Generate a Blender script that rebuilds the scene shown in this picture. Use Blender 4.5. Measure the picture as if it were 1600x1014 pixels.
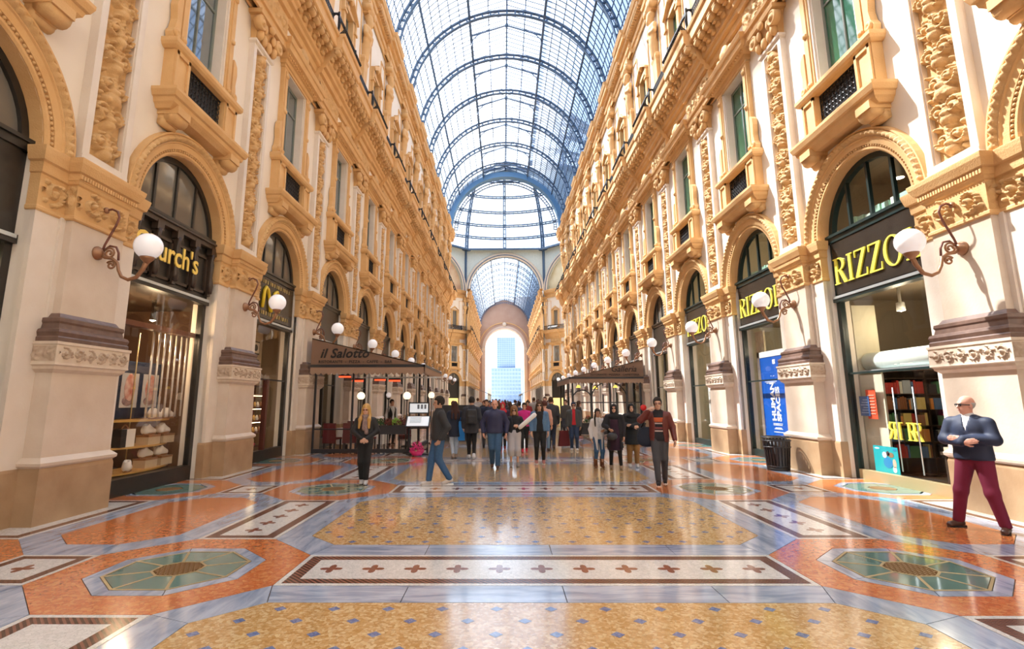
import bpy, math, random
import numpy as np
from math import sin, cos, pi, sqrt, atan2, radians, acos
from mathutils import Matrix, Vector
random.seed(7)
for o in list(bpy.data.objects):
    bpy.data.objects.remove(o)
SC = bpy.context.scene
COL = SC.collection

# ------------------------------------------------------------------ camera
F, PITCH, YAW, ROLL, CX, PX, PY, EYE = 821.06, .173, -.0103, -.0029, -.377, 777.6, 483.2, 1.66
fw = Vector((sin(YAW)*cos(PITCH), cos(YAW)*cos(PITCH), sin(PITCH)))
r0 = Vector((cos(YAW), -sin(YAW), 0)); u0 = r0.cross(fw)
rt = r0*cos(ROLL) + u0*sin(ROLL); up = -r0*sin(ROLL) + u0*cos(ROLL)
cd = bpy.data.cameras.new('camera'); cam = bpy.data.objects.new('camera', cd); COL.objects.link(cam)
cam.matrix_world = Matrix(((rt.x, up.x, -fw.x, CX), (rt.y, up.y, -fw.y, 0), (rt.z, up.z, -fw.z, EYE), (0, 0, 0, 1)))
cd.sensor_fit = 'HORIZONTAL'; cd.sensor_width = 36; cd.lens = F/1600*36
cd.shift_x = (800-PX)/1600; cd.shift_y = -(507-PY)/1600
cd.clip_end = 2000; cd.clip_start = .05
SC.camera = cam

# ------------------------------------------------------------------ sky, sun, exposure
SUN_DIR = Vector((1, -.8, -1.8)).normalized()
wd = bpy.data.worlds.new('sky'); SC.world = wd; wd.use_nodes = True
nt = wd.node_tree; nt.nodes.clear()
sky = nt.nodes.new('ShaderNodeTexSky'); sky.sky_type = 'NISHITA'; sky.sun_disc = False
sky.sun_elevation = math.asin(-SUN_DIR.z); sky.sun_rotation = atan2(-SUN_DIR.x, -SUN_DIR.y)
sky.air_density = 1.0; sky.dust_density = 2.5; sky.ozone_density = 1.2
bg = nt.nodes.new('ShaderNodeBackground'); bg.inputs[1].default_value = .40
wo = nt.nodes.new('ShaderNodeOutputWorld')
nt.links.new(sky.outputs[0], bg.inputs[0]); nt.links.new(bg.outputs[0], wo.inputs[0])
sl = bpy.data.lights.new('sun', 'SUN'); sl.energy = 23.0; sl.angle = .03; sl.color = (1, .95, .87)
so = bpy.data.objects.new('sun', sl); COL.objects.link(so); so.location = (-30, 40, 60)
so.rotation_euler = SUN_DIR.to_track_quat('-Z', 'Y').to_euler()
SC.view_settings.view_transform = 'Standard'; SC.view_settings.look = 'None'
SC.view_settings.gamma = 1; SC.view_settings.use_curve_mapping = False
SC.view_settings.exposure = .18

# ------------------------------------------------------------------ materials
MATS = {}
def mat(name, col, rough=.6, metal=0, spec=.5, noise=None, bump=None, coat=0, emit=None, alpha=None):
    """noise=(scale, second colour, contrast 0..1); bump=(scale, strength)"""
    if name in MATS: return MATS[name]
    m = bpy.data.materials.new(name); m.use_nodes = True
    n = m.node_tree.nodes; l = m.node_tree.links; b = n['Principled BSDF']
    b.inputs['Base Color'].default_value = (*col, 1); b.inputs['Roughness'].default_value = rough
    b.inputs['Metallic'].default_value = metal; b.inputs['Specular IOR Level'].default_value = spec
    if coat: b.inputs['Coat Weight'].default_value = coat; b.inputs['Coat Roughness'].default_value = .08
    tc = n.new('ShaderNodeTexCoord')
    if noise:
        t = n.new('ShaderNodeTexNoise'); t.inputs['Scale'].default_value = noise[0]; t.inputs['Detail'].default_value = 6
        r = n.new('ShaderNodeValToRGB'); r.color_ramp.elements[0].color = (*col, 1); r.color_ramp.elements[1].color = (*noise[1], 1)
        w = .5*(1-noise[2]); r.color_ramp.elements[0].position = .5-w; r.color_ramp.elements[1].position = min(.999, .5+w)
        l.new(tc.outputs['Object'], t.inputs['Vector']); l.new(t.outputs['Fac'], r.inputs[0]); l.new(r.outputs[0], b.inputs['Base Color'])
    if bump:
        t = n.new('ShaderNodeTexNoise'); t.inputs['Scale'].default_value = bump[0]; t.inputs['Detail'].default_value = 5
        bp = n.new('ShaderNodeBump'); bp.inputs['Strength'].default_value = bump[1]; bp.inputs['Distance'].default_value = .03
        l.new(tc.outputs['Object'], t.inputs['Vector']); l.new(t.outputs['Fac'], bp.inputs['Height']); l.new(bp.outputs[0], b.inputs['Normal'])
    if emit:
        b.inputs['Emission Color'].default_value = (*emit[0], 1); b.inputs['Emission Strength'].default_value = emit[1]
    MATS[name] = m
    return m
def mosaic(name, c1, c2, c3, scale, rough=.2, coat=.7):
    m = bpy.data.materials.new(name); m.use_nodes = True
    n = m.node_tree.nodes; l = m.node_tree.links; b = n['Principled BSDF']
    tc = n.new('ShaderNodeTexCoord'); v = n.new('ShaderNodeTexVoronoi'); v.inputs['Scale'].default_value = scale
    l.new(tc.outputs['Object'], v.inputs['Vector'])
    sp = n.new('ShaderNodeSeparateColor'); l.new(v.outputs['Color'], sp.inputs[0])
    r = n.new('ShaderNodeValToRGB'); e = r.color_ramp.elements
    e[0].color = (*c1, 1); e[1].color = (*c3, 1); e.new(.5).color = (*c2, 1)
    l.new(sp.outputs[0], r.inputs[0])
    v2 = n.new('ShaderNodeTexVoronoi'); v2.feature = 'DISTANCE_TO_EDGE'; v2.inputs['Scale'].default_value = scale
    l.new(tc.outputs['Object'], v2.inputs['Vector'])
    mr = n.new('ShaderNodeMapRange'); mr.inputs[1].default_value = .0; mr.inputs[2].default_value = .07; mr.inputs[3].default_value = .72; mr.inputs[4].default_value = 1
    l.new(v2.outputs['Distance'], mr.inputs[0])
    mx = n.new('ShaderNodeMix'); mx.data_type = 'RGBA'; mx.blend_type = 'MULTIPLY'; mx.inputs[0].default_value = 1
    l.new(r.outputs[0], mx.inputs[6]); l.new(mr.outputs[0], mx.inputs[7]); l.new(mx.outputs[2], b.inputs['Base Color'])
    t = n.new('ShaderNodeTexNoise'); t.inputs['Scale'].default_value = 1.3; t.inputs['Detail'].default_value = 4
    l.new(tc.outputs['Object'], t.inputs['Vector'])
    m2 = n.new('ShaderNodeMapRange'); m2.inputs[3].default_value = rough*.7; m2.inputs[4].default_value = rough*1.35
    l.new(t.outputs['Fac'], m2.inputs[0]); l.new(m2.outputs[0], b.inputs['Roughness'])
    b.inputs['Coat Weight'].default_value = coat; b.inputs['Coat Roughness'].default_value = .09; b.inputs['Coat IOR'].default_value = 1.55
    MATS[name] = m
    return m
def marble(name, c1, c2, rough=.14, scale=1.6, stretch=(1, 5, 5), coat=.7):
    m = bpy.data.materials.new(name); m.use_nodes = True
    n = m.node_tree.nodes; l = m.node_tree.links; b = n['Principled BSDF']
    tc = n.new('ShaderNodeTexCoord'); mp = n.new('ShaderNodeMapping'); mp.inputs['Scale'].default_value = stretch
    mp.inputs['Rotation'].default_value = (0, 0, .12)
    t = n.new('ShaderNodeTexNoise'); t.inputs['Scale'].default_value = scale; t.inputs['Detail'].default_value = 9; t.inputs['Roughness'].default_value = .62; t.inputs['Distortion'].default_value = .6
    r = n.new('ShaderNodeValToRGB'); r.color_ramp.elements[0].color = (*c2, 1); r.color_ramp.elements[1].color = (*c1, 1)
    r.color_ramp.elements[0].position = .36; r.color_ramp.elements[1].position = .6
    l.new(tc.outputs['Object'], mp.inputs[0]); l.new(mp.outputs[0], t.inputs['Vector']); l.new(t.outputs['Fac'], r.inputs[0]); l.new(r.outputs[0], b.inputs['Base Color'])
    b.inputs['Roughness'].default_value = rough
    b.inputs['Coat Weight'].default_value = coat; b.inputs['Coat Roughness'].default_value = .09; b.inputs['Coat IOR'].default_value = 1.55
    MATS[name] = m
    return m
def stripes(name, c1, c2, scale):
    m = bpy.data.materials.new(name); m.use_nodes = True
    n = m.node_tree.nodes; l = m.node_tree.links; b = n['Principled BSDF']
    tc = n.new('ShaderNodeTexCoord'); w = n.new('ShaderNodeTexWave'); w.wave_type = 'BANDS'; w.bands_direction = 'DIAGONAL'
    w.inputs['Scale'].default_value = scale
    r = n.new('ShaderNodeValToRGB'); r.color_ramp.elements[0].color = (*c1, 1); r.color_ramp.elements[1].color = (*c2, 1)
    r.color_ramp.elements[0].position = .4; r.color_ramp.elements[1].position = .6
    l.new(tc.outputs['Object'], w.inputs['Vector']); l.new(w.outputs['Fac'], r.inputs[0]); l.new(r.outputs[0], b.inputs['Base Color'])
    b.inputs['Roughness'].default_value = .18
    MATS[name] = m
    return m
def clear_glass(name, tint=(1, 1, 1), gloss=.9, trans=1.0, rough=.0):
    """thin sheet glass: transparent with a Fresnel reflection"""
    m = bpy.data.materials.new(name); m.use_nodes = True
    n = m.node_tree.nodes; l = m.node_tree.links; n.remove(n['Principled BSDF']); out = n['Material Output']
    tr = n.new('ShaderNodeBsdfTransparent'); tr.inputs[0].default_value = (*[c*trans for c in tint], 1)
    gl = n.new('ShaderNodeBsdfGlossy'); gl.inputs[0].default_value = (gloss, gloss, gloss, 1); gl.inputs['Roughness'].default_value = rough
    fr = n.new('ShaderNodeFresnel'); fr.inputs[0].default_value = 1.45
    ge = n.new('ShaderNodeNewGeometry'); sb_ = n.new('ShaderNodeMath'); sb_.operation = 'SUBTRACT'; sb_.inputs[0].default_value = 1
    mu = n.new('ShaderNodeMath'); mu.operation = 'MULTIPLY'; l.new(ge.outputs['Backfacing'], sb_.inputs[1]); l.new(sb_.outputs[0], mu.inputs[0]); l.new(fr.outputs[0], mu.inputs[1])
    mx = n.new('ShaderNodeMixShader'); l.new(mu.outputs[0], mx.inputs[0]); l.new(tr.outputs[0], mx.inputs[1]); l.new(gl.outputs[0], mx.inputs[2])
    l.new(mx.outputs[0], out.inputs[0]); MATS[name] = m
    return m
def roof_glass(name, tint, milk):
    """dusty roof glass: mostly clear, a little milky so that sun glows in it"""
    m = bpy.data.materials.new(name); m.use_nodes = True
    n = m.node_tree.nodes; l = m.node_tree.links; n.remove(n['Principled BSDF']); out = n['Material Output']
    tr = n.new('ShaderNodeBsdfTransparent'); tr.inputs[0].default_value = (*tint, 1)
    tl = n.new('ShaderNodeBsdfTranslucent'); tl.inputs[0].default_value = (.9, .95, 1, 1)
    mx = n.new('ShaderNodeMixShader'); mx.inputs[0].default_value = milk
    l.new(tr.outputs[0], mx.inputs[1]); l.new(tl.outputs[0], mx.inputs[2]); l.new(mx.outputs[0], out.inputs[0]); MATS[name] = m
    return m

OCHRE = mat('ochre stucco', (.62, .35, .135), .75, noise=(2.2, (.75, .48, .22), .3), bump=(40, .25))
OCHRE2 = mat('carved ochre stucco', (.56, .32, .12), .75, noise=(6, (.76, .50, .24), .2), bump=(60, .4))
CREAM = mat('cream plaster', (.80, .71, .59), .8, noise=(1.1, (.86, .78, .68), .2))
PALE = mat('pale pilaster marble', (.70, .60, .50), .45, noise=(2.5, (.80, .72, .63), .3), bump=(30, .08))
SHAFT = mat('cream marble shaft', (.56, .43, .32), .4, noise=(1.7, (.74, .64, .53), .25), bump=(25, .06))
PLINTH = mat('brown veined plinth marble', (.30, .17, .085), .42, noise=(2.3, (.50, .34, .20), .2), bump=(18, .1))
TORUS = mat('dark porphyry base', (.10, .055, .04), .4, noise=(9, (.2, .12, .09), .3))
CARVED = mat('carved pale limestone', (.62, .50, .38), .6, noise=(8, (.74, .64, .52), .3))
BLACKWOOD = mat('black painted wood', (.013, .011, .010), .35, noise=(7, (.03, .025, .02), .3))
DARKGREEN = mat('dark green painted metal', (.008, .022, .022), .35)
SIGNBLACK = mat('black sign board', (.014, .011, .010), .25, noise=(3, (.035, .028, .022), .2))
GOLD = mat('gilt lettering', (.95, .72, .18), .3, metal=.55)
GOLD2 = mat('yellow gilt', (.95, .85, .12), .35, metal=.2)
IRON = mat('black wrought iron', (.015, .015, .018), .45)
IRONRED = mat('rust red iron', (.22, .06, .035), .5, noise=(20, (.12, .05, .035), .2))
BRONZE = mat('bronze fitting', (.33, .17, .09), .4, metal=.5)
STEEL = mat('blue painted roof iron', (.06, .11, .19), .5)
STEEL2 = mat('light blue painted iron', (.12, .26, .44), .45)
OPAL = mat('white opal globe', (.92, .91, .93), .25, coat=.5, emit=((.95, .95, 1), .22))
WINGLASS = mat('reflective window glass', (.10, .13, .14), .03, spec=1.0)
WINGLASS.node_tree.nodes['Principled BSDF'].inputs['IOR'].default_value = 2.1
WINGLASS_G = mat('green tinted window glass', (.03, .12, .06), .04, spec=.9)
LUNETTE = mat('grey lunette glass', (.16, .15, .13), .06, spec=1.0)
SHOPGLASS = clear_glass('shop window glass')
FLOORGLASS = mat('green floor glass', (.10, .20, .17), .08, spec=.8, noise=(1.4, (.17, .30, .26), .2), coat=.3)
ROOFGLASS = roof_glass('dusty roof glass', (.93, .96, .99), .16)
BRASS = mat('brass bar', (.50, .40, .22), .4, metal=.5)
GRATE = mat('bronze grate', (.30, .17, .07), .4, metal=.5)
DARKHOLE = mat('dark void', (.01, .008, .006), .8)
TAN = mosaic('golden mosaic', (.48, .25, .07), (.64, .39, .15), (.78, .57, .30), 38)
WHITEMOS = mosaic('white mosaic', (.72, .72, .68), (.80, .79, .75), (.86, .85, .81), 30)
ORANGE = mosaic('orange terrazzo', (.56, .12, .03), (.70, .20, .055), (.78, .30, .10), 30)
BLUEM = marble('blue grey marble', (.50, .58, .72), (.22, .29, .43))
BLUEM2 = marble('blue grey marble lengthwise', (.48, .56, .70), (.22, .29, .42), stretch=(5, 1, 5))
BROWNB = stripes('brown striped mosaic', (.06, .022, .016), (.22, .09, .06), 11)
REDCROSS = mosaic('dark red mosaic', (.16, .03, .02), (.24, .05, .03), (.30, .08, .05), 60)
BLUELOZ = mosaic('blue mosaic', (.08, .13, .32), (.13, .20, .42), (.2, .28, .5), 60)

# ------------------------------------------------------------------ object helpers
def tag(o, label=None, cat=None, group=None, kind=None):
    if label: o['label'] = label
    if cat: o['category'] = cat
    if group: o['group'] = group
    if kind: o['kind'] = kind
    return o
def empty(name, loc=(0, 0, 0), rz=0, label=None, cat=None, group=None, kind=None, parent=None):
    o = bpy.data.objects.new(name, None); COL.objects.link(o); o.location = loc; o.rotation_euler = (0, 0, rz)
    o.empty_display_size = .1
    if parent: o.parent = parent
    return tag(o, label, cat, group, kind)
def put(name, me, parent=None, loc=(0, 0, 0), rz=0, rot=None, scale=None):
    o = bpy.data.objects.new(name, me); COL.objects.link(o); o.location = loc
    o.rotation_euler = rot if rot else (0, 0, rz)
    if scale: o.scale = scale
    if parent: o.parent = parent
    return o
class MB:
    def __init__(s): s.v = []; s.f = []; s.sm = []
    def add(s, vs, fs, smooth=False):
        k = len(s.v); s.v += [tuple(p) for p in vs]; s.f += [tuple(i+k for i in f) for f in fs]; s.sm += [smooth]*len(fs); return s
    def box(s, x0, x1, y0, y1, z0, z1):
        if x0 > x1: x0, x1 = x1, x0
        if y0 > y1: y0, y1 = y1, y0
        v = [(x, y, z) for z in (z0, z1) for y in (y0, y1) for x in (x0, x1)]
        return s.add(v, [(0, 2, 3, 1), (4, 5, 7, 6), (0, 1, 5, 4), (2, 6, 7, 3), (0, 4, 6, 2), (1, 3, 7, 5)])
    def obox(s, c, ax, ay, az):
        c, ax, ay, az = map(Vector, (c, ax, ay, az))
        v = [c+ax*i+ay*j+az*k for k in (-1, 1) for j in (-1, 1) for i in (-1, 1)]
        return s.add(v, [(0, 2, 3, 1), (4, 5, 7, 6), (0, 1, 5, 4), (2, 6, 7, 3), (0, 4, 6, 2), (1, 3, 7, 5)])
    def prism(s, poly, z0, z1, top_only=False):
        n = len(poly); v = [(x, y, z0) for x, y in poly]+[(x, y, z1) for x, y in poly]
        f = [tuple(range(n, 2*n))]+[(i, (i+1) % n, n+(i+1) % n, n+i) for i in range(n)]
        if not top_only: f.append(tuple(range(n-1, -1, -1)))
        return s.add(v, f)
    def ring(s, po, pi_, z0, z1):
        n = len(po); v = [(x, y, z1) for x, y in po]+[(x, y, z1) for x, y in pi_]+[(x, y, z0) for x, y in po]+[(x, y, z0) for x, y in pi_]
        f = []
        for i in range(n):
            j = (i+1) % n
            f += [(i, j, n+j, n+i), (i, 2*n+i, 2*n+j, j), (n+i, n+j, 3*n+j, 3*n+i)]
        return s.add(v, f)
    def loft(s, lv, smooth=False, caps=True):
        """rectangular block against the wall: levels (z, half_u, d); d grows towards -x; back at x=+.1"""
        v = []
        for z, h, d in lv: v += [(.1, -h, z), (-d, -h, z), (-d, h, z), (.1, h, z)]
        f = []
        for i in range(len(lv)-1):
            a = 4*i; b = a+4
            f += [(a, a+1, b+1, b), (a+1, a+2, b+2, b+1), (a+2, a+3, b+3, b+2)]
        if caps: n = len(lv)*4; f += [(3, 2, 1, 0), (n-4, n-3, n-2, n-1)]
        return s.add(v, f, smooth)
    def tube(s, pts, r, n=8, smooth=True, cap=True):
        pts = [Vector(p) for p in pts]; rr = r if isinstance(r, (list, tuple)) else [r]*len(pts)
        v = []; f = []; nrm = None
        for i, p in enumerate(pts):
            t = (pts[min(i+1, len(pts)-1)]-pts[max(i-1, 0)]).normalized()
            if nrm is None:
                nrm = t.orthogonal().normalized()
            nrm = (nrm-t*nrm.dot(t)).normalized(); b = t.cross(nrm)
            for k in range(n):
                a = 2*pi*k/n; v.append(p+(nrm*cos(a)+b*sin(a))*rr[i])
        for i in range(len(pts)-1):
            for k in range(n): f.append((i*n+k, i*n+(k+1) % n, (i+1)*n+(k+1) % n, (i+1)*n+k))
        if cap: f.append(tuple(range(n-1, -1, -1))); m = (len(pts)-1)*n; f.append(tuple(range(m, m+n)))
        return s.add(v, f, smooth)
    def lathe(s, prof, c=(0, 0, 0), n=16, smooth=True, axis='z'):
        v = []; f = []
        for r, h in prof:
            for k in range(n):
                a = 2*pi*k/n; p = (r*cos(a), r*sin(a), h)
                if axis == 'x': p = (h, p[0], p[1])
                if axis == 'y': p = (p[0], h, p[1])
                v.append((p[0]+c[0], p[1]+c[1], p[2]+c[2]))
        for i in range(len(prof)-1):
            for k in range(n): f.append((i*n+k, i*n+(k+1) % n, (i+1)*n+(k+1) % n, (i+1)*n+k))
        f.append(tuple(range(n-1, -1, -1))); m = (len(prof)-1)*n; f.append(tuple(range(m, m+n)))
        return s.add(v, f, smooth)
    def sphere(s, c, r, n=12, m=8, sc=(1, 1, 1)):
        v = [(c[0], c[1], c[2]-r*sc[2])]; f = []
        for i in range(1, m):
            a = -pi/2+pi*i/m
            for k in range(n): b = 2*pi*k/n; v.append((c[0]+r*sc[0]*cos(a)*cos(b), c[1]+r*sc[1]*cos(a)*sin(b), c[2]+r*sc[2]*sin(a)))
        v.append((c[0], c[1], c[2]+r*sc[2])); L = len(v)-1
        for k in range(n):
            f.append((0, 1+(k+1) % n, 1+k)); f.append((L, 1+(m-2)*n+k, 1+(m-2)*n+(k+1) % n))
        for i in range(m-2):
            for k in range(n): f.append((1+i*n+k, 1+i*n+(k+1) % n, 1+(i+1)*n+(k+1) % n, 1+(i+1)*n+k))
        return s.add(v, f, True)
    def arcsweep(s, prof, zc, a0=0, a1=pi, n=24, mod=None, smooth=False, close=False):
        """profile points (r, d) swept on an arch in the u-z plane round (0, zc)"""
        m = len(prof); v = []; f = []
        for i in range(n+1):
            a = a0+(a1-a0)*i/n
            for j, (r, d) in enumerate(prof):
                if mod: r, d = mod(i, j, r, d)
                v.append((-d, r*cos(a), zc+r*sin(a)))
        for i in range(n):
            for j in range(m-1): f.append((i*m+j, i*m+j+1, (i+1)*m+j+1, (i+1)*m+j))
            if close: f.append((i*m+m-1, i*m, (i+1)*m, (i+1)*m+m-1))
        return s.add(v, f, smooth)
    def grid(s, P, smooth=True):
        """P[i][j] points"""
        a = len(P); b = len(P[0]); v = [p for r in P for p in r]
        return s.add(v, [(i*b+j, (i+1)*b+j, (i+1)*b+j+1, i*b+j+1) for i in range(a-1) for j in range(b-1)], smooth)
    def mesh(s, name, m):
        me = bpy.data.meshes.new(name); me.from_pydata(s.v, [], s.f); me.materials.append(m)
        me.polygons.foreach_set('use_smooth', s.sm); me.update(); return me
    def obj(s, name, m, parent=None, loc=(0, 0, 0), rz=0, **k): return put(name, s.mesh(name, m), parent, loc, rz, **k)
def instances(name, mes, parent, locs, rz=0):
    return [put(name, mes, parent, p, rz) for p in locs]
def text(name, body, size, m, parent, loc, rot, extrude=.006, offset=0, shear=0, space=1, align='CENTER', sx=1):
    c = bpy.data.curves.new(name, 'FONT'); c.body = body; c.size = size; c.extrude = extrude; c.offset = offset; c.shear = shear
    c.space_character = space; c.align_x = align; c.resolution_u = 3
    c.materials.append(m); t = bpy.data.objects.new('tmp', c); COL.objects.link(t)
    dg = bpy.context.evaluated_depsgraph_get(); me = bpy.data.meshes.new_from_object(t.evaluated_get(dg)); bpy.data.objects.remove(t)
    me.name = name
    o = put(name, me, parent, loc, rot=rot); o.scale = (sx, 1, 1); return o
def relief(U, V, blobs, base=0.0):
    """height field from domes (u, v, radius, height)"""
    h = np.full(U.shape, base)
    for (a, b, r, A) in blobs:
        q = 1-((U-a)**2+(V-b)**2)/(r*r)
        h = np.maximum(h, np.where(q > 0, A*np.sqrt(np.maximum(q, 0)), base))
    return h
def spiral(cx, cy, R, turns, sgn, a0, r, A, n=26):
    out = []
    for i in range(n):
        t = i/(n-1); a = a0+sgn*turns*2*pi*t; q = R*(1-.82*t)
        out.append((cx+q*cos(a), cy+q*sin(a), r*(1-.35*t), A))
    out.append((cx, cy, r*1.5, A*1.25))
    return out
# ================================================================== FLOOR
B = 4.9; Y0 = 8.1                      # bay length, first pier
ROW0 = 10.55                           # rows of roundels line up with the arches
XW = 7.1                               # wall plane
fb = MB(); fb.box(-7.45, 7.45, -14, 62.2, -.16, -.03)
floor = fb.obj('floor', mat('dark mosaic joint', (.16, .12, .09), .5)); tag(floor, 'polished mosaic and marble floor of the arcade', 'floor', kind='structure')
OX = 3.665; A8 = 1.16; S8 = .485; LX2 = 6.855
CLIP = 7.34
def clip(poly, c=CLIP):
    out = []
    for i in range(len(poly)):
        a = poly[i]; b = poly[(i+1) % len(poly)]
        if a[0] <= c: out.append(a)
        if (a[0] <= c) != (b[0] <= c):
            t = (c-a[0])/(b[0]-a[0]); out.append((c, a[1]+t*(b[1]-a[1])))
    return out
def inset(poly, g=.004):
    cx = sum(p[0] for p in poly)/len(poly); cy = sum(p[1] for p in poly)/len(poly)
    n = len(poly); out = []
    for i in range(n):
        p0 = Vector(poly[i-1]); p = Vector(poly[i]); p1 = Vector(poly[(i+1) % n])
        e0 = (p-p0).normalized(); e1 = (p1-p).normalized()
        n0 = Vector((-e0.y, e0.x)); n1 = Vector((-e1.y, e1.x))
        if n0.dot(Vector((cx, cy))-p) < 0: n0 = -n0
        if n1.dot(Vector((cx, cy))-p) < 0: n1 = -n1
        m = n0+n1; k = g*2/max(m.length_squared, .3)
        out.append((p.x+m.x*k, p.y+m.y*k))
    return out
def piece(poly, name, m, z1=0.0, g=.004):
    if len(poly) < 3: return None
    # counter-clockwise
    ar = sum(poly[i][0]*poly[(i+1) % len(poly)][1]-poly[(i+1) % len(poly)][0]*poly[i][1] for i in range(len(poly)))
    if ar < 0: poly = poly[::-1]
    mb = MB(); mb.prism(inset(poly, g), -.03, z1, top_only=True); return mb.mesh(name, m)
def octo(cx, cy, a, s): return [(cx+a, cy-s), (cx+a, cy+s), (cx+s, cy+a), (cx-s, cy+a), (cx-a, cy+s), (cx-a, cy-s), (cx-s, cy-a), (cx+s, cy-a)]
def rect(x0, x1, y0, y1): return [(x0, y0), (x1, y0), (x1, y1), (x0, y1)]
def mx(poly): return [(-x, y) for x, y in poly][::-1]
def my(poly): return [(x, B-y) for x, y in poly][::-1]
# a marble/tan cell: list of (name, mesh) placed per row
CELL = []
ch = .42; tx = 2.79; ty0 = .9; ty1 = 4.0
tanp = [(-tx+ch, ty0), (tx-ch, ty0), (tx, ty0+ch), (tx, ty1-ch), (tx-ch, ty1), (-tx+ch, ty1), (-tx, ty1-ch), (-tx, ty0+ch)]
bandA = [(-1.25-1.255, S8), (-1.25, S8), (-1.25, ty0), (-tx+ch, ty0)]
bandB = [(-1.25, S8), (.15, S8), (.15, ty0), (-1.25, ty0)]
bandC = [(.15, S8), (1.5, S8), (1.5, ty0), (.15, ty0)]
bandD = [(1.5, S8), (2.505, S8), (tx-ch, ty0), (1.5, ty0)]
diag = [(2.505, S8), (3.18, A8), (tx, ty0+ch), (tx-ch, ty0)]
side1 = [(3.18, A8), (3.18, 2.3), (tx, 2.3), (tx, ty0+ch)]
side2 = [(3.18, 2.3), (3.18, B-A8), (tx, ty1-ch), (tx, 2.3)]
for p in (bandA, bandB, bandC, bandD, my(bandA), my(bandB), my(bandC), my(bandD)): CELL.append(('marble_slab', piece(p, 'marble_slab', BLUEM)))
for p in (diag, mx(diag), my(diag), mx(my(diag))): CELL.append(('marble_slab', piece(p, 'marble_slab', BLUEM2)))
for p in (side1, side2, mx(side1), mx(side2)): CELL.append(('marble_slab', piece(p, 'marble_slab', BLUEM2)))
# side panels between the two rows of roundels
gx0, gx1, gc = 4.5, 6.02, .45; sx0, sx1 = 4.825, 5.695
gp = [(gx0+gc, .92), (gx1-gc, .92), (gx1, .92+gc), (gx1, 3.98-gc), (gx1-gc, 3.98), (gx0+gc, 3.98), (gx0, 3.98-gc), (gx0, .92+gc)]
sb = [[(sx0, S8), (sx1, S8), (gx1-gc, .92), (gx0+gc, .92)], [(sx0, S8), (gx0+gc, .92), (gx0, .92+gc), (4.15, A8)], [(sx1, S8), (6.37, A8), (gx1, .92+gc), (gx1-gc, .92)]]
sb += [my(p) for p in sb]
sb += [[(4.15, A8), (gx0, .92+gc), (gx0, 2.6), (4.15, 2.6)], [(4.15, 2.6), (gx0, 2.6), (gx0, 3.98-gc), (4.15, B-A8)], [(6.37, A8), (6.37, B-A8), (gx1, 3.98-gc), (gx1, .92+gc)]]
for p in sb:
    for q in (p, mx(p)): CELL.append(('marble_slab', piece(q, 'marble_slab', BLUEM2)))
for q in (gp, mx(gp)): CELL.append(('terrazzo_panel', piece(q, 'terrazzo_panel', ORANGE)))
TANME = piece(tanp, 'golden_panel', TAN)
def strip(x0, x1, y0, y1, ow=.055, bw=.125):
    """white border, brown striped border, white field"""
    def ins(g): return clip(rect(x0+g, x1-g, y0+g, y1-g))
    a = MB()
    def rg(g0, g1):
        po = rect(min(x0+g0, CLIP), min(x1-g0, CLIP), y0+g0, y1-g0); pi_ = rect(x0+g1, min(x1-g1, CLIP), y0+g1, y1-g1)
        m = MB(); m.ring(po, pi_, -.03, 0); return m
    return [('white_border', rg(.004, ow).mesh('white_border', WHITEMOS)), ('striped_border', rg(ow+.003, ow+bw).mesh('striped_border', BROWNB)),
            ('mosaic_field', piece(ins(ow+bw), 'mosaic_field', WHITEMOS, g=.003))]
HSTRIP = strip(-2.505, 2.505, -S8, S8)
LSTRIP = strip(-S8, S8, A8, B-A8)
SSTRIP = strip(-.435, .435, -S8, S8, .05, .1)
WSTRIP = {1: strip(LX2-S8, LX2+S8, A8, B-A8)}
cp = [(.115*(.36+.64*abs(cos(2*a))**1.5)*cos(a), .13*(.36+.64*abs(cos(2*a))**1.5)*sin(a)) for a in [2*pi*i/24 for i in range(24)]]
CROSS = MB().prism(cp, -.01, .0012).mesh('cross_inlay', REDCROSS)
LOZ = MB().prism([(.052, 0), (0, .05), (-.052, 0), (0, -.05)], -.01, .0012).mesh('blue_lozenge', BLUELOZ)
def tag_stuff(o): o['kind'] = 'stuff'; return o
# roundel meshes
def octring(a0, s0, a1, s1, m, name): return MB().ring(octo(0, 0, a0-.004, s0), octo(0, 0, a1, s1), -.03, 0).mesh(name, m)
ORING = octring(A8, S8, .752, .312, ORANGE, 'skylight_roundel')
def slab8(a0, s0, a1, s1, m, name):
    po = octo(0, 0, a0, s0); pi_ = octo(0, 0, a1, s1)
    return [piece([po[i], po[(i+1) % 8], pi_[(i+1) % 8], pi_[i]], name, m) for i in range(8)]
MSLAB = slab8(.748, .31, .615, .255, BLUEM2, 'marble_edge')
GPANE = slab8(.585, .243, .225, .093, FLOORGLASS, 'glass_pane')
fr = MB(); fr.ring(octo(0, 0, .612, .254), octo(0, 0, .588, .244), -.03, .002); fr.ring(octo(0, 0, .235, .098), octo(0, 0, .212, .088), -.03, .003)
for p, q in zip(octo(0, 0, .6, .249), octo(0, 0, .222, .092)):
    d = (Vector(q)-Vector(p)); n = Vector((-d.y, d.x)).normalized()*.014; c = (Vector(p)+Vector(q))/2
    fr.obox((c.x, c.y, -.013), (d.x/2, d.y/2, 0), (n.x, n.y, 0), (0, 0, .0155))
OFRAME = fr.mesh('brass_frame', BRASS)
gr = MB()
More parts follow.
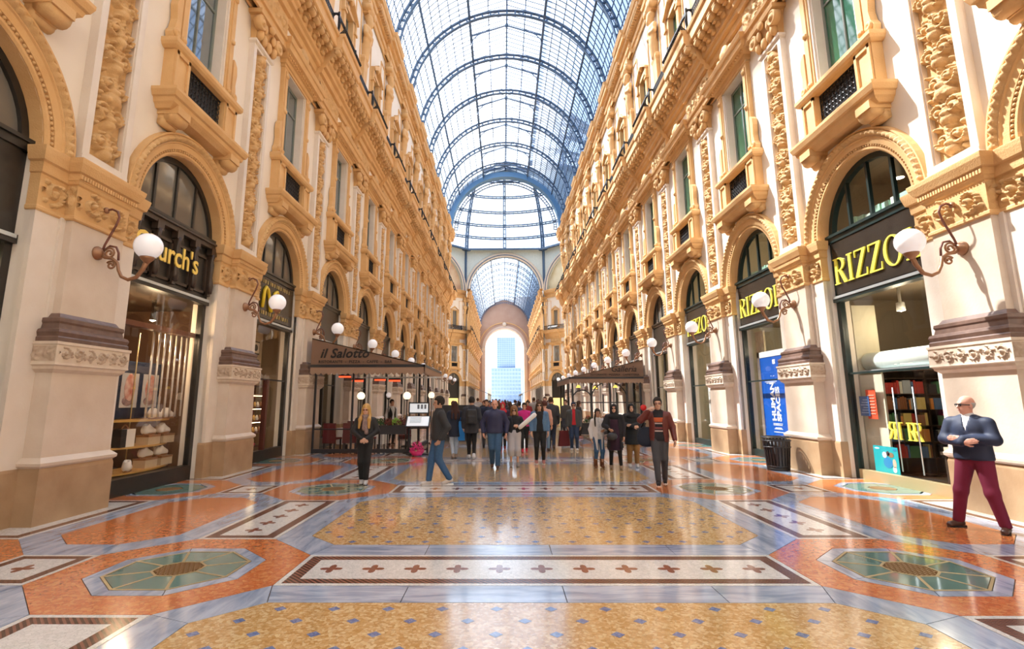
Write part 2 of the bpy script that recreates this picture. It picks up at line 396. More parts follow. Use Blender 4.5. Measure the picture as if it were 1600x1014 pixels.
for i in range(-4, 5):
    for j in range(-4, 5):
        x = i*.048+(.024 if j % 2 else 0); y = j*.046
        if abs(x) < .2 and abs(y) < .2 and abs(x)+abs(y) < .285:
            gr.ring([(x+.026*cos(a), y+.026*sin(a)) for a in [k*pi/3+.3 for k in range(6)]], [(x+.014*cos(a), y+.014*sin(a)) for a in [k*pi/3+.3 for k in range(6)]], -.02, .002)
GRATEM = gr.mesh('grate', GRATE)
GVOID = MB().prism(octo(0, 0, .212, .088), -.03, -.012, True).mesh('grate_backing', DARKHOLE)
def half_round(sgn):
    """the roundels that run under the shop fronts, cut off at the threshold"""
    out = {}
    def cp_(poly): return clip([(x+LX2, y) for x, y in poly])
    po, pi_ = octo(0, 0, A8, S8), octo(0, 0, .752, .312)
    quads = [[po[i], po[(i+1) % 8], pi_[(i+1) % 8], pi_[i]] for i in range(8)]
    mb = MB()
    for q in quads:
        c = cp_(q)
        if len(c) > 2: mb.prism(c, -.03, 0, True)
    L = [('o', mb)]
    for key, a0, s0, a1, s1 in (('m', .748, .31, .615, .255), ('g', .585, .243, .225, .093)):
        p0, p1 = octo(0, 0, a0, s0), octo(0, 0, a1, s1); mm = MB()
        for i in range(8):
            c = cp_([p0[i], p0[(i+1) % 8], p1[(i+1) % 8], p1[i]])
            if len(c) > 2: mm.prism(inset(c) if len(c) > 2 else c, -.03, 0, True)
        L.append((key, mm))
    g = MB(); g.prism([(x+LX2, y) for x, y in octo(0, 0, .21, .09)], -.03, .001, True); L.append(('k', g))
    L2 = []
    for key, mm in L:
        if sgn < 0: mm.v = [(-x, y, z) for x, y, z in mm.v]; mm.f = [f[::-1] for f in mm.f]
        L2.append((key, mm))
    return L2
HALF = {}
for s in (1, -1):
    HALF[s] = \
              [(dict(o='terrazzo_ring', m='marble_edge', g='glass_pane', k='grate')[k], mm.mesh('half_roundel', dict(o=ORANGE, m=BLUEM2, g=FLOORGLASS, k=GRATE)[k])) for k, mm in half_round(s)]
lozn = 0; loz_rest = MB(); cross_rest = MB()
LOZP = [(-2.64+.22*(j % 2)+.44*i, 1.03+.236*j) for j in range(13) for i in range(13)]
LOZP = [(x, y) for x, y in LOZP if abs(x) < 2.66 and abs(x)+0 < tx-.1-max(0, ch-(y-ty0), ch-(ty1-y))]
rows = [ROW0+B*k for k in range(-3, 11)]
for ri, y in enumerate(rows):
    seen = y > 4 and y < 40
    for nm, me in CELL: put(nm, me, floor, (0, y, 0))
    t = put('golden_panel', TANME, floor, (0, y, 0))
    if ROW0-2*B < y < ROW0: 
        for x, yy in LOZP: put('blue_lozenge', LOZ, t, (x, yy, 0)); lozn += 1
    elif y < 36 and y > -2:
        for x, yy in LOZP: loz_rest.prism([(x+.052, y+yy), (x, y+yy+.05), (x-.052, y+yy), (x, y+yy-.05)], -.01, .0012, True)
    # long cross strip in the middle
    h = put(HSTRIP[2][0], HSTRIP[2][1], floor, (0, y, 0)); h.name = 'mosaic_strip'
    for nm, me in HSTRIP[:2]: put(nm, me, h)
    if seen:
        for i in range(11): put('cross_inlay', CROSS, h, (-2.12+.424*i, 0, 0))
    for s in (1, -1):
        h = put('mosaic_strip', LSTRIP[2][1], floor, (s*OX, y, 0))
        for nm, me in LSTRIP[:2]: put(nm, me, h)
        if seen:
            for i in range(5): put('cross_inlay', CROSS, h, (0, B/2+.42*(i-2), 0))
        h = put('mosaic_strip', SSTRIP[2][1], floor, (s*5.26, y, 0))
        for nm, me in SSTRIP[:2]: put(nm, me, h)
        if seen: put('cross_inlay', CROSS, h, (0, 0, 0))
        if y < 45:
            h = put('mosaic_strip', WSTRIP[1][2][1], floor, (0, y+(B if s < 0 else 0), 0), rz=0 if s > 0 else pi)
            for nm, me in WSTRIP[1][:2]: put(nm, me, h)
        r = put('skylight_roundel', ORING, floor, (s*OX, y, 0))
        if y < 36:
            for me in MSLAB: put('marble_edge', me, r)
            for me in GPANE: put('glass_pane', me, r)
            put('brass_frame', OFRAME, r); put('grate', GRATEM, r); put('grate_backing', GVOID, r)
        else:
            for me in MSLAB: put('marble_edge', me, r)
            for me in GPANE: put('glass_pane', me, r)
        h = put(HALF[s][0][0], HALF[s][0][1], floor, (0, y, 0))
        for nm, me in HALF[s][1:]: put(nm, me, h)
o = loz_rest.obj('blue_lozenges', BLUELOZ, floor); tag_stuff(o)
# ================================================================== SOLIDS FROM DISTANCE FIELDS (figures, carving)
def smin(a, b, k):
    if k <= 0: return np.minimum(a, b)
    h = np.clip(.5+.5*(b-a)/k, 0, 1); return b*(1-h)+a*h-k*h*(1-h)
def f_cone(P, a, b, ra, rb):
    a = np.array(a, float); b = np.array(b, float); ab = b-a; L = max(1e-9, ab@ab)
    t = np.clip(((P-a)@ab)/L, 0, 1); return np.linalg.norm(P-(a+t[..., None]*ab), axis=-1)-(ra+(rb-ra)*t)
def f_ell(P, c, r, R=None):
    q = P-np.array(c, float)
    if R is not None: q = q@R
    r = np.array(r, float); k0 = np.linalg.norm(q/r, axis=-1); k1 = np.linalg.norm(q/(r*r), axis=-1)
    return np.where(k1 < 1e-9, -r.min(), k0*(k0-1)/np.maximum(k1, 1e-9))
def f_box(P, c, h, rd=0.0, R=None):
    q = P-np.array(c, float)
    if R is not None: q = q@R
    q = np.abs(q)-np.array(h, float)+rd
    return np.linalg.norm(np.maximum(q, 0), axis=-1)+np.minimum(q.max(-1), 0)-rd
def rotm(ax, ay, az): return np.array(Matrix.Rotation(az, 3, 'Z') @ Matrix.Rotation(ay, 3, 'Y') @ Matrix.Rotation(ax, 3, 'X'))
def sdf_eval(P, prims, k=.03):
    d = None
    for p in prims:
        t = p[0]
        if t == 'c': e = f_cone(P, *p[1:5]); kk = p[5] if len(p) > 5 else k
        elif t == 'e': e = f_ell(P, *p[1:4] if len(p) > 3 and p[3] is not None else p[1:3]); kk = p[4] if len(p) > 4 else k
        elif t == 'b': e = f_box(P, *p[1:]); kk = k
        d = e if d is None else smin(d, e, kk)
    return d
def nets(fn, lo, hi, h):
    """naive surface nets -> verts, quads"""
    lo = np.array(lo, float); n = np.maximum(3, np.ceil((np.array(hi)-lo)/h).astype(int)+1)
    ax = [lo[i]+h*np.arange(n[i]) for i in range(3)]
    P = np.stack(np.meshgrid(*ax, indexing='ij'), -1); D = fn(P)
    S = D < 0
    c = np.zeros(tuple(n-1), int); acc = np.zeros((*(n-1), 3)); cnt = np.zeros(tuple(n-1))
    cor = [(i, j, k) for i in (0, 1) for j in (0, 1) for k in (0, 1)]
    sl = lambda o: tuple(slice(o[i], n[i]-1+o[i]) for i in range(3))
    for o in cor:
        for a in range(3):
            if o[a]: continue
            o2 = list(o); o2[a] = 1
            d0 = D[sl(o)]; d1 = D[sl(o2)]; m = (d0 < 0) != (d1 < 0)
            t = np.where(m, d0/np.where(m, d0-d1, 1), 0)
            for b in range(3): acc[..., b] += np.where(m, o[b]+(t if a == b else 0), 0)
            cnt += m
    act = cnt > 0; idx = -np.ones(tuple(n-1), int); w = np.argwhere(act); idx[act] = np.arange(len(w))
    V = lo+h*(w+acc[act]/cnt[act][:, None])
    Fs = []
    for a in range(3):
        b, c2 = (a+1) % 3, (a+2) % 3
        s0 = [slice(1, n[i]-1) for i in range(3)]; s0[a] = slice(0, n[a]-1)
        s1 = list(s0); s1[a] = slice(1, n[a])
        A = S[tuple(s0)]; Bm = S[tuple(s1)]; e = np.argwhere(A != Bm)
        if not len(e): continue
        fl = A[tuple(e.T)]
        base = e.copy(); base[:, b] += 1; base[:, c2] += 1
        def at(db, dc):
            q = base.copy(); q[:, b] += db; q[:, c2] += dc; return idx[tuple(q.T)]
        Q = np.stack([at(-1, -1), at(0, -1), at(0, 0), at(-1, 0)], 1)
        Q[~fl] = Q[~fl][:, ::-1]; Fs.append(Q)
    Fq = np.concatenate(Fs) if Fs else np.zeros((0, 4), int)
    Fq = Fq[(Fq >= 0).all(1)]
    return V, Fq
def sdf_mb(mb, prims, h, k=.03, cut=None, pad=.05, fn=None):
    lo = np.full(3, 1e9); hi = -lo
    for p in prims:
        if p[0] == 'c':
            for q, r in ((p[1], p[3]), (p[2], p[4])): lo = np.minimum(lo, np.array(q)-r); hi = np.maximum(hi, np.array(q)+r)
        else:
            r = np.array(p[2]); r = r if p[0] == 'e' and (len(p) < 4 or p[3] is None) else np.full(3, np.linalg.norm(r) if p[0] == 'b' else r.max()); lo = np.minimum(lo, np.array(p[1])-r); hi = np.maximum(hi, np.array(p[1])+r)
    def f(P):
        d = sdf_eval(P, prims, k)
        if cut is not None: d = cut(P, d)
        return d
    V, Q = nets(fn or f, lo-pad, hi+pad, h)
    if len(V): mb.add(V.tolist(), Q.tolist(), True)
    return mb
def extrude_u(mb, prof, u0, u1, off=0.0, caps=True):
    """profile (z, d) run along the wall"""
    n = len(prof); v = [(-(d+off), u0, z) for z, d in prof]+[(-(d+off), u1, z) for z, d in prof]
    f = [(i, i+1, n+i+1, n+i) for i in range(n-1)]
    mb.add(v, f)
    if caps:
        for u in (u0, u1): mb.add([(-(d+off), u, z) for z, d in prof]+[(.05, u, prof[-1][0]), (.05, u, prof[0][0])], [tuple(range(n+2))])
    return mb

# ================================================================== FACADE PIECES (right wall local frame: origin on the wall plane, -x into the arcade, y along it)
H1 = 1.43
# ---- pier, lower order
PL = MB(); PL.loft([(0, .70, .36), (.70, .70, .36), (.76, .685, .345)]); PL.loft([(0, 1.03, .07), (.72, 1.03, .07), (.76, 1.02, .06)])
plinth_me = PL.mesh('plinth', PLINTH)
pm = MB(); pm.loft([(.76, .69, .35), (.79, .725, .385), (.83, .73, .39), (.86, .70, .36), (.90, .655, .315)])
pedmould_me = pm.mesh('pedestal_moulding', SHAFT)
die_me = MB().loft([(.88, .645, .305), (2.14, .635, .295)]).mesh('pedestal_die', SHAFT)
jb = MB(); jb.loft([(.76, 1.02, .05), (4.40, 1.02, .05)]); jb.box(-.09, .02, .52, .62, .76, 4.4); jb.box(-.09, .02, -.62, -.52, .76, 4.4)
jamb_me = jb.mesh('jamb', PALE)
fz = MB(); fz.loft([(2.08, .64, .30), (2.13, .70, .36), (2.17, .71, .37), (2.19, .74, .40), (2.22, .735, .395), (2.47, .735, .395), (2.48, .75, .41), (2.52, .75, .41)])
friezeblock_me = fz.mesh('pedestal_cap', CARVED)
def band_relief(u0, u1, z0, z1, nsp, seed, res=.02, A=.03):
    rnd = random.Random(seed); L = u1-u0; hh = (z1-z0)
    us = np.arange(u0, u1+1e-6, L/max(4, round(L/res))); zs = np.linspace(z0, z1, max(5, round(hh/res)))
    U, Z = np.meshgrid(us, zs, indexing='ij'); bl = []
    for i in range(nsp):
        c = u0+L*(i+.5)/nsp; sg = 1 if i % 2 else -1
        bl += spiral(c, (z0+z1)/2, min(hh*.42, L/nsp*.48), 1.3, sg, pi/2*sg, hh*.075, A, 22)
        for k in range(5):
            a = rnd.uniform(0, 2*pi); bl.append((c+cos(a)*L/nsp*.5, (z0+z1)/2+sin(a)*hh*.42, hh*.09, A*.8))
    return us, zs, relief(U, Z, bl)
def relief_front(mb, u0, u1, z0, z1, d, nsp, seed, res=.02, A=.03):
    us, zs, h = band_relief(u0, u1, z0, z1, nsp, seed, res, A)
    mb.grid([[(-(d+h[i, j]), us[i], zs[j]) for j in range(len(zs))] for i in range(len(us))])
cb = MB(); relief_front(cb, -.69, .69, 2.24, 2.455, .39, 6, 1, .013, .045)
for s in (-1, 1):
    us, zs, h = band_relief(.05, .385, 2.24, 2.455, 2, 3, .02, .025)
    cb.grid([[(-us[i], s*(.737+h[i, j]), zs[j]) for j in range(len(zs))] for i in range(len(us))])
carvedband_me = cb.mesh('carved_band', mat('carved relief band', (.40, .27, .18), .7, noise=(14, (.66, .54, .42), .2)))
to = MB(); to.loft([(2.52, .715, .375), (2.58, .715, .375), (2.60, .70, .36), (2.66, .715, .375), (2.70, .70, .36), (2.72, .655, .315), (2.79, .64, .30), (2.82, .655, .315), (2.87, .65, .31), (2.89, .60, .26), (2.93, .575, .235), (2.95, .56, .22)])
torus_me = to.mesh('torus_base', TORUS)
shaft_me = MB().loft([(2.94, .545, .205), (4.42, .535, .195)]).mesh('pilaster', SHAFT)
cpm = MB(); cpm.loft([(4.38, .555, .215), (4.40, .575, .235), (4.44, .575, .235), (4.46, .55, .21), (4.93, .56, .22), (4.95, .585, .245), (4.99, .60, .26), (5.0, .61, .27), (5.1, .62, .28), (5.12, .66, .32), (5.17, .68, .34), (5.24, .71, .37), (5.30, .72, .38), (5.32, .72, .38)])
cpm.loft([(4.38, 1.03, .06), (4.40, 1.045, .075), (4.44, 1.045, .075), (4.46, 1.03, .06), (4.93, 1.03, .06), (4.95, 1.05, .09), (5.1, 1.06, .10), (5.12, 1.10, .14), (5.24, 1.13, .17), (5.30, 1.14, .18), (5.32, 1.14, .18)])
capital_me = cpm.mesh('capital', OCHRE)
cr = MB(); relief_front(cr, -.53, .53, 4.48, 4.92, .205, 2, 5, .017, .10)
for s in (-1, 1):
    relief_front(cr, s*.79-.19, s*.79+.19, 4.48, 4.92, .055, 1, 9, .02, .08)
    us, zs, h = band_relief(0.06, .205, 4.48, 4.92, 1, 4, .024, .04)
    cr.grid([[(-us[i], s*(.553+h[i, j]), zs[j]) for j in range(len(zs))] for i in range(len(us))])
caprelief_me = cr.mesh('capital_foliage', OCHRE2)
dn = MB()
for i in range(-11, 12): dn.box(-.30, -.25, i*.054-.017, i*.054+.017, 5.02, 5.085)
dent_me = dn.mesh('dentil_course', OCHRE)
# ---- pier, upper order
us_ = MB(); us_.loft([(5.32, .53, .19), (5.42, .53, .19), (5.44, .50, .16), (5.5, .50, .16)])
us_.box(-.15, .02, -.5, .5, 5.5, 5.56); us_.box(-.15, .02, -.5, .5, 11.02, 11.12)
for s in (-1, 1): us_.box(-.15, .02, s*.5, s*.36, 5.56, 11.02); us_.box(-.12, .02, s*.36, s*.335, 5.56, 11.02)
us_.box(-.02, .02, -.34, .34, 5.56, 11.02); us_.loft([(11.1, .51, .16), (11.14, .55, .2), (11.2, .56, .21), (11.22, .52, .17)])
uppil_me = us_.mesh('upper_pilaster', PALE)
rnd = random.Random(11); bl = []
z = 5.68
ii = 0
while z < 10.8:
    s = 1 if ii % 2 else -1
    bl += spiral(.14, z+.22, .15, 1.4, s, 0, .04, .085, 24); bl += spiral(-.14, z+.22, .15, 1.4, -s, pi, .04, .085, 24)
    bl += [(0, z+q, .05-.02*abs(q-.25), .09) for q in np.linspace(0, .5, 8)]
    bl += [(0, z+.02, .12, .12), (0, z+.12, .08, .13)]
    for k in range(9): bl.append((rnd.uniform(-.27, .27), z+rnd.uniform(0, .5), rnd.uniform(.03, .055), rnd.uniform(.05, .10)))
    if ii % 4 == 1:
        bl += [(0, z+.5, .16, .13), (.1, z+.46, .09, .11), (-.1, z+.46, .09, .11), (0, z+.62, .08, .14)]
    z += .52; ii += 1
uu = np.linspace(-.33, .33, 36); zz = np.linspace(5.56, 11.02, 290); U, Z = np.meshgrid(uu, zz, indexing='ij'); hh = 1.55*relief(U, Z, bl)
ar = MB(); ar.grid([[(-(.03+hh[i, j]), uu[i], zz[j]) for j in range(290)] for i in range(36)])
arab_me = ar.mesh('carved_panel', OCHRE2)
uc = MB(); uc.loft([(11.2, .47, .13), (11.3, .47, .14), (11.75, .52, .22), (11.86, .58, .27), (11.88, .68, .36), (11.97, .70, .38), (11.98, .70, .38)])
for s in (-1, 1):
    for r_, dx in ((.21, .08), (.15, .11), (.085, .14)):
        uc.lathe([(r_, 0), (r_, dx), (r_*.8, dx+.015)], (0, 0, 0), 14) if False else None
    c = (-.22, s*.52, 11.66)
    uc.lathe([(.2, .05), (.2, -.12), (.165, -.135), (.15, -.12), (.10, -.12), (.09, -.15), (.05, -.15), (.045, -.17), (.01, -.175)], c, 14, axis='x')
    uc.sphere((-.22, s*.40, 11.40), .13, 8, 6, (.9, .7, 1.3))
    uc.sphere((-.2, s*.15, 11.38), .13, 8, 6, (.8, .8, 1.35))
    uc.sphere((-.28, s*.24, 11.66), .1, 8, 6, (.7, .8, 1.5))
uc.sphere((-.34, 0, 11.82), .12, 8, 6, (.7, 1, 1))
upcap_me = uc.mesh('upper_capital', OCHRE)
# ---- arch
av = MB()
av.arcsweep([(H1, -.30), (H1, .02), (H1+.03, .05), (1.50, .05), (1.51, .03), (1.55, .03), (1.555, .07), (1.665, .085), (1.68, .11), (1.70, .11)], 5.32, n=32)
av.arcsweep([(1.83, .10), (1.845, .13), (1.875, .13), (1.885, .0)], 5.32, n=32)
for s in (-1, 1): av.box(-.05, .30, s*H1, s*(H1+.06), 5.28, 5.34)
archivolt_me = av.mesh('archivolt', OCHRE)
eg = MB(); NE = 132
eg.arcsweep([(1.70, .10), (1.735, .15), (1.77, .17), (1.80, .15), (1.835, .10)], 5.32, n=NE, mod=lambda i, j, r, d: (r, d+(.022*(1 if i % 3 else -1) if 0 < j < 4 else 0)), smooth=True)
egg_me = eg.mesh('egg_moulding', OCHRE2)
bd = MB()
for i in range(64):
    a = pi*(i+.5)/64; bd.sphere((-.045, 1.53*cos(a), 5.32+1.53*sin(a)), .03, 6, 4)
bead_me = bd.mesh('bead_moulding', OCHRE2)
# ---- main cornice, one unit per pier
prof = [(12.0, .03), (12.0, .10), (12.2, .10), (12.22, .16), (12.3, .18), (12.32, .06), (13.1, .06), (13.12, .16), (13.3, .2), (13.34, .30), (13.45, .32), (13.5, .40), (13.95, .44), (14.08, .52), (14.1, .80), (14.14, .84), (14.5, .84), (14.53, .9), (14.62, .93), (14.64, .93), (14.64, 0)]
cn = MB(); extrude_u(cn, prof, -B/2, B/2, 0, False); extrude_u(cn, prof, -1.12, 1.12, .2, True)
cornice_me = cn.mesh('cornice', OCHRE)
md = MB(); md.box(-.36, .02, -.11, .11, 14.0, 14.1); md.lathe([(.05, -.105), (.12, -.1), (.12, .1), (.05, .105)], (-.24, 0, 13.92), 12, axis='y'); md.lathe([(.03, -.095), (.08, -.09), (.08, .09), (.03, .095)], (-.03, 0, 13.68), 10, axis='y'); md.box(-.2, .02, -.085, .085, 13.72, 14.0)
modillion_me = md.mesh('modillion', OCHRE2)
mdl = MB()
for i in range(14):
    u = -B/2+B*(i+.5)/14
fp_ = MB()
for s in (-1, 1): fp_.box(-.075, -.05, s*1.22, s*B/2, 12.38, 13.04)
friezepanel_me = fp_.mesh('frieze_panel', CREAM)
fzr = MB(); relief_front(fzr, -1.05, 1.05, 12.42, 13.02, .265, 4, 21, .035, .06)
friezerel_me = fzr.mesh('frieze_carving', OCHRE2)
# ---- iron railing above the cornice
ra = MB()
def rail_run(mb, u0, u1, d, belly, zt=15.5):
    n = max(2, round((u1-u0)/(.08 if belly else .105))); zb = 14.64
    mb.box(-d-.02, -d+.02, u0, u1, zt-.04, zt); mb.box(-d-.015, -d+.015, u0, u1, zb, zb+.03); mb.box(-d-.012, -d+.012, u0, u1, zt-.17, zt-.15)
    for i in range(n+1):
        u = u0+(u1-u0)*i/n
        pts = [(-(d+belly*b), u, zb+(zt-zb)*t) for t, b in ((0, 0), (.12, .55), (.3, 1), (.5, .7), (.75, .1), (1, 0))]
        mb.tube(pts if belly else [pts[0], pts[-1]], .024 if belly else .018, 4, False, False)
    for i in range(n//2):
        u = u0+(u1-u0)*(i+.5)/(n//2)
        mb.tube([(-(d+belly*.8), u+.075*cos(a), 14.95+.09*sin(a)) for a in [k*pi/4 for k in range(9)]], .016, 4, False, False)
rail_run(ra, -B/2, -1.1, .66, 0); rail_run(ra, 1.1, B/2, .66, 0); rail_run(ra, -1.05, 1.05, .84, .26)
for s in (-1, 1):
    ra.box(-.86, -.64, s*1.1-.02, s*1.1+.02, 15.44, 15.5)
    ra.tube([(-(.75+.16*cos(a)), s*1.09, 15.05+.4*sin(a)) for a in [k*pi/8 for k in range(17)]], .022, 5, False, False)
    ra.box(-.88, -.82, s*1.06-.03, s*1.06+.03, 14.6, 15.56)
rail_me = ra.mesh('railing', IRON)
# ---- second floor herm and top cornice
hp = [('c', (-.12, 0, 17.9), (-.14, 0, 18.5), .20, .25), ('e', (-.2, 0, 18.85), (.2, .34, .42)), ('e', (-.22, 0, 19.3), (.22, .40, .26)), ('c', (-.2, .34, 19.4), (-.24, .42, 19.0), .12, .1), ('c', (-.2, -.34, 19.4), (-.24, -.42, 19.0), .12, .1),
      ('c', (-.24, .42, 19.0), (-.4, .12, 18.85), .1, .085), ('c', (-.24, -.42, 19.0), (-.4, -.12, 19.05), .1, .085), ('c', (-.2, 0, 19.45), (-.24, 0, 19.65), .12, .11), ('e', (-.27, 0, 19.95), (.19, .17, .24)), ('e', (-.36, 0, 19.72), (.13, .12, .2)), ('e', (-.22, 0, 20.12), (.2, .21, .16))]
hm = MB(); sdf_mb(hm, hp, .055, .08)
hm.loft([(14.62, .40, .2), (14.9, .40, .2), (14.95, .33, .15), (16.0, .22, .14), (17.6, .30, .2), (17.75, .36, .24), (17.9, .34, .22), (18.0, .24, .16)])
hm.loft([(20.25, .30, .26), (20.4, .40, .36), (20.5, .46, .42), (20.62, .48, .44), (20.64, .40, .3), (21.2, .42, .32)])
for s in (-1, 1): hm.lathe([(.16, .05), (.16, -.3), (.1, -.33), (.02, -.35)], (-.12, s*.42, 20.42), 10, axis='x')
herm_me = hm.mesh('herm_figure', OCHRE)
prof2 = [(20.9, .03), (20.9, .10), (21.15, .12), (21.17, .2), (21.3, .24), (21.32, .14), (21.6, .16), (21.62, .28), (21.8, .34), (21.82, .5), (22.05, .52), (22.07, .58), (22.3, .66), (22.34, .66), (22.36, 0)]
tc_ = MB(); extrude_u(tc_, prof2, -B/2, B/2, 0, False); extrude_u(tc_, prof2, -1.05, 1.05, .16, True)
for i in range(24):
    u = -B/2+B*(i+.5)/24; tc_.box(-.48, -.2, u-.05, u+.05, 21.66, 21.8)
topcornice_me = tc_.mesh('top_cornice', OCHRE)
# ---- first floor window
WG0, WG1 = 8.82, 11.72
sf = MB()
for s in (-1, 1):
    sf.box(-.13, .05, s*.76, s*1.02, 8.8, 11.75); sf.box(-.16, .05, s*.82, s*.96, 9.0, 11.6)
    # side scroll
    po = [(1.02, 8.82), (1.24, 8.82), (1.27, 8.95), (1.2, 9.08), (1.16, 9.3), (1.2, 9.6), (1.17, 9.8), (1.08, 9.9), (1.02, 9.92)]
    v = [(-.02, s*a, z) for a, z in po]+[(-.17, s*a, z) for a, z in po]; n = len(po)
    sf.add(v, [tuple(range(n)), tuple(range(2*n-1, n-1, -1))]+[(i, (i+1) % n, n+(i+1) % n, n+i) for i in range(n)])
    sf.lathe([(.1, .0), (.1, -.2), (.06, -.22), (.03, -.2)], (0, s*1.14, 8.98), 10, axis='x')
    for z in (9.0, 10.3, 11.45): sf.lathe([(.075, 0), (.075, -.19), (.045, -.2), (.02, -.22)], (0, s*.89, z), 10, axis='x')
sf.loft([(11.72, 1.06, .14), (11.8, 1.06, .14), (11.82, 1.1, .18), (11.93, 1.12, .2), (11.95, 1.2, .26), (12.02, 1.32, .30), (12.05, 1.42, .40), (12.2, 1.46, .44), (12.22, 1.52, .48), (12.32, 1.58, .52), (12.34, 1.58, .52)])
for i in range(-9, 10): sf.box(-.32, -.1, i*.13-.03, i*.13+.03, 11.96, 12.05)
surround_me = sf.mesh('surround', OCHRE)
crm = MB(); cpz = 12.36
sdf_mb(crm, [('e', (-.22, 0, 12.68), (.14, .24, .36)), ('e', (-.28, 0, 12.62), (.14, .15, .22)), ('c', (-.2, .2, 12.5), (-.2, .62, 12.56), .11, .1), ('c', (-.2, -.2, 12.5), (-.2, -.62, 12.56), .11, .1), ('c', (-.2, .62, 12.56), (-.2, .98, 12.42), .1, .07), ('c', (-.2, -.62, 12.56), (-.2, -.98, 12.42), .1, .07),
              ('e', (-.24, .44, 12.66), (.1, .12, .12)), ('e', (-.24, -.44, 12.66), (.1, .12, .12)), ('e', (-.24, .78, 12.56), (.1, .1, .1)), ('e', (-.24, -.78, 12.56), (.1, .1, .1)), ('c', (-.18, -1.0, 12.4), (-.18, 1.0, 12.4), .07, .07)], .045, .02)
crest_me = crm.mesh('crest', OCHRE2)
mr_ = MB()
for s in (-1, 1): mr_.box(-.10, .26, s*.76, s*.70, WG0, WG1+.03); mr_.box(-.06, .26, s*.70, s*.66, WG0, WG1)
mr_.box(-.10, .26, -.76, .76, WG1-.03, WG1+.05); mr_.box(-.05, .26, -.7, .7, WG0-.02, WG0+.03)
wreveal_me = mr_.mesh('marble_reveal', PALE)
wf = MB()
for u in (-.66, -.02, .60): wf.box(.16, .22, u, u+.06 if abs(u) > .1 else u+.04, WG0, WG1)
wf.box(.16, .22, -.66, .66, WG0, WG0+.06); wf.box(.16, .22, -.66, .66, WG1-.1, WG1-.03); wf.box(.165, .215, -.66, .66, 10.85, 10.9)
wframe_me = wf.mesh('sash', mat('grey green sash', (.20, .22, .19), .5))
def pane_me(u0, u1, z0, z1, x, m): return MB().box(x, x+.012, u0, u1, z0, z1).mesh('pane', m)
wp = {m.name: [pane_me(-.63, -.01, WG0+.05, WG1-.06, .19, m), pane_me(.01, .63, WG0+.05, WG1-.06, .19, m)] for m in (WINGLASS, WINGLASS_G)}
pd = MB()
for s in (-1, 1):
    a, b = (.70, 1.2) if s > 0 else (-1.2, -.70)
    pd.box(-.22, .02, a, b, 7.62, 8.64); 
    for q in (a+.02, b-.09): pd.box(-.26, -.2, q, q+.07, 7.7, 8.6)
    pd.box(-.26, -.2, a+.02, b-.02, 7.66, 7.75); pd.box(-.26, -.2, a+.02, b-.02, 8.52, 8.62)
    pd.loft([(7.0, 0, 0)], caps=False) if False else None
    c = s*1.0
    pd.box(-.42, .02, c-.2, c+.2, 7.2, 7.36); pd.lathe([(.13, -.19), (.13, .19)], (-.26, c, 7.18), 12, axis='y'); pd.lathe([(.09, -.18), (.09, .18)], (-.08, c, 7.06), 10, axis='y'); pd.box(-.2, .02, c-.17, c+.17, 7.05, 7.25)
pd.loft([(8.6, 1.24, .25), (8.64, 1.3, .3), (8.7, 1.33, .33), (8.78, 1.33, .33), (8.82, 1.28, .28), (8.84, 1.2, .2)])
pd.box(-.14, .02, -.70, .70, 7.62, 7.96); pd.box(-.2, .02, -.70, .70, 7.62, 7.74)
pd.loft([(7.28, 1.26, .28), (7.34, 1.30, .36), (7.38, 1.34, .40), (7.46, 1.36, .42), (7.48, 1.4, .46), (7.58, 1.44, .5), (7.64, 1.44, .5), (7.66, 1.3, .3)])
balcony_me = pd.mesh('balcony', OCHRE)
gl = MB(); 
for i in range(12):
    for j in range(5):
        u = -.64+i*.1164; z = 8.05+j*.125
        gl.tube([(-.10, u+.052*cos(a)*(1-.12*k/9*0), z+.055*sin(a)) for k, a in enumerate([q*pi/3.5 for q in range(8)])], .012, 4, False, False)
        if j < 4: gl.box(-.115, -.09, u+.05, u+.066, z-.02, z+.15)
gl.box(-.12, -.08, -.7, .7, 7.96, 7.99); gl.box(-.12, -.08, -.7, .7, 8.58, 8.61)
grille_me = gl.mesh('iron_grille', IRON)
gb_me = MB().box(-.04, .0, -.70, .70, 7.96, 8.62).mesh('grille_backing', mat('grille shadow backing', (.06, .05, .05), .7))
# ---- second floor window
UG0, UG1 = 15.5, 18.35
uf = MB()
for s in (-1, 1):
    uf.box(-.1, .2, s*.5, s*.7, UG0, UG1+.1); uf.box(-.14, .02, s*.7, s*.86, UG0-.1, UG1-.5)
    uf.obox((-.1, s*.42, UG1+.46), (.14, 0, 0), (0, .47, -s*.30), (0, .05, .085))
    uf.box(-.2, .02, s*.62, s*.92, UG1-.5, UG1-.38); uf.box(-.16, .02, s*.76, s*.9, UG1-.4, UG1+.2)
uf.box(-.1, .2, -.7, .7, UG1, UG1+.2); uf.box(-.16, .02, -.86, .86, UG0-.3, UG0-.02); uf.sphere((-.14, 0, UG1+.62), .17, 8, 6, (.7, 1, 1.2))
usurr_me = uf.mesh('surround', OCHRE)
uw = MB(); uw.box(.13, .17, -.5, -.44, UG0, UG1); uw.box(.13, .17, .44, .5, UG0, UG1); uw.box(.13, .17, -.03, .03, UG0, UG1); uw.box(.13, .17, -.5, .5, UG0, UG0+.05); uw.box(.13, .17, -.5, .5, UG1-.06, UG1)
usash_me = uw.mesh('sash', MATS['grey green sash'])
upn = {m.name: [pane_me(-.46, -.01, UG0, UG1, .15, m), pane_me(.01, .46, UG0, UG1, .15, m)] for m in (WINGLASS, WINGLASS_G)}
pan = MB(); 
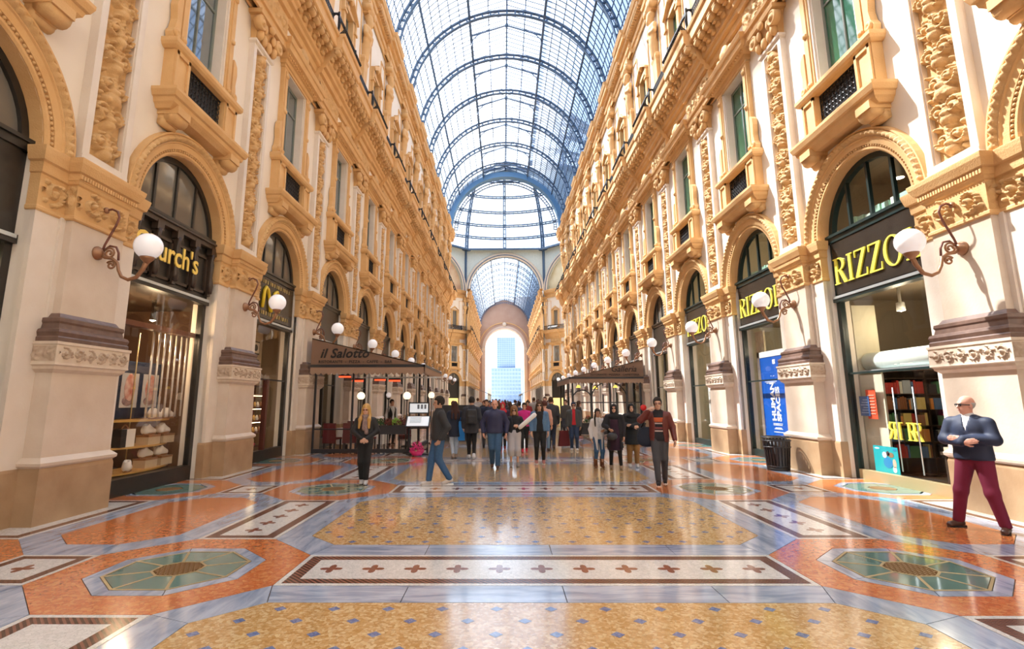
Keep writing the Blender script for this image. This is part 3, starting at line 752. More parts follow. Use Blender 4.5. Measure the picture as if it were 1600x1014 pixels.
for s in (-1, 1):      # raised plaster panels beside the upper windows
    for (a, b, c, d) in ((1.05, 1.12, 15.3, 20.3), (1.9, 1.97, 15.3, 20.3)): pan.box(-.05, .02, s*a, s*b, c, d)
    pan.box(-.05, .02, s*1.05, s*1.97, 15.3, 15.37); pan.box(-.05, .02, s*1.05, s*1.97, 20.23, 20.3)
panel_me = pan.mesh('panel_moulding', OCHRE)
wall_panel = MB()
for s in (-1, 1):
    for a, b in ((1.52, 1.58), (1.75, 1.81)): pass
# ---- arched shop window
def arch_window(bars=True, framem=BLACKWOOD):
    f = MB(); x0, x1 = .2, .32
    f.arcsweep([(H1, -x0), (H1-.12, -x0), (H1-.12, -x1), (H1, -x1)], 5.32, n=24, close=True)
    for s in (-1, 1): f.box(x0, x1, s*H1, s*(H1-.12), 0, 5.32)
    f.box(.14, x1, -H1, H1, 5.24, 5.40); f.box(.10, x1, -H1, H1, 5.36, 5.42)
    return f.mesh('frame', framem)
def mull(u, m):
    t = sqrt((H1-.1)**2-u*u); return MB().box(.22, .29, u-.03, u+.03, 5.4, 5.32+t).mesh('mullion', m)
def lun_pane(u0, u1, m, x=.26):
    n = 6; R = H1-.06; top = [(u0+(u1-u0)*i/n) for i in range(n+1)]
    pts = [(u0, 5.4), (u1, 5.4)]+[(u, 5.32+sqrt(max(.01, R*R-u*u))) for u in top[::-1]]
    pts = [p for i, p in enumerate(pts) if p[1] >= 5.399]
    k = len(pts); v = [(x, a, z) for a, z in pts]+[(x+.012, a, z) for a, z in pts]
    return MB().add(v, [tuple(range(k-1, -1, -1)), tuple(range(k, 2*k))]+[(i, (i+1) % k, k+(i+1) % k, k+i) for i in range(k)]).mesh('pane', m)
AF = {m.name: arch_window(True, m) for m in (BLACKWOOD, DARKGREEN)}
UM = (-.68, 0, .68)
AM = {m.name: [mull(u, m) for u in UM] for m in (BLACKWOOD, DARKGREEN)}
ED = (-1.36, -.68, 0, .68, 1.36)
AP = {m.name: [lun_pane(ED[i]+.0, ED[i+1], m) for i in range(4)] for m in (LUNETTE, SHOPGLASS)}
# ================================================================== WALLS
def wall_mesh(bays, y_from, y_to):
    mb = MB()
    def q(u0, u1, z0, z1, yc): mb.add([(0, yc+u0, z0), (0, yc+u0, z1), (0, yc+u1, z1), (0, yc+u1, z0)], [(0, 1, 2, 3)])
    ZT = 22.5
    for yc in bays:
        h = B/2
        for s in (-1, 1):
            q(*sorted((s*H1, s*h)), 0, 7.0, yc); q(*sorted((s*.75, s*h)), 8.8, 11.75, yc); q(*sorted((s*.5, s*h)), UG0, UG1, yc)
        q(-h, h, 7.0, 8.8, yc); q(-h, h, 11.75, UG0, yc); q(-h, h, UG1, ZT, yc)
        n = 20; a = [pi*i/n for i in range(n+1)]
        for i in range(n):
            p0 = (H1*cos(a[i]), 5.32+H1*sin(a[i])); p1 = (H1*cos(a[i+1]), 5.32+H1*sin(a[i+1]))
            mb.add([(0, yc+p0[0], p0[1]), (0, yc+p1[0], p1[1]), (0, yc+p1[0], 7.0), (0, yc+p0[0], 7.0)], [(0, 3, 2, 1)])
        # masonry behind the facing
        for s in (-1, 1): mb.box(.02, .5, yc+s*H1, yc+s*h, 0, 5.6)
        mb.box(.02, .5, yc-h, yc+h, 7.0, 8.75); mb.box(.3, .5, yc-h, yc+h, 8.75, 22.5)
    if y_from < y_to: mb.box(0, .5, y_from, y_to, 0, ZT)
    return mb
bays = [ROW0+B*k for k in range(-2, 11)]
piers = [Y0+B*k for k in range(-2, 12)]
WALL = {}
for s, nm in ((1, 'wall_right'), (-1, 'wall_left')):
    mb = wall_mesh(bays, -14.2, bays[0]-B/2)
    mb.v = [(s*(XW+x), y, z) for x, y, z in mb.v]
    if s < 0: mb.f = [f[::-1] for f in mb.f]
    WALL[s] = tag(mb.obj(nm, CREAM), 'sunlit cream and ochre arcade facade on the right' if s > 0 else 'shaded cream and ochre arcade facade on the left', 'wall', kind='structure')
def place(s, y): return dict(loc=(s*XW, y, 0), rz=0 if s > 0 else pi)
def pier_set(parent, loc, rz, detail=True, upper=True):
    p = put('pilaster', shaft_me, parent, loc, rz)
    for nm, me in (('plinth', plinth_me), ('pedestal_moulding', pedmould_me), ('pedestal_die', die_me), ('jamb', jamb_me), ('pedestal_cap', friezeblock_me), ('torus_base', torus_me), ('capital', capital_me), ('upper_pilaster', uppil_me), ('upper_capital', upcap_me), ('carved_panel', arab_me)): put(nm, me, p)
    if detail:
        for nm, me in (('carved_band', carvedband_me), ('capital_foliage', caprelief_me), ('dentil_course', dent_me)): put(nm, me, p)
    h = put('herm_figure', herm_me, parent, loc, rz)
    return p
def cornice_set(parent, loc, rz, modillions=True):
    c = put('cornice', cornice_me, parent, loc, rz)
    if modillions:
        for i in range(12):
            u = -B/2+B*(i+.5)/12; put('modillion', modillion_me, c, (-.42-(.2 if abs(u) < 1.12 else 0), u, 0))
    put('frieze_carving', friezerel_me, c); put('frieze_panel', friezepanel_me, c); put('railing', rail_me, c)
    put('top_cornice', topcornice_me, parent, loc, rz)
WN = [0]
ORD = ['first', 'second', 'third', 'fourth', 'fifth', 'sixth', 'seventh', 'eighth', 'ninth', 'tenth', 'eleventh', 'twelfth', 'thirteenth']
def upper_window(loc, rz, gm, label, floor2=False):
    WN[0] += 1
    w = empty('window_%d' % WN[0], loc, rz, label, 'window', kind='structure')
    if not floor2:
        for nm, me in (('surround', surround_me), ('crest', crest_me), ('marble_reveal', wreveal_me), ('sash', wframe_me), ('balcony', balcony_me), ('iron_grille', grille_me), ('grille_backing', gb_me)): put(nm, me, w)
        for me in wp[gm.name]: put('pane', me, w)
    else:
        for nm, me in (('surround', usurr_me), ('sash', usash_me), ('panel_moulding', panel_me)): put(nm, me, w)
        for me in upn[gm.name]: put('pane', me, w)
    return w
def shop_arch(loc, rz, fm, gm, label):
    WN[0] += 1
    w = empty('window_%d' % WN[0], loc, rz, label, 'window', kind='structure')
    put('frame', AF[fm.name], w)
    for me in AM[fm.name]: put('mullion', me, w)
    for me in AP[gm.name]: put('pane', me, w)
    return w
def arch_set(parent, loc, rz):
    a = put('archivolt', archivolt_me, parent, loc, rz); put('egg_moulding', egg_me, a); put('bead_moulding', bead_me, a)
for s in (1, -1):
    sd = 'right' if s > 0 else 'left'
    for k, y in enumerate(piers):
        if y < -8: continue
        pier_set(WALL[s], **place(s, y), detail=True); cornice_set(WALL[s], **place(s, y), modillions=(2 < y < 60))
    for k, y in enumerate(bays):
        n = k-2                              # 0 = first whole arch in view
        arch_set(WALL[s], **place(s, y))
        gm = WINGLASS_G if s > 0 else WINGLASS
        if n >= 0:
            w1 = '%s first-floor window along the %s facade from the front, over the %s shop arch' % (ORD[n], sd, ORD[n])
            w2 = '%s second-floor window along the %s facade from the front, above the long balcony' % (ORD[n], sd)
        else:
            w1 = 'first-floor window with balcony on the %s facade, cut off by the top picture edge%s' % (sd, '' if n == -1 else ', nearest one')
            w2 = 'second-floor window on the %s facade outside the picture top%s' % (sd, '' if n == -1 else ', nearest one')
        upper_window(**place(s, y), gm=gm, label=w1); upper_window(**place(s, y), gm=gm, label=w2, floor2=True)
# ================================================================== GLASS VAULT
VZ, VR = 22.4, 6.6; VO = 7.0; LXE = 2.7
TH = acos(LXE/VO); LZ = VZ+VO*sin(TH)
def arcbox(mb, r0, r1, y0, y1, a0=0., a1=pi, n=40):
    v = []; f = []
    for i in range(n+1):
        a = a0+(a1-a0)*i/n; c, s = cos(a), sin(a)
        v += [(r0*c, y0, VZ+r0*s), (r1*c, y0, VZ+r1*s), (r1*c, y1, VZ+r1*s), (r0*c, y1, VZ+r0*s)]
    for i in range(n):
        for k in range(4): f.append((i*4+k, i*4+(k+1) % 4, i*4+4+(k+1) % 4, i*4+4+k))
    return mb.add(v, f)
rb = MB(); arcbox(rb, VR, VR+.075, -.11, .11); arcbox(rb, VO-.075, VO, -.11, .11)
for i in range(37):
    a = pi*i/36; c, s = cos(a), sin(a); rm = (VR+VO)/2
    rb.obox((rm*c, 0, VZ+rm*s), ((VO-VR)/2*c, 0, (VO-VR)/2*s), (0, .06, 0), (-s*.06, 0, c*.06))
rib_me = rb.mesh('roof_rib', STEEL)
RIDGE = LZ+1.35
def lantern_line(t):      # 0 eave .. 1 ridge
    return (LXE*(1-t), LZ+.4+(RIDGE-LZ-.4)*t)
tb = MB()
for s in (1, -1):
    arcbox(tb, VO, VO+.05, -.024, .024, 0 if s > 0 else pi-TH, TH if s > 0 else pi, 14)
    e = lantern_line(0); r_ = lantern_line(1)
    tb.tube([(s*e[0], 0, e[1]), (s*r_[0], 0, r_[1])], .03, 4, False)
    tb.tube([(s*LXE, 0, LZ), (s*LXE, 0, LZ+.4)], .022, 4, False)
glazbar_me = tb.mesh('glazing_bar', STEEL)
tr = MB()
for s in (1, -1):
    e = lantern_line(0)
    tr.tube([(s*e[0], 0, e[1]-.05), (0, 0, RIDGE-.1)], .06, 5, False)
    tr.tube([(s*LXE, 0, LZ-.5+.0), (s*(LXE-.12), 0, LZ+.05), (s*(LXE-.5), 0, LZ+.45), (s*(LXE-1.3), 0, LZ+.85)], .04, 5, False)
    for q in (.25, .5, .75): tr.tube([(s*(LXE-.15-q*.9), 0, LZ+.15+q*.65), (s*(LXE-.1-q*.9), 0, LZ+.5+q*.45)], .014, 4, False)
tr.sphere((0, 0, RIDGE-.12), .15, 8, 6)
truss_me = tr.mesh('lantern_truss', STEEL)
NC = 11
# panes of one row: quads between bars
CELLS = []
for s in (1, -1):
    for i in range(NC):
        a0, a1 = TH*i/NC, TH*(i+1)/NC
        CELLS.append([(s*(VO+.03)*cos(a), VZ+(VO+.03)*sin(a)) for a in (a0, a1)])
    for i in range(2): CELLS.append([(s*lantern_line(t)[0], lantern_line(t)[1]) for t in (i/2, i/2+.5)])
PY_ = .49
def pane_mb(mb, c, y0, y1, g=.012):
    (x0, z0), (x1, z1) = c; d = Vector((x1-x0, z1-z0)).normalized(); n = Vector((-d.y, d.x))*.006
    if n.y < 0: n = -n
    a = Vector((x0, z0))+d*g; b = Vector((x1, z1))-d*g
    v = []
    for y in (y0+g, y1-g):
        for p in (a, b):
            for k in (-1, 1): q = p+n*k; v.append((q.x, y, q.y))
    mb.add(v, [(0, 2, 3, 1), (4, 5, 7, 6), (0, 1, 5, 4), (2, 6, 7, 3), (0, 4, 6, 2), (1, 3, 7, 5)])
PANE_ME = []
for c in CELLS:
    m = MB(); pane_mb(m, c, 0, PY_); PANE_ME.append(m.mesh('roof_pane', ROOFGLASS))
def vault(name, label, ya, yb, single=None):
    gb = MB()
    for s in (1, -1): gb.box(s*(VR-.05), s*(XW+.05), ya, yb, VZ-.12, VZ+.05)
    V = tag(gb.obj(name, STEEL), label, 'roof', kind='structure')
    n = round((yb-ya)/PY_)
    for i in range(n+1): put('glazing_bar', glazbar_me, V, (0, ya+i*PY_, 0))
    def lng(x, z, w, h): MB().box(x-w, x+w, ya, yb, z-h, z+h).obj('purlin', STEEL, V)
    for s in (1, -1):
        for i in range(1, NC):
            a = TH*i/NC; hv = (i == 6); lng(s*(VO+.01)*cos(a), VZ+(VO+.01)*sin(a), .07 if hv else .028, .08 if hv else .028)
        lng(s*LXE, LZ, .085, .1); lng(s*LXE, LZ+.42, .05, .05)
        p = lantern_line(.5); lng(s*p[0], p[1], .03, .03)
    lng(0, RIDGE, .05, .06)
    rest = MB(); cnt = 0
    for i in range(n):
        y = ya+i*PY_
        for c, me in zip(CELLS, PANE_ME):
            if single and single[0] <= y <= single[1] and cnt < 300: put('roof_pane', me, V, (0, y, 0)); cnt += 1
            else: pane_mb(rest, c, y, y+PY_)
    for s in (1, -1): rest.box(s*LXE-.005, s*LXE+.005, ya, yb, LZ, LZ+.4)
    tag_stuff(rest.obj('roof_panes', ROOFGLASS, V))
    return V
roof = vault('ceiling', 'iron and glass barrel vault over the near arcade', -14, 62.0, (31, 36.8))
for k in range(-4, 11):
    y = Y0+1.0+B*k; put('roof_rib', rib_me, roof, (0, y, 0)); put('lantern_truss', truss_me, roof, (0, y+B/2, 0))
ea = MB(); arcbox(ea, VR-.12, VO+.1, 60.9, 61.9, 0, pi, 48)
o = ea.obj('end_arch', STEEL2, roof)
ea = MB(); arcbox(ea, VR-.35, VR-.27, 61.9, 62.1, 0, pi, 48); arcbox(ea, VR-.7, VR-.62, 61.9, 62.1, 0, pi, 48)
for i in range(57):
    a = pi*i/56; ea.obox(((VR-.48)*cos(a), 62, VZ+(VR-.48)*sin(a)), (.18*cos(a), 0, .18*sin(a)), (0, .06, 0), (-.035*sin(a), 0, .035*cos(a)))
ea.obj('end_rib', STEEL, roof)
# unseen wall added behind the viewer to keep sky light out of the arcade
bw = MB(); bw.box(-7.6, 7.6, -14.6, -14.2, 0, 31)
tag(bw.obj('wall_light_block', CREAM), 'unseen plain cream wall added behind the viewer to block sky light', 'wall', kind='structure')
# ================================================================== CROSSING
OC = 80.3; OR = 18.25
of = MB(); of.prism([(OR*1.082*cos(a), OC+OR*1.082*sin(a)) for a in [pi/8+k*pi/4 for k in range(8)]], -.2, -.02)
octfloor = tag(of.obj('floor_octagon', TAN), 'mosaic floor under the glass dome', 'floor', kind='structure')
for i, (r0_, r1_, m) in enumerate(((17.8, 16.6, BLUEM2), (16.5, 14.5, WHITEMOS), (14.4, 13.6, BLUEM2), (8, 7.2, BLUEM2), (7.1, 4, ORANGE), (3.9, 0.4, WHITEMOS))):
    p = lambda r: [(r*cos(a), OC+r*sin(a)) for a in [pi/8+k*pi/4 for k in range(8)]]
    MB().ring(p(r0_), p(r1_), -.03, 0).obj('mosaic_ring', m, octfloor)
ffar = tag(MB().box(-7.4, 7.4, 98.6, 150, -.2, 0).obj('floor_far', TAN), 'mosaic floor of the far arcade arm', 'floor', kind='structure')
for k in range(10):
    y = 100+B*k; MB().box(-5.5, 5.5, y, y+.9, -.02, .002).obj('marble_slab', BLUEM, ffar)
BRICK = mat('pinkish arch stone', (.42, .24, .17), .7, noise=(.6, (.5, .33, .24), .3))
SPAN = mat('pale green spandrel tiles', (.50, .56, .52), .5, noise=(4, (.66, .68, .62), .3))
MURAL = mat('faded lunette mosaic', (.45, .20, .12), .6, noise=(.7, (.78, .66, .42), .15))
MURAL2 = mat('golden lunette mosaic', (.60, .46, .22), .6, noise=(.6, (.80, .74, .55), .15))
def side_frame(a): return dict(loc=(OR*cos(a), OC+OR*sin(a), 0), rz=a)
DZ = 30.6
def spandrel(a, name, label, mural=None):
    mb = MB(); n = 28; R = 6.75; hw = 7.56
    arc = [(R*cos(pi*i/n), VZ+R*sin(pi*i/n)) for i in range(n+1)]
    for i in range(n):
        p0, p1 = arc[i], arc[i+1]
        mb.add([(x, p0[0], p0[1]) for x in (0, .4)]+[(x, p1[0], p1[1]) for x in (0, .4)], [(0, 1, 3, 2)])
        mb.add([(0, *p0), (0, *p1), (0, p1[0], DZ), (0, p0[0], DZ)], [(0, 1, 2, 3)])
    for s in (1, -1): mb.add([(0, s*R, VZ), (0, s*hw, VZ), (0, s*hw, DZ), (0, s*R, DZ)], [(0, 1, 2, 3)])
    o = tag(mb.obj(name, SPAN, **side_frame(a)), label, 'wall', kind='structure')
    ar = MB(); ar.arcsweep([(R-.05, .25), (R+.15, .35), (R+.75, .3), (R+.85, .15), (R+.85, -.05)], VZ, n=32); ar.obj('arch_moulding', CARVED, o)
    rg = MB()
    rg.arcsweep([(R+.2, .38), (R+.35, .42), (R+.35, .3)], VZ, n=32); rg.obj('arch_iron', STEEL, o)
    if mural:
        lm = MB(); pts = [(0.35, R*cos(pi*i/n), VZ+R*sin(pi*i/n)) for i in range(n+1)]; lm.add(pts, [tuple(range(n+1))]); lm.obj('lunette_mosaic', mural, o)
        b = MB(); b.box(-.25, .3, -R, R, VZ-.25, VZ+.1); b.obj('lunette_sill', OCHRE, o)
        rr = MB(); rail_run(rr, -6.2, 6.2, .4, .0, VZ+.9); rr.v = [(x, y, z if z > 16 else z+VZ-14.64+.1) for x, y, z in rr.v]
    return o
wl = MB()
octwalls = {}
for nm, a, lab, mu in (('wall_octagon_far', pi/2, 'glazed tile spandrel over the arch of the far arm', None), ('wall_octagon_near', -pi/2, 'spandrel over the near arm on the dome side', None),
                       ('wall_octagon_far_right', pi/4, 'golden lunette wall on the far right of the crossing', MURAL2), ('wall_octagon_far_left', 3*pi/4, 'reddish lunette wall on the far left of the crossing', MURAL),
                       ('wall_octagon_near_right', -pi/4, 'lunette wall on the near right of the crossing', MURAL2), ('wall_octagon_near_left', -3*pi/4, 'lunette wall on the near left of the crossing', MURAL),
                       ('wall_octagon_right', 0, 'lunette wall on the right of the crossing', MURAL), ('wall_octagon_left', pi, 'lunette wall on the left of the crossing', MURAL2)):
    octwalls[nm] = spandrel(a, nm, lab, mu)
# facades under the two far lunettes
for sd, a in (('right', pi/4), ('left', 3*pi/4)):
    fr_ = side_frame(a); mb = wall_mesh([-B, 0, B], 0, 0); mb.box(0, .5, 1.5*B, 7.7, 0, 22.5); mb.box(0, .5, -7.7, -1.5*B, 0, 22.5)
    w = tag(mb.obj('wall_crossing_'+sd, CREAM, **fr_), 'diagonal cream facade of the crossing beyond the %s wall' % sd, 'wall', kind='structure')
    R = Matrix.Rotation(a, 4, 'Z')
    for i in (-1, 0, 1):
        arch_set(w, (0, i*B, 0), 0); 
        g = R @ Vector((0, i*B, 0)); L = (fr_['loc'][0]+g.x, fr_['loc'][1]+g.y, 0); t_ = {-1: 'nearest', 0: 'middle', 1: 'farthest'}[i if sd == 'right' else i]
        q = ('in the middle' if i == 0 else ('beside the far arm opening' if (i == 1) == (sd == 'right') else 'hidden behind the %s wall' % sd))
        upper_window(L, a, WINGLASS, 'first-floor window on the %s diagonal facade of the crossing, %s' % (sd, q)); upper_window(L, a, WINGLASS, 'top window on the %s diagonal facade of the crossing, %s' % (sd, q), True)
        shop_arch(L, a, BLACKWOOD, LUNETTE, 'dark arched shop window on the %s diagonal facade of the crossing, %s' % (sd, q))
        MB().box(.3, .36, i*B-1.4, i*B+1.4, 2.2, 5.3).obj('shop_front', BLACKWOOD, w)
        MB().box(.3, .36, i*B-1.4, i*B+1.4, 0, 2.2).obj('lit_display', mat('lit yellow shop display', (.8, .6, .2), .5, emit=((1, .75, .25), .9)), w)
    for i in (-1.5, -.5, .5, 1.5): pier_set(w, (0, i*B, 0), 0, False); 
    for i in (-1, 0, 1): cornice_set(w, (0, i*B+0, 0), 0, False)
for a in (-pi/4, -3*pi/4, 0, pi):
    m = MB(); m.box(.1, .6, -7.6, 7.6, 0, 22.6); m.obj('wall_lower', CREAM, [o for n, o in octwalls.items() if abs(((o.rotation_euler.z-a+pi) % (2*pi))-pi) < .01][0])
# ------------------------------------------------------------------ dome
dr = MB()
for k in range(16): pass
def dpt(a, ph, R=19.5): c = cos(ph); return (R*c*cos(a), R*c*sin(a), DZ+17.2*sin(ph))
rg = MB(); pts = [(19.7*cos(a), 19.7*sin(a), DZ) for a in [2*pi*k/64 for k in range(65)]]
rg.tube(pts, .35, 6, True, False); rg.ring([(19.9*cos(a), 19.9*sin(a)) for a in [pi/8+k*pi/4 for k in range(8)]], [(19.9*.92*cos(a), 19.9*.92*sin(a)) for a in [pi/8+k*pi/4 for k in range(8)]], DZ-.4, DZ-.05)
dome = tag(rg.obj('glass_dome', STEEL, None, (0, OC, 0)), 'great iron and glass dome over the crossing', 'dome', kind='structure')
d1 = MB()
for off in (0, .55):
    for da in (-.011, .011): d1.tube([dpt(da, radians(q), 19.5-off) for q in range(0, 82, 4)], .11, 5, False, False)
for q in range(2, 80, 3): d1.tube([dpt(-.011, radians(q), 19.0), dpt(.011, radians(q), 19.0)], .08, 4, False, False); d1.tube([dpt(.011, radians(q), 19.5), dpt(.011, radians(q), 18.95)], .07, 4, False, False)
me = d1.mesh('dome_rib', STEEL)
for k in range(16): put('dome_rib', me, dome, rz=pi/8*k+pi/8*0)
leg = MB(); leg.tube([(19.6, 0, DZ), (19.75, 0, 22.4)], .25, 6, False); me = leg.mesh('dome_leg', STEEL)
for k in range(8): put('dome_leg', me, dome, rz=pi/8+pi/4*k)
PH = [0, 8, 16, 24.5, 34, 44, 55, 67, 80]
for j, q in enumerate(PH[1:]):
    r2 = MB(); ph = radians(q)
    for off in (0, .5):
        r2.tube([dpt(a, ph+off*.02, 19.5-off) for a in [2*pi*k/64 for k in range(65)]], .15, 4, False, False)
    for k in range(128): a = 2*pi*k/128; r2.tube([dpt(a, ph, 19.5), dpt(a, ph+.01, 19.0)], .07, 4, False, False)
    r2.obj('dome_ring', STEEL, dome)
for j in range(8):
    a0, a1 = -pi/16, pi/16; p0, p1 = radians(PH[j]), radians(PH[j+1]); m = MB(); g = .003
    N = 4
    m.grid([[dpt(a0+g+(a1-a0-2*g)*i/N, p0+(p1-p0)*t/2, 19.6) for t in range(3)] for i in range(N+1)], False)
    m.grid([[dpt(a1-g-(a1-a0-2*g)*i/N, p0+(p1-p0)*t/2, 19.58) for t in range(3)] for i in range(N+1)], False)
    me = m.mesh('dome_pane', ROOFGLASS)
    for k in range(16): put('dome_pane', me, dome, rz=pi/8*k+pi/16)
ba = MB()
for j in range(8):
    for t in range(1, 6):
        ph = radians(PH[j]+(PH[j+1]-PH[j])*t/6)
        for k in range(0): pass
for k in range(128): ba.tube([dpt(2*pi*k/128, radians(q), 19.58) for q in range(0, 81, 8)], .03, 3, False, False)
tag_stuff(ba.obj('dome_glazing_bars', STEEL, dome))
# ------------------------------------------------------------------ far arm
FA, FB = 98.6, 147.6
roof2 = vault('ceiling_far', 'iron and glass barrel vault over the far arcade arm', FA, FB, None)
for k in range(11): put('roof_rib', rib_me, roof2, (0, FA+.2+B*k*.98, 0))
for s, sd in ((1, 'right'), (-1, 'left')):
    bs = [FA+B*(k+.5) for k in range(10)]; mb = wall_mesh(bs, 0, 0); mb.v = [(s*(XW+x), y, z) for x, y, z in mb.v]
    w = tag(mb.obj('wall_far_'+sd, CREAM), 'ochre facade of the far arm on the %s' % sd, 'wall', kind='structure')
    for y in bs:
        pl = place(s, y); put('archivolt', archivolt_me, w, **pl); put('surround', surround_me, w, **pl); put('balcony', balcony_me, w, **pl); put('surround', usurr_me, w, **pl)
        for me in wp['reflective window glass']: put('pane', me, w, **pl)
        MB().box(.3, .36, -1.45, 1.45, 0, 6.8).obj('shop_front', BLACKWOOD, w, **pl)
        pl = place(s, y-B/2)
        for nm, me in (('upper_pilaster', uppil_me), ('upper_capital', upcap_me), ('capital', capital_me), ('jamb', jamb_me), ('cornice', cornice_me), ('top_cornice', topcornice_me), ('railing', rail_me), ('herm_figure', herm_me)): put(nm, me, w, **pl)
# triumphal arch at the end
ta = MB(); HW, SP = 5.5, 16.4; n = 28
for i in range(n):
    a0, a1 = pi*i/n, pi*(i+1)/n; p0 = (HW*cos(a0), SP+HW*sin(a0)); p1 = (HW*cos(a1), SP+HW*sin(a1))
    for y in (0, 3): ta.add([(p0[0], y, p0[1]), (p1[0], y, p1[1]), (p1[0], y, 31), (p0[0], y, 31)], [(0, 1, 2, 3)])
    ta.add([(p0[0], 0, p0[1]), (p1[0], 0, p1[1]), (p1[0], 3, p1[1]), (p0[0], 3, p0[1])], [(0, 1, 2, 3)])
for s in (1, -1): ta.box(s*HW, s*7.6, 0, 3, 0, 31)
tri = tag(ta.obj('wall_end', BRICK, None, (0, FB, 0)), 'pinkish stone end wall with a tall open arch', 'wall', kind='structure')
for r0_, r1_, m, nm, dd in ((HW+.02, HW+.75, mat('pale arch ring', (.62, .50, .42), .6), 'arch_ring', .22), (HW+1.5, HW+1.75, OCHRE, 'outer_arch_ring', .14)):
    a = MB(); a.arcsweep([(r0_, -.3), (r0_, dd), (r1_, dd), (r1_, 0)], SP, n=32); a.v = [(y, x-.0, z) for x, y, z in a.v]; a.obj(nm, m, tri)
for s in (1, -1): MB().box(s*HW, s*(HW+.85), -.3, 0, SP-.7, SP).obj('impost', CARVED, tri); MB().box(s*(HW+.02), s*(HW+.8), -.15, 0, 0, SP-.7).obj('arch_jamb', MATS['pale arch ring'], tri)
MB().sphere((0, -.3, SP+HW+1.15), .6, 10, 8, (1, .4, 1)).obj('medallion', CARVED, tri)
# outside
gnd = tag(MB().box(-400, 400, 150.6, 900, -.3, -.03).obj('ground', mat('pale street paving', (.5, .48, .45), .7)), 'bright street beyond the end arch', 'ground', kind='structure')
tw = empty('office_tower', (2, 420, 0), 0, 'tall office tower, pale blue with haze, seen through the end arch', 'building')
HZ = mat('hazed blue tower cladding', (.42, .54, .70), .5); HG = mat('tower window bands', (.25, .38, .56), .2, spec=.8); HW_ = mat('hazed tower spandrel', (.56, .65, .76), .6)  # distance haze is mixed into these blue-grey tower colours
MB().box(-7.4, 7.4, 0, 14, 0, 52).obj('tower_body', HZ, tw); MB().box(-12, 12, -3, 10, 0, 27.5).obj('podium_body', HZ, tw)
for i in range(15): MB().box(-7.0, 7.0, -.25, .1, 28.4+i*1.6, 29.4+i*1.6).obj('window_band', HG, tw)
for i in range(9):
    for j in range(10): MB().box(-11.4+j*2.32, -11.4+j*2.32+1.7, -3.3, -2.9, 1.5+i*2.9, 3.4+i*2.9).obj('window_pane', HG, tw)
for j in range(9): MB().box(-7.2+j*1.78, -7.05+j*1.78, -.4, 0, 28, 52).obj('mullion', HW_, tw)
for i, (x, h, lab) in enumerate(((-26, 30, 'low white building left of the tower through the end arch'), (27, 26, 'low white building right of the tower through the end arch'))):
    t = empty('city_building', (x, 440, 0), 0, lab, 'building'); MB().box(-12, 12, 0, 12, 0, h).obj('wall', HW_, t)
    for r_ in range(6):
        for c_ in range(6): MB().box(-10+c_*3.5, -8.3+c_*3.5, -.2, .1, 3+r_*4, 5.2+r_*4).obj('window', HG, t)
    MB().box(-12.3, 12.3, -.3, 12.3, h, h+.8).obj('roof', HZ, t)
for s, sd in ((1, 'right'), (-1, 'left')):
    t = empty('shop_awning', (s*6.8, 112, 0), 0 if s > 0 else pi, 'grey awning over the cafe in the far arm on the %s' % sd, 'awning')
    m = MB(); m.add([(0, -11, 4.6), (-3.6, -11, 3.1), (-3.6, 11, 3.1), (0, 11, 4.6), (0, -11, 4.5), (-3.6, -11, 3.0), (-3.6, 11, 3.0), (0, 11, 4.5)], [(0, 1, 2, 3), (7, 6, 5, 4), (0, 4, 5, 1), (1, 5, 6, 2), (2, 6, 7, 3)]); m.obj('canopy', mat('grey awning cloth', (.30, .27, .24), .8), t)
    MB().box(-3.65, -3.55, -11, 11, 2.75, 3.1).obj('valance', MATS['grey awning cloth'], t)
    for y in (-10.8, 0, 10.8): MB().box(-3.6, -3.5, y-.05, y+.05, 0, 3.05).obj('post', IRON, t)
# ================================================================== SHOPS
def room(d0, d1, h=2.4, zt=7.15, z0=-.01):
    m = MB(); m.add([(d0, -h, z0), (d1, -h, z0), (d1, h, z0), (d0, h, z0), (d0, -h, zt), (d1, -h, zt), (d1, h, zt), (d0, h, zt)], [(0, 1, 2, 3), (4, 7, 6, 5), (1, 5, 6, 2), (0, 4, 5, 1), (3, 2, 6, 7)])
    return m
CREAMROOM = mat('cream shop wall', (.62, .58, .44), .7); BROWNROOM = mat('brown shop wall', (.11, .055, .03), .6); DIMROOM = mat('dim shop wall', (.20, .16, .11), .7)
SPOT = mat('shop spotlight bulb', (1, .95, .85), .4, emit=((1, .85, .6), 14)); WARMSTRIP = mat('warm shop lamp', (1, .9, .7), .4, emit=((1, .78, .45), 9))
WHITEP = mat('white enamel', (.82, .84, .80), .35); MINT = mat('pale mint roller', (.72, .80, .74), .4); STRIPM = mat('brushed metal strip', (.55, .60, .62), .3, metal=.6)
def shop_light(parent, loc, energy, col=(1, .82, .55), r=.15):
    l = bpy.data.lights.new('lamp_light', 'POINT'); l.energy = energy; l.color = col; l.shadow_soft_size = r
    o = bpy.data.objects.new('lamp_light', l); COL.objects.link(o); o.parent = parent; o.location = loc; return o
ROTL = (pi/2, 0, -pi/2)
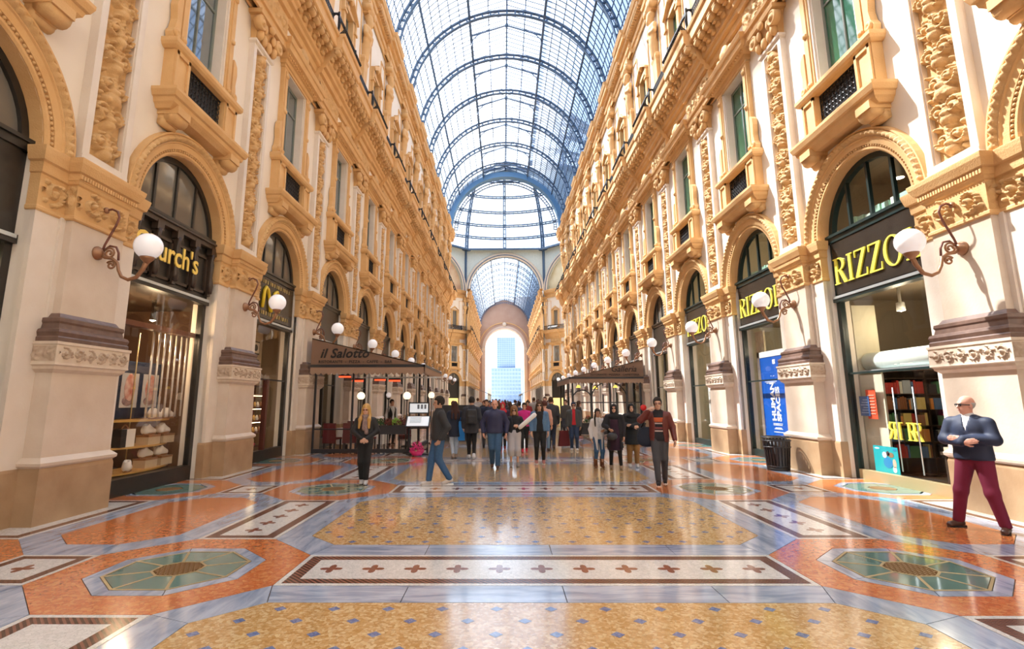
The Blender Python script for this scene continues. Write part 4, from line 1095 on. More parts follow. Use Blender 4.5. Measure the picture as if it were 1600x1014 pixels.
# letter strokes for the serif sign (unit height)
def serif(ch):
    m = MB(); w = {'R': .72, 'I': .34, 'Z': .66, 'O': .86, 'L': .62}[ch]
    def q(*p): m.prism([(a, b) for a, b in p], 0, .03)
    if ch == 'I': q((.1, 0), (.24, 0), (.24, 1), (.1, 1)); q((.02, 0), (.32, 0), (.32, .045), (.02, .045)); q((.02, .955), (.32, .955), (.32, 1), (.02, 1))
    if ch == 'L': q((.1, 0), (.24, 0), (.24, 1), (.1, 1)); q((.02, 0), (.6, 0), (.6, .05), (.02, .05)); q((.02, .955), (.34, .955), (.34, 1), (.02, 1)); q((.55, .05), (.6, .05), (.6, .3), (.575, .3))
    if ch == 'Z': q((.02, 0), (.64, 0), (.64, .05), (.02, .05)); q((.04, .95), (.64, .95), (.64, 1), (.04, 1)); q((.02, .05), (.19, .05), (.64, .95), (.47, .95)); q((.04, .75), (.065, .75), (.09, .95), (.04, .95)); q((.59, .05), (.64, .05), (.64, .27), (.615, .27))
    if ch == 'O':
        n = 24; m.ring([(.42+.41*cos(2*pi*i/n), .5+.52*sin(2*pi*i/n)) for i in range(n)], [(.42+.27*cos(2*pi*i/n), .5+.475*sin(2*pi*i/n)) for i in range(n)], 0, .03)
    if ch == 'R':
        q((.1, 0), (.24, 0), (.24, 1), (.1, 1)); q((.02, 0), (.34, 0), (.34, .045), (.02, .045)); q((.02, .955), (.3, .955), (.3, 1), (.02, 1))
        n = 10; po = [(.3+.36*cos(a)*1.0, .745+.255*sin(a)) for a in [-pi/2+pi*i/n for i in range(n+1)]]; pi_ = [(.3+.22*cos(a), .745+.21*sin(a)) for a in [-pi/2+pi*i/n for i in range(n+1)]]
        for i in range(n): m.prism([po[i], po[i+1], pi_[i+1], pi_[i]], 0, .03)
        q((.24, .955), (.3, .955), (.3, 1), (.24, 1)); q((.24, .49), (.3, .49), (.3, .535), (.24, .535)); q((.3, .5), (.46, .5), (.74, 0), (.56, 0))
    return m, w
SERIF = {}
for c in 'RIZOL': mm, w = serif(c); SERIF[c] = (mm.mesh('letter', GOLD2), w)
def serif_word(parent, word, size, u_start, z, x):
    u = u_start
    for c in word:
        me, w = SERIF[c]; o = put('letter', me, parent, (x, u, z), rot=ROTL, scale=(size, size, 1)); u -= (w+.07)*size
bayR = lambda n: dict(loc=(XW, ROW0+B*n, 0), rz=0)
bayL = lambda n: dict(loc=(-XW, ROW0+B*n, 0), rz=pi)
posn = lambda n, s: (bayR(n) if s > 0 else bayL(n))
def front_parts(w, fm, sign=True, glass=SHOPGLASS, zb=.1, tran=2.24):
    if sign: MB().box(.17, .30, -H1+.1, H1-.1, 3.98, 5.25).obj('sign_panel', SIGNBLACK if fm is DARKGREEN else BLACKWOOD, w)
    MB().box(.12, .32, -H1+.02, H1-.02, 3.86, 3.99).obj('transom', fm, w); MB().box(.10, .14, -H1+.06, H1-.06, 3.93, 3.985).obj('metal_strip', STRIPM, w)
    MB().box(.25, .262, -H1+.12, H1-.12, zb, 3.86).obj('shop_glass', glass, w)
    if tran: MB().box(.22, .28, -H1+.1, H1-.1, tran-.02, tran+.02).obj('glazing_bar', fm, w)
# ---- bookshop bays on the right
bkmats = [mat('book_%d' % i, c, .5) for i, c in enumerate([(.5, .05, .04), (.75, .6, .2), (.1, .2, .4), (.7, .68, .6), (.08, .25, .12), (.3, .12, .05), (.75, .3, .08), (.04, .04, .05), (.45, .5, .55), (.65, .5, .35)])]
rb_ = random.Random(5)
BOOK = MB().box(-.08, .08, -.5, .5, 0, 1).v
for n in range(3):
    w = shop_arch(**bayR(n), fm=DARKGREEN, gm=SHOPGLASS, label='dark green %s arched bookshop window on the right from the front' % ORD[n])
    front_parts(w, DARKGREEN)
    MB().box(.2, .34, -H1+.12, H1-.12, 0, .2).obj('gilt_kickplate' if n == 0 else 'kickplate', BRASS if n == 0 else DARKGREEN, w)
    rm = tag(room(.34, 4.6 if n == 0 else 3).obj('wall_shop', mat('bookshop brown wall', (.24, .19, .13), .7) if n == 0 else CREAMROOM, None, **bayR(n)), 'cream bookshop room behind the %s arch on the right' % ORD[n], 'wall', kind='structure')
    MB().box(.36, 3, -2.38, 2.38, 4.1, 4.3).obj('mezzanine', MATS['bookshop brown wall'], rm)
    sg = empty('shop_sign', **bayR(n), label='gilt serif lettering on the black sign of the %s right arch' % ORD[n], cat='sign', group='gilt bookshop signs')
    MB().box(.150, .17, -H1+.14, H1-.14, 4.02, 5.2).obj('sign_board', SIGNBLACK, sg)
    serif_word(sg, 'RIZZOLI', .6, 1.28, 4.24, .148)
    # ceiling spotlights
    for i, (x, u) in enumerate(((1.1, .7), (1.3, -.1), (1.0, -.8), (1.5, 6.5)) if n == 0 else ((1.0, 0),)):
        if u > 3: continue
        L = empty('spotlight', (XW+x, ROW0+B*n+u, 3.55), 0, 'white ceiling spotlight in the %s bookshop window, number %s from the far side' % (ORD[n], ['one', 'two', 'three'][i]) if n == 0 else 'white ceiling spotlight inside the %s bookshop arch' % ORD[n], 'lamp', 'bookshop spotlights')
        MB().lathe([(.03, .55), (.03, .2), (.075, .18), (.085, 0), (.07, 0)], (0, 0, 0), 10).obj('housing', WHITEP, L); MB().lathe([(.065, .01), (.001, -.02)], (0, 0, 0), 10).obj('bulb', SPOT, L)
        if i < 2: shop_light(L, (0, 0, -.25), 26 if n == 0 else 22)
    L = empty('spotlight', (XW+1.3, ROW0+B*n+.5, 6.5), 0, 'small ceiling light seen through the %s bookshop lunette' % ORD[n], 'lamp', 'bookshop spotlights'); MB().lathe([(.09, .6), (.09, .03), (.11, 0)], (0, 0, 0), 10).obj('housing', WHITEP, L); MB().lathe([(.1, 0), (.001, -.03)], (0, 0, 0), 10).obj('bulb', SPOT, L); shop_light(L, (0, 0, -.3), 20)
    # mint books on the mezzanine sill
    for i in range(9 if n < 2 else 6):
        u = -1.15+i*.26; h = rb_.uniform(.22, .32)
        tag(MB().obox((.5, u, 5.42+h/2), (.05, 0, 0), (0, .1, 0), (0, 0, h/2)).obj('book', mat('mint book', (.40, .66, .52), .5) if i % 3 else mat('pale book', (.66, .78, .68), .5), None, **bayR(n)), 'mint green book on the sill of the %s bookshop lunette, %s from the near side' % (ORD[n], ORD[i]), 'book', 'mint books on the lunette sills')
# near bookshop: roller, cream display return, posters, monograms, shelves
yc = ROW0
r_ = empty('window_roller', (XW, yc, 0), 0, 'pale mint roller shade tube across the near bookshop door', 'roller'); MB().lathe([(.05, -1.36), (.2, -1.35), (.2, 1.35), (.05, 1.36)], (.75, 0, 2.5), 20, axis='y').obj('tube', MINT, r_); MB().box(.5, 1.0, -1.4, 1.4, 2.26, 2.31).obj('track', STRIPM, r_)
r_ = empty('display_screen', (XW, yc, 0), 0, 'cream upright display screen inside the near bookshop door', 'screen'); MB().box(.52, 1.05, 1.42, 1.48, .05, 3.8).obj('panel', CREAMROOM, r_); MB().box(.52, .56, .72, 1.41, .05, 2.2).obj('front_leaf', CREAMROOM, r_)
def poster(name, lab, u0, u1, z0, z1, x, m, s=1, n=0):
    p = empty(name, **posn(n, s), label=lab, cat='poster'); MB().box(x, x+.008, u0, u1, z0, z1).obj('sheet', m, p); return p
WHITEINK = mat('white print', (.85, .87, .9), .5)
p = poster('notice', 'red notice stuck inside the near bookshop door', .84, 1.14, 1.26, 1.88, .42, mat('red notice', (.62, .08, .03), .5))
for i in range(7): MB().box(.412, .42, .88, 1.10-.03*(i % 3), 1.36+i*.065, 1.38+i*.065).obj('text_line', mat('pale red ink', (.75, .35, .25), .5), p)
p = poster('notice', 'blue notice stuck inside the near bookshop door', 1.04, 1.34, 1.32, 1.74, .40, mat('blue notice', (.06, .14, .36), .5))
for i in range(6): MB().box(.392, .40, 1.08, 1.30-.04*(i % 3), 1.38+i*.055, 1.40+i*.055).obj('text_line', mat('pale blue ink', (.4, .5, .7), .5), p)
p = poster('poster', 'turquoise poster with drawn shapes low in the near bookshop door', .32, 1.02, .16, .72, .36, mat('turquoise paper', (.01, .34, .38), .5))
pd_ = [(.62, .40, .13, .11, mat('print blue', (.02, .2, .42), .5)), (.70, .55, .06, .06, WHITEINK), (.52, .56, .08, .05, mat('print brown', (.25, .15, .08), .5)), (.44, .40, .05, .09, mat('print pink', (.65, .4, .3), .5)), (.60, .58, .05, .05, mat('print dark', (.05, .04, .05), .5)), (.45, .28, .05, .06, WHITEINK), (.9, .67, .07, .015, WHITEINK), (.40, .67, .05, .025, MATS['print blue'])]
for u, z, a, b, m in pd_: MB().add([(.356, u+a*cos(t), z+b*sin(t)) for t in [2*pi*k/14 for k in range(14)]]+[(.36, u+a*cos(t), z+b*sin(t)) for t in [2*pi*k/14 for k in range(14)]], [tuple(range(14))]+[(k, (k+1) % 14, 14+(k+1) % 14, 14+k) for k in range(14)]).obj('printed_shape', m, p)
for i, (u, mir) in enumerate(((.26, True), (-.2, False))):
    g = empty('door_monogram', **bayR(0), label='mirrored gilt double letter on the near bookshop door, the farther one' if mir else 'gilt double letter on the near bookshop door, the nearer one', cat='sign')
    for j, du in enumerate((0, -.13)):
        o = put('letter', SERIF['R'][0], g, (.235, u+du+(-.3 if mir else 0)*0, .90), rot=ROTL, scale=(-.33 if mir else .33, .33, 1))
        if mir: o.location.y = u-.2+du
    MB().box(.225, .235, u-.35+(0 if not mir else 0), u+.02, 1.215, 1.232).obj('bar', GOLD2, g)
for i, u in enumerate((.02, -.5)):
    h = empty('door_pull', **bayR(0), label='slim metal pull bar on the near bookshop door, %s' % ('the centre one' if i == 0 else 'the near side one'), cat='handle'); MB().tube([(.2, u, .3), (.2, u, 1.9)], .012, 6).obj('bar', STRIPM, h)
sh = empty('bookshelf', (XW+2.3, yc+1.5, 0), pi/2, 'dark bookshelf full of coloured books behind the near bookshop door', 'bookshelf')
DARKSHELF = mat('dark shelf wood', (.05, .03, .02), .5)
MB().box(.3, .34, -1.7, 1.3, 0, 2.35).obj('back_panel', DARKSHELF, sh)
for z in (.05, .4, .75, 1.1, 1.45, 1.8, 2.15, 2.33): MB().box(0, .32, -1.7, 1.3, z-.02, z).obj('shelf', DARKSHELF, sh)
for u in (-1.7, -.75, .25, 1.27): MB().box(0, .34, u, u+.03, 0, 2.35).obj('upright', DARKSHELF, sh)
bkme = [MB().box(0, .16, -.5, .5, 0, 1).mesh('book', m) for m in bkmats]
nb = 0
BKC = ['red', 'yellow', 'blue', 'off-white', 'green', 'brown', 'orange', 'black', 'grey', 'tan']
for z in (.40, .75, 1.1, 1.45, 1.8):
    for lo, hi in ((-1.66, -.78), (-.70, .22), (.30, 1.24)):
        u = lo; kb = 0
        while u < hi-.08:
            face = rb_.random() < .35; wd_ = rb_.uniform(.15, .22) if face else rb_.uniform(.035, .07); hh_ = rb_.uniform(.2, .3)
            if u+wd_ > hi: break
            o = put('book', rb_.choice(bkme), None, (XW+2.3-u-wd_/2, yc+1.5+.03, z), rz=pi/2, scale=(.5 if face else 1, wd_*.94, hh_))
            tag(o, '%s %s book, %s shelf behind the near bookshop door, %s along the %s section' % (BKC[bkme.index(o.data)], 'face-out' if face else 'upright', {.4: 'lowest', .75: 'second', 1.1: 'third', 1.45: 'fourth', 1.8: 'top'}[z], (ORD+['fourteenth', 'fifteenth', 'sixteenth', 'seventeenth', 'eighteenth'])[kb], {-1.66: 'inner', -.7: 'middle', .3: 'outer'}[lo]), 'book', 'books on the near bookshop shelves'); kb += 1
            u += wd_+.004
tb_ = empty('book_table', (XW+1.2, yc-.55, 0), 0, 'low display table of books just inside the near bookshop door', 'table'); MB().box(-.3, .3, -.6, .5, .62, .68).obj('table_top', DARKSHELF, tb_)
for x in (-.26, .22):
    for y in (-.56, .42): MB().box(x, x+.04, y, y+.04, 0, .62).obj('leg', DARKSHELF, tb_)
for i in range(4):
    for j in range(3):
        o = put('book', bkme[(i*3+j*5) % 10], None, (XW+1.0+j*.14-.08, yc-1.0+i*.26, .68), scale=(.8, .2, .03+.02*((i+j) % 4))); tag(o, '%s book lying flat on the display table, row %s from the door, %s' % (BKC[(i*3+j*5) % 10], ['one', 'two', 'three'][j], ['nearest', 'second', 'third', 'farthest'][i]), 'book', 'books on the display table')
# second bookshop bay: blue banner
BLUEB = mat('bright blue banner', (.0, .09, .46), .45)
bn = empty('banner', **bayR(1), label='tall blue banner in a white frame in the second bookshop window', cat='banner')
MB().box(.50, .52, -.5, 1.02, .62, 2.95).obj('sheet', BLUEB, bn); f = MB(); f.box(.49, .54, 1.02, 1.16, .5, 3.12); f.box(.49, .54, -.6, 1.16, 2.95, 3.12); f.obj('frame', WHITEP, bn)
VROT = Matrix(((0, 0, -1), (0, 1, 0), (1, 0, 0))).to_euler()
text('lettering', 'HUMAN', .31, WHITEINK, bn, (.495, .30, 1.06), VROT, .003, .012, align='LEFT')
text('lettering', 'SPACES', .30, WHITEINK, bn, (.495, .02, 1.06), VROT, .003, .012, align='LEFT')
for z, u0, u1 in ((.98, -.02, .5), (.94, .0, .5), (.86, .05, .4), (.83, .0, .45), (.74, -.1, .5), (2.2, .1, .8), (2.16, .2, .7)): MB().box(.494, .5, u0, u1, z, z+.018).obj('text_line', WHITEINK, bn)
MB().box(.494, .5, .1, .25, 2.72, 2.85).obj('emblem', WHITEINK, bn)
cu = empty('curtain', **bayR(1), label='pale curtain beside the blue banner in the second bookshop window', cat='curtain')
m = MB(); m.grid([[(.62+.04*sin(k*1.1), .9+.5*k/24, z) for z in (.2, 2, 3.8)] for k in range(25)]); m.grid([[(.64+.04*sin(k*1.1), 1.4-.5*k/24, z) for z in (.2, 2, 3.8)] for k in range(25)]); m.obj('cloth', mat('cream curtain cloth', (.66, .58, .42), .8), cu)
# third bay
dp = empty('display_board', **bayR(2), label='white display board in the third bookshop window', cat='board'); MB().box(.6, .64, -.6, .7, .3, 3.1).obj('board', WHITEP, dp); MB().box(.59, .6, -.5, .6, 1.2, 2.0).obj('print', mat('grey print', (.45, .42, .36), .6), dp)
# ---- shoe shop, first bay on the left
w = shop_arch(**bayL(0), fm=BLACKWOOD, gm=LUNETTE, label='black framed arched window of the shoe shop, first on the left')
front_parts(w, BLACKWOOD, True, SHOPGLASS, .28, None)
MB().box(.14, .34, -H1+.12, H1-.12, 0, .3).obj('stall_riser', BLACKWOOD, w)
cv = MB()          # carved wooden sign zone
for u in (-1.28, -.62, .02, .66, 1.26):
    cv.box(.08, .18, u-.06, u+.06, 4.06, 5.1); cv.lathe([(.05, 4.12), (.075, 4.3), (.045, 4.5), (.06, 4.8), (.04, 4.9), (.07, 5.05)], (.07, u, 0), 8); cv.box(.03, .16, u-.1, u+.1, 5.02, 5.2)
for u0 in (-1.2, -.55, .1, .74):
    cv.box(.12, .18, u0, u0+.48, 4.1, 4.16); cv.box(.12, .18, u0, u0+.48, 4.9, 4.96); cv.box(.12, .18, u0, u0+.05, 4.1, 4.96); cv.box(.12, .18, u0+.43, u0+.48, 4.1, 4.96)
cv.box(.04, .3, -1.36, 1.36, 5.16, 5.26); cv.box(-.0, .3, -1.4, 1.4, 5.26, 5.3)
CARVEDWOOD = mat('dark carved wood', (.03, .018, .012), .4, noise=(9, (.07, .045, .03), .2))
cv.obj('carved_woodwork', CARVEDWOOD, w)
sg = empty('shop_sign', **bayL(0), label='gold lettering over the shoe shop window on the left', cat='sign')
text('lettering', "Church's", .62, GOLD, sg, (.02, .35, 4.42), ROTL, .012, .008, sx=.92)
rm = tag(room(.34, 3.2).obj('wall_shop', BROWNROOM, None, **bayL(0)), 'warm brown shoe shop room behind the first left arch', 'wall', kind='structure')
MB().box(.36, 3.1, -2.38, 2.38, 3.9, 4.1).obj('false_ceiling', CARVEDWOOD, rm)
ORANGEL = mat('orange lit shelf niche', (.35, .09, .025), .6)
cab = empty('shoe_cabinet', (-XW-2.4, ROW0, 0), pi, 'orange-lit wall cabinet with shoes at the back of the shoe shop', 'cabinet')
MB().box(.3, .36, -2.2, 2.2, .1, 2.5).obj('back_panel', ORANGEL, cab)
for z in (.1, .55, 1.0, 1.45, 1.9, 2.4): MB().box(0, .3, -2.2, 2.2, z, z+.04).obj('shelf', CARVEDWOOD, cab)
for z in (.98, 1.43, 1.88, 2.38): MB().box(.2, .24, -2.1, 2.1, z-.03, z-.01).obj('strip_lamp', WARMSTRIP, cab)
def shoe_mesh(m1, m2=None, h=.009):
    mb = MB(); sdf_mb(mb, [('c', (-.10, 0, .05), (.08, 0, .04), .045, .042), ('e', (-.08, 0, .085), (.055, .04, .06)), ('c', (-.06, 0, .11), (.03, 0, .07), .035, .03)], h, .03, cut=lambda P, d: np.maximum(np.maximum(d, .012-P[..., 2]), -(f_ell(P, (-.085, 0, .15), (.04, .026, .06)))))
    return mb.mesh('upper', m1)
def sole_mesh(m):
    n = 16; pts = [((.125+.02*cos(a)*0)*cos(a)-.01, (.045+.008*cos(a))*sin(a)) for a in [2*pi*k/n for k in range(n)]]
    return MB().prism(pts, 0, .022).mesh('sole', m)
SHW = mat('white sneaker leather', (.80, .74, .66), .5); SHB = mat('tan shoe leather', (.30, .14, .06), .4)
up_me, so_me = shoe_mesh(SHW, h=.011), sole_mesh(SHB); up2_me = shoe_mesh(SHB, h=.011)
def shoe(loc, rz, lab, me=up_me, grp='shoes in the shop window', sc=1.65):
    o = empty('shoe', loc, rz, lab, 'shoe', grp); a = put('upper', me, o); b = put('sole', so_me, o); a.scale = b.scale = (sc, sc, sc)
ds = empty('display_stand', (-XW-.35, ROW0, 0), pi, 'curved three-tier gilt display stand in the shoe shop window', 'display stand')
GILTSH = mat('gilt shelf edge', (.70, .42, .12), .35, metal=.4)
def curved_shelf(z, u0, u1, x0, x1):
    n = 12; po = [(x0+.25*(((2*i/n)-1)**2), u0+(u1-u0)*i/n) for i in range(n+1)]; pts = po+[(x1, u1), (x1, u0)]; return MB().prism(pts, z-.035, z)
for z, u0, u1 in ((.34, -1.32, 1.0), (.80, -1.32, .5), (1.31, -1.32, .4)): curved_shelf(z, u0, u1, .05 if z < .5 else .12, .75).obj('shelf', GILTSH, ds)
for u in (-1.25, -.4, .35): MB().tube([(.6, u, .1), (.6, u, 3.1)], .012, 6).obj('upright', BRASS, ds)
MB().box(.0, .8, -1.33, 1.3, .1, .28).obj('base', BLACKWOOD, ds)
boxm = mat('cream shoe box', (.55, .42, .27), .6)
def L0(x, u, z): return (-XW-.35-x, ROW0-u, z)
for i, (u, x, z) in enumerate(((-1.15, .3, 1.31), (-.72, .3, 1.31))): shoe(L0(x, u, z), pi/2+.1, 'white sneaker on the top gilt shelf, the %s one' % ('farther' if i == 0 else 'nearer'))
for i, (u, z, ps) in enumerate(((-1.1, .80, 'farther'), (-.62, .80, 'nearer'), (-1.1, .34, 'farther'), (-.6, .34, 'nearer'))):
    sh_ = 'middle' if z > .5 else 'bottom'
    b = empty('shoe_box', L0(.33, u, z), pi, 'cream shoe box on the %s gilt shelf, the %s one' % (sh_, ps), 'box'); MB().box(-.13, .13, -.19, .19, 0, .15).obj('carton', boxm, b); MB().box(-.135, .135, -.195, .195, .15, .19).obj('lid', SHB, b)
    shoe(L0(.33, u, z+.19), pi/2+.12, 'white sneaker on a shoe box on the %s shelf, the %s one' % (sh_, ps))
shoe(L0(.2, .1, .34), pi/2+.5, 'single white sneaker at the front of the bottom gilt shelf')
bg_ = empty('handbag', L0(.32, .12, .80), pi, 'cream and black leather bag on the middle gilt shelf', 'bag'); MB().box(-.08, .08, -.2, .05, 0, .34).obj('side_panel', SHW, bg_); MB().box(-.085, .085, .05, .2, 0, .34).obj('dark_panel', BLACKWOOD, bg_); MB().tube([(0, -.1+.2*k/8*1.0, .34+.08*sin(pi*k/8)) for k in range(9)], .012, 6).obj('handle', SHB, bg_)
for i, (z, u) in enumerate([(z, u) for z in (.59, 1.04, 1.49) for u in (-.9, -.3, .3, .75, 1.2, 1.6)]): shoe((-XW-2.52, ROW0-u, z), pi/2, 'brown shoe on the %s shelf of the back cabinet, %s from the far side' % (ORD[i // 6], ORD[i % 6]), up2_me, 'shoes on the back cabinet')
po_ = empty('display_poster', **bayL(0), label='dark blue poster with two red and white pictures in the shoe shop window', cat='poster')
MB().box(.98, 1.0, -1.28, .02, 1.33, 2.5).obj('sheet', mat('navy poster', (.012, .025, .07), .45), po_)
PICR = mat('red white print', (.50, .08, .04), .5, noise=(7, (.8, .66, .6), .5))
for u in (-1.2, -.56): MB().box(.972, .98, u, u+.5, 1.55, 2.25).obj('picture', mat('pale print ground', (.55, .55, .58), .5), po_); MB().sphere((.97, u+.25, 1.95), .2, 10, 8, (.04, .85, 1.45)).obj('printed_figure', PICR, po_); MB().sphere((.972, u+.28, 1.68), .14, 10, 8, (.04, 1.2, .7)).obj('printed_crowd', mat('print navy', (.03, .04, .1), .5, noise=(12, (.6, .4, .35), .4)), po_)
for i in range(7):
    t = tag(MB().lathe([(.022, 1.35), (.022, 3.12)], (0, 0, 0), 8).obj('glass_rod', mat('clear glass rod', (.75, .70, .62), .12, metal=.5), None, L0(.12, -1.28+i*.19, 0)), 'hanging glass rod in the shoe shop window, number %s from the far side' % ['one', 'two', 'three', 'four', 'five', 'six', 'seven'][i], 'rod', 'hanging glass rods')
hd = tag(MB().box(.3, .5, -1.3, 1.3, 3.1, 3.2).obj('window_header', mat('red brown header', (.16, .05, .02), .5), None, **bayL(0)), 'red-brown header board across the shoe shop window', 'board')
sl_ = empty('spotlight', L0(.5, -.6, 3.35), 0, 'ceiling spotlight over the shoe display', 'lamp'); MB().lathe([(.05, .5), (.05, .1), (.07, .05)], (0, 0, 0), 10).obj('housing', BLACKWOOD, sl_); MB().lathe([(.06, .05), (.001, .02)], (0, 0, 0), 10).obj('bulb', SPOT, sl_); shop_light(sl_, (0, 0, -.15), 60, (1, .7, .4))
sl_ = empty('spotlight', L0(1.4, .3, 3.35), 0, 'ceiling spotlight over the middle of the shoe shop', 'lamp'); MB().lathe([(.05, .5), (.05, .1), (.07, .05)], (0, 0, 0), 10).obj('housing', BLACKWOOD, sl_); MB().lathe([(.06, .05), (.001, .02)], (0, 0, 0), 10).obj('bulb', SPOT, sl_); shop_light(sl_, (0, 0, -.15), 45, (1, .6, .3))
# ---- second bay on the left: dark shop with gold curls
w = shop_arch(**bayL(1), fm=BLACKWOOD, gm=LUNETTE, label='black framed arched window of the second shop on the left, above a yellow curl')
front_parts(w, BLACKWOOD, True, SHOPGLASS, .3, 2.3); MB().box(.16, .34, -1.3, 1.3, 0, .3).obj('stall_riser', BLACKWOOD, w); MB().box(.18, .30, -.1, .02, .3, 2.3).obj('door_post', mat('red brown door wood', (.10, .025, .015), .4), w)
sg = empty('shop_sign', **bayL(1), label='black sign with gold lettering and a yellow curved emblem on the second left arch', cat='sign')
MB().box(.12, .17, -1.3, 1.3, 4.02, 5.2).obj('sign_board', SIGNBLACK, sg)
for s_ in (-1, 1):
    MB().tube([(.09, .35+s_*.02, 4.25), (.09, .35+s_*.12, 4.62), (.09, .35+s_*.24, 4.86), (.09, .35+s_*.36, 4.92), (.09, .35+s_*.46, 4.8), (.09, .35+s_*.54, 4.3)], .05, 8).obj('yellow_curl', mat('bright yellow enamel', (.85, .62, .03), .4), sg)
for z, n_ in ((5.02, 15), (4.12, 15)):
    for i in range(n_): MB().box(.105, .12, 1.15-i*.15, 1.15-i*.15+.09-.03*(i % 3), z, z+.11).obj('letter', mat('dull gilt', (.45, .33, .12), .4, metal=.4), sg)
rm = tag(room(.34, 2.6).obj('wall_shop', mat('beige shop wall', (.42, .30, .17), .6), None, **bayL(1)), 'beige shop room behind the second left arch', 'wall', kind='structure')
for i, z in enumerate((3.3, 2.75)):
    f = empty('framed_picture', (-XW-.9, ROW0+B+.6, z), pi, 'framed oval picture in the second left shop, the %s one' % ('upper' if i == 0 else 'lower'), 'picture'); MB().box(-.01, .02, -.26, .26, -.2, .2).obj('frame', BLACKWOOD, f); MB().box(-.02, -.005, -.22, .22, -.16, .16).obj('mount', mat('cream mount', (.6, .52, .4), .6), f); MB().sphere((-.02, 0, 0), .13, 12, 6, (.05, 1, .8)).obj('print', mat('dark print', (.06, .05, .04), .6), f)
pb = empty('partition', (-XW-.92, ROW0+B+.6, 0), pi, 'beige partition carrying framed pictures in the second left shop', 'partition'); MB().box(0, .05, -.5, .5, 2.1, 3.8).obj('board', MATS['beige shop wall'], pb)
cs = empty('display_case', (-XW-.7, ROW0+B+.5, 0), pi, 'red wooden display case with small lit goods in the second left shop', 'display case'); REDW = mat('red brown case wood', (.13, .03, .015), .4)
MB().box(.35, .4, -.65, .65, 0, 2.2).obj('back_panel', REDW, cs)
for z in (.35, .75, 1.1, 1.5, 1.9, 2.15): MB().box(0, .36, -.65, .65, z-.03, z).obj('shelf', REDW, cs)
for z in (1.08, 1.48, 1.88): MB().box(.1, .13, -.6, .6, z-.05, z-.035).obj('strip_lamp', WARMSTRIP, cs)
gd = [MB().lathe([(.05, 0), (.06, .05), (.04, .12), (.02, .16)], (0, 0, 0), 8).mesh('ornament', m) for m in (GILTSH, SHW, SHB)]
for i in range(18): tag(put('ornament', gd[i % 3], None, (-XW-.8, ROW0+B+.05+.19*(i % 6), (.75, 1.1, 1.5)[i // 6])), 'small %s ornament on the %s lit shelf, second left shop, %s along' % (['gilt', 'white', 'brown'][i % 3], ['lowest', 'middle', 'upper'][i // 6], ORD[i % 6]), 'ornament', 'ornaments in the second left shop')
tag(MB().sphere((0, 0, .06), .12, 10, 6, (1, 1.2, .5)).obj('pink_parcel', mat('pink wrapping', (.7, .05, .12), .5), None, (-XW-.82, ROW0+B+.6, .35)), 'bright pink parcel on the bottom shelf of the second left shop', 'parcel')
sl_ = empty('spotlight', (-XW-.8, ROW0+B-.3, 3.6), 0, 'orange shop lamp high in the second left shop window', 'lamp'); MB().box(-.1, .1, -.2, .2, 0, .2).obj('shade', mat('orange lamp shade', (.9, .4, .05), .5, emit=((1, .45, .05), 1.2)), sl_); MB().tube([(0, 0, .2), (0, 0, .5)], .01, 5).obj('cord', IRON, sl_); shop_light(sl_, (0, 0, -.3), 22, (1, .7, .4))
# ---- the other arches
for s in (1, -1):
    sd = 'right' if s > 0 else 'left'
    for n in range(-2, 11):
        if s > 0 and 0 <= n <= 2 or s < 0 and 0 <= n <= 1: continue
        lab = ('%s arched shop window along the %s facade from the front' % (ORD[n], sd)) if n >= 0 else ('dark arched shop window at the %s edge of the picture' % sd if n == -1 else 'arched shop window behind the viewer on the %s' % sd)
        w = shop_arch(**posn(n, s), fm=BLACKWOOD, gm=LUNETTE, label=lab)
        front_parts(w, BLACKWOOD, True, SHOPGLASS, .3, 2.3 if n < 8 else None); MB().box(.16, .34, -1.3, 1.3, 0, .32).obj('stall_riser', BLACKWOOD, w); MB().box(.2, .3, -.05, .05, .3, 3.9).obj('door_post', BLACKWOOD, w)
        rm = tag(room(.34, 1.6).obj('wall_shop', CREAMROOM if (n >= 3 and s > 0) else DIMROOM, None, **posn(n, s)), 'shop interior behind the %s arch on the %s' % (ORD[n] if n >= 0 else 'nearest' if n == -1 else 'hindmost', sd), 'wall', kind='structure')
        MB().box(.9, 1.0, -1.2, 1.2, 3.7, 3.75).obj('strip_lamp', WARMSTRIP, rm)
        if 0 <= n < 7: MB().box(1.2, 1.5, -1.1, 1.1, .1, 1.1).obj('counter', DARKSHELF, rm)
# ================================================================== WALL LAMPS, BIN, CAFES
gm_ = MB(); gm_.sphere((-1.02, 0, 4.13), .21, 24, 16); globe_me = gm_.mesh('globe', OPAL)
am = MB()
am.tube([(-.22, 0, 4.02), (-.34, 0, 3.95), (-.46, 0, 3.93), (-.55, 0, 3.86), (-.58, 0, 3.74), (-.64, 0, 3.63), (-.75, 0, 3.58), (-.88, 0, 3.62), (-.97, 0, 3.75), (-1.02, 0, 3.88)], [.03, .028, .026, .025, .025, .026, .028, .032, .036, .04], 8)
arm_me = am.mesh('arm', BRONZE)
st = MB()
st.tube([(-.26, 0, 4.74), (-.36, 0, 4.76), (-.45, 0, 4.72), (-.49, 0, 4.62), (-.45, 0, 4.48), (-.38, 0, 4.32), (-.31, 0, 4.16), (-.28, 0, 4.05)], .018, 7)
st.tube([(-.30, 0, 4.06), (-.40, 0, 4.14), (-.50, 0, 4.12), (-.55, 0, 4.02), (-.56, 0, 3.9)], .018, 7); stay_me = st.mesh('stay', IRONRED)
sc_ = MB()
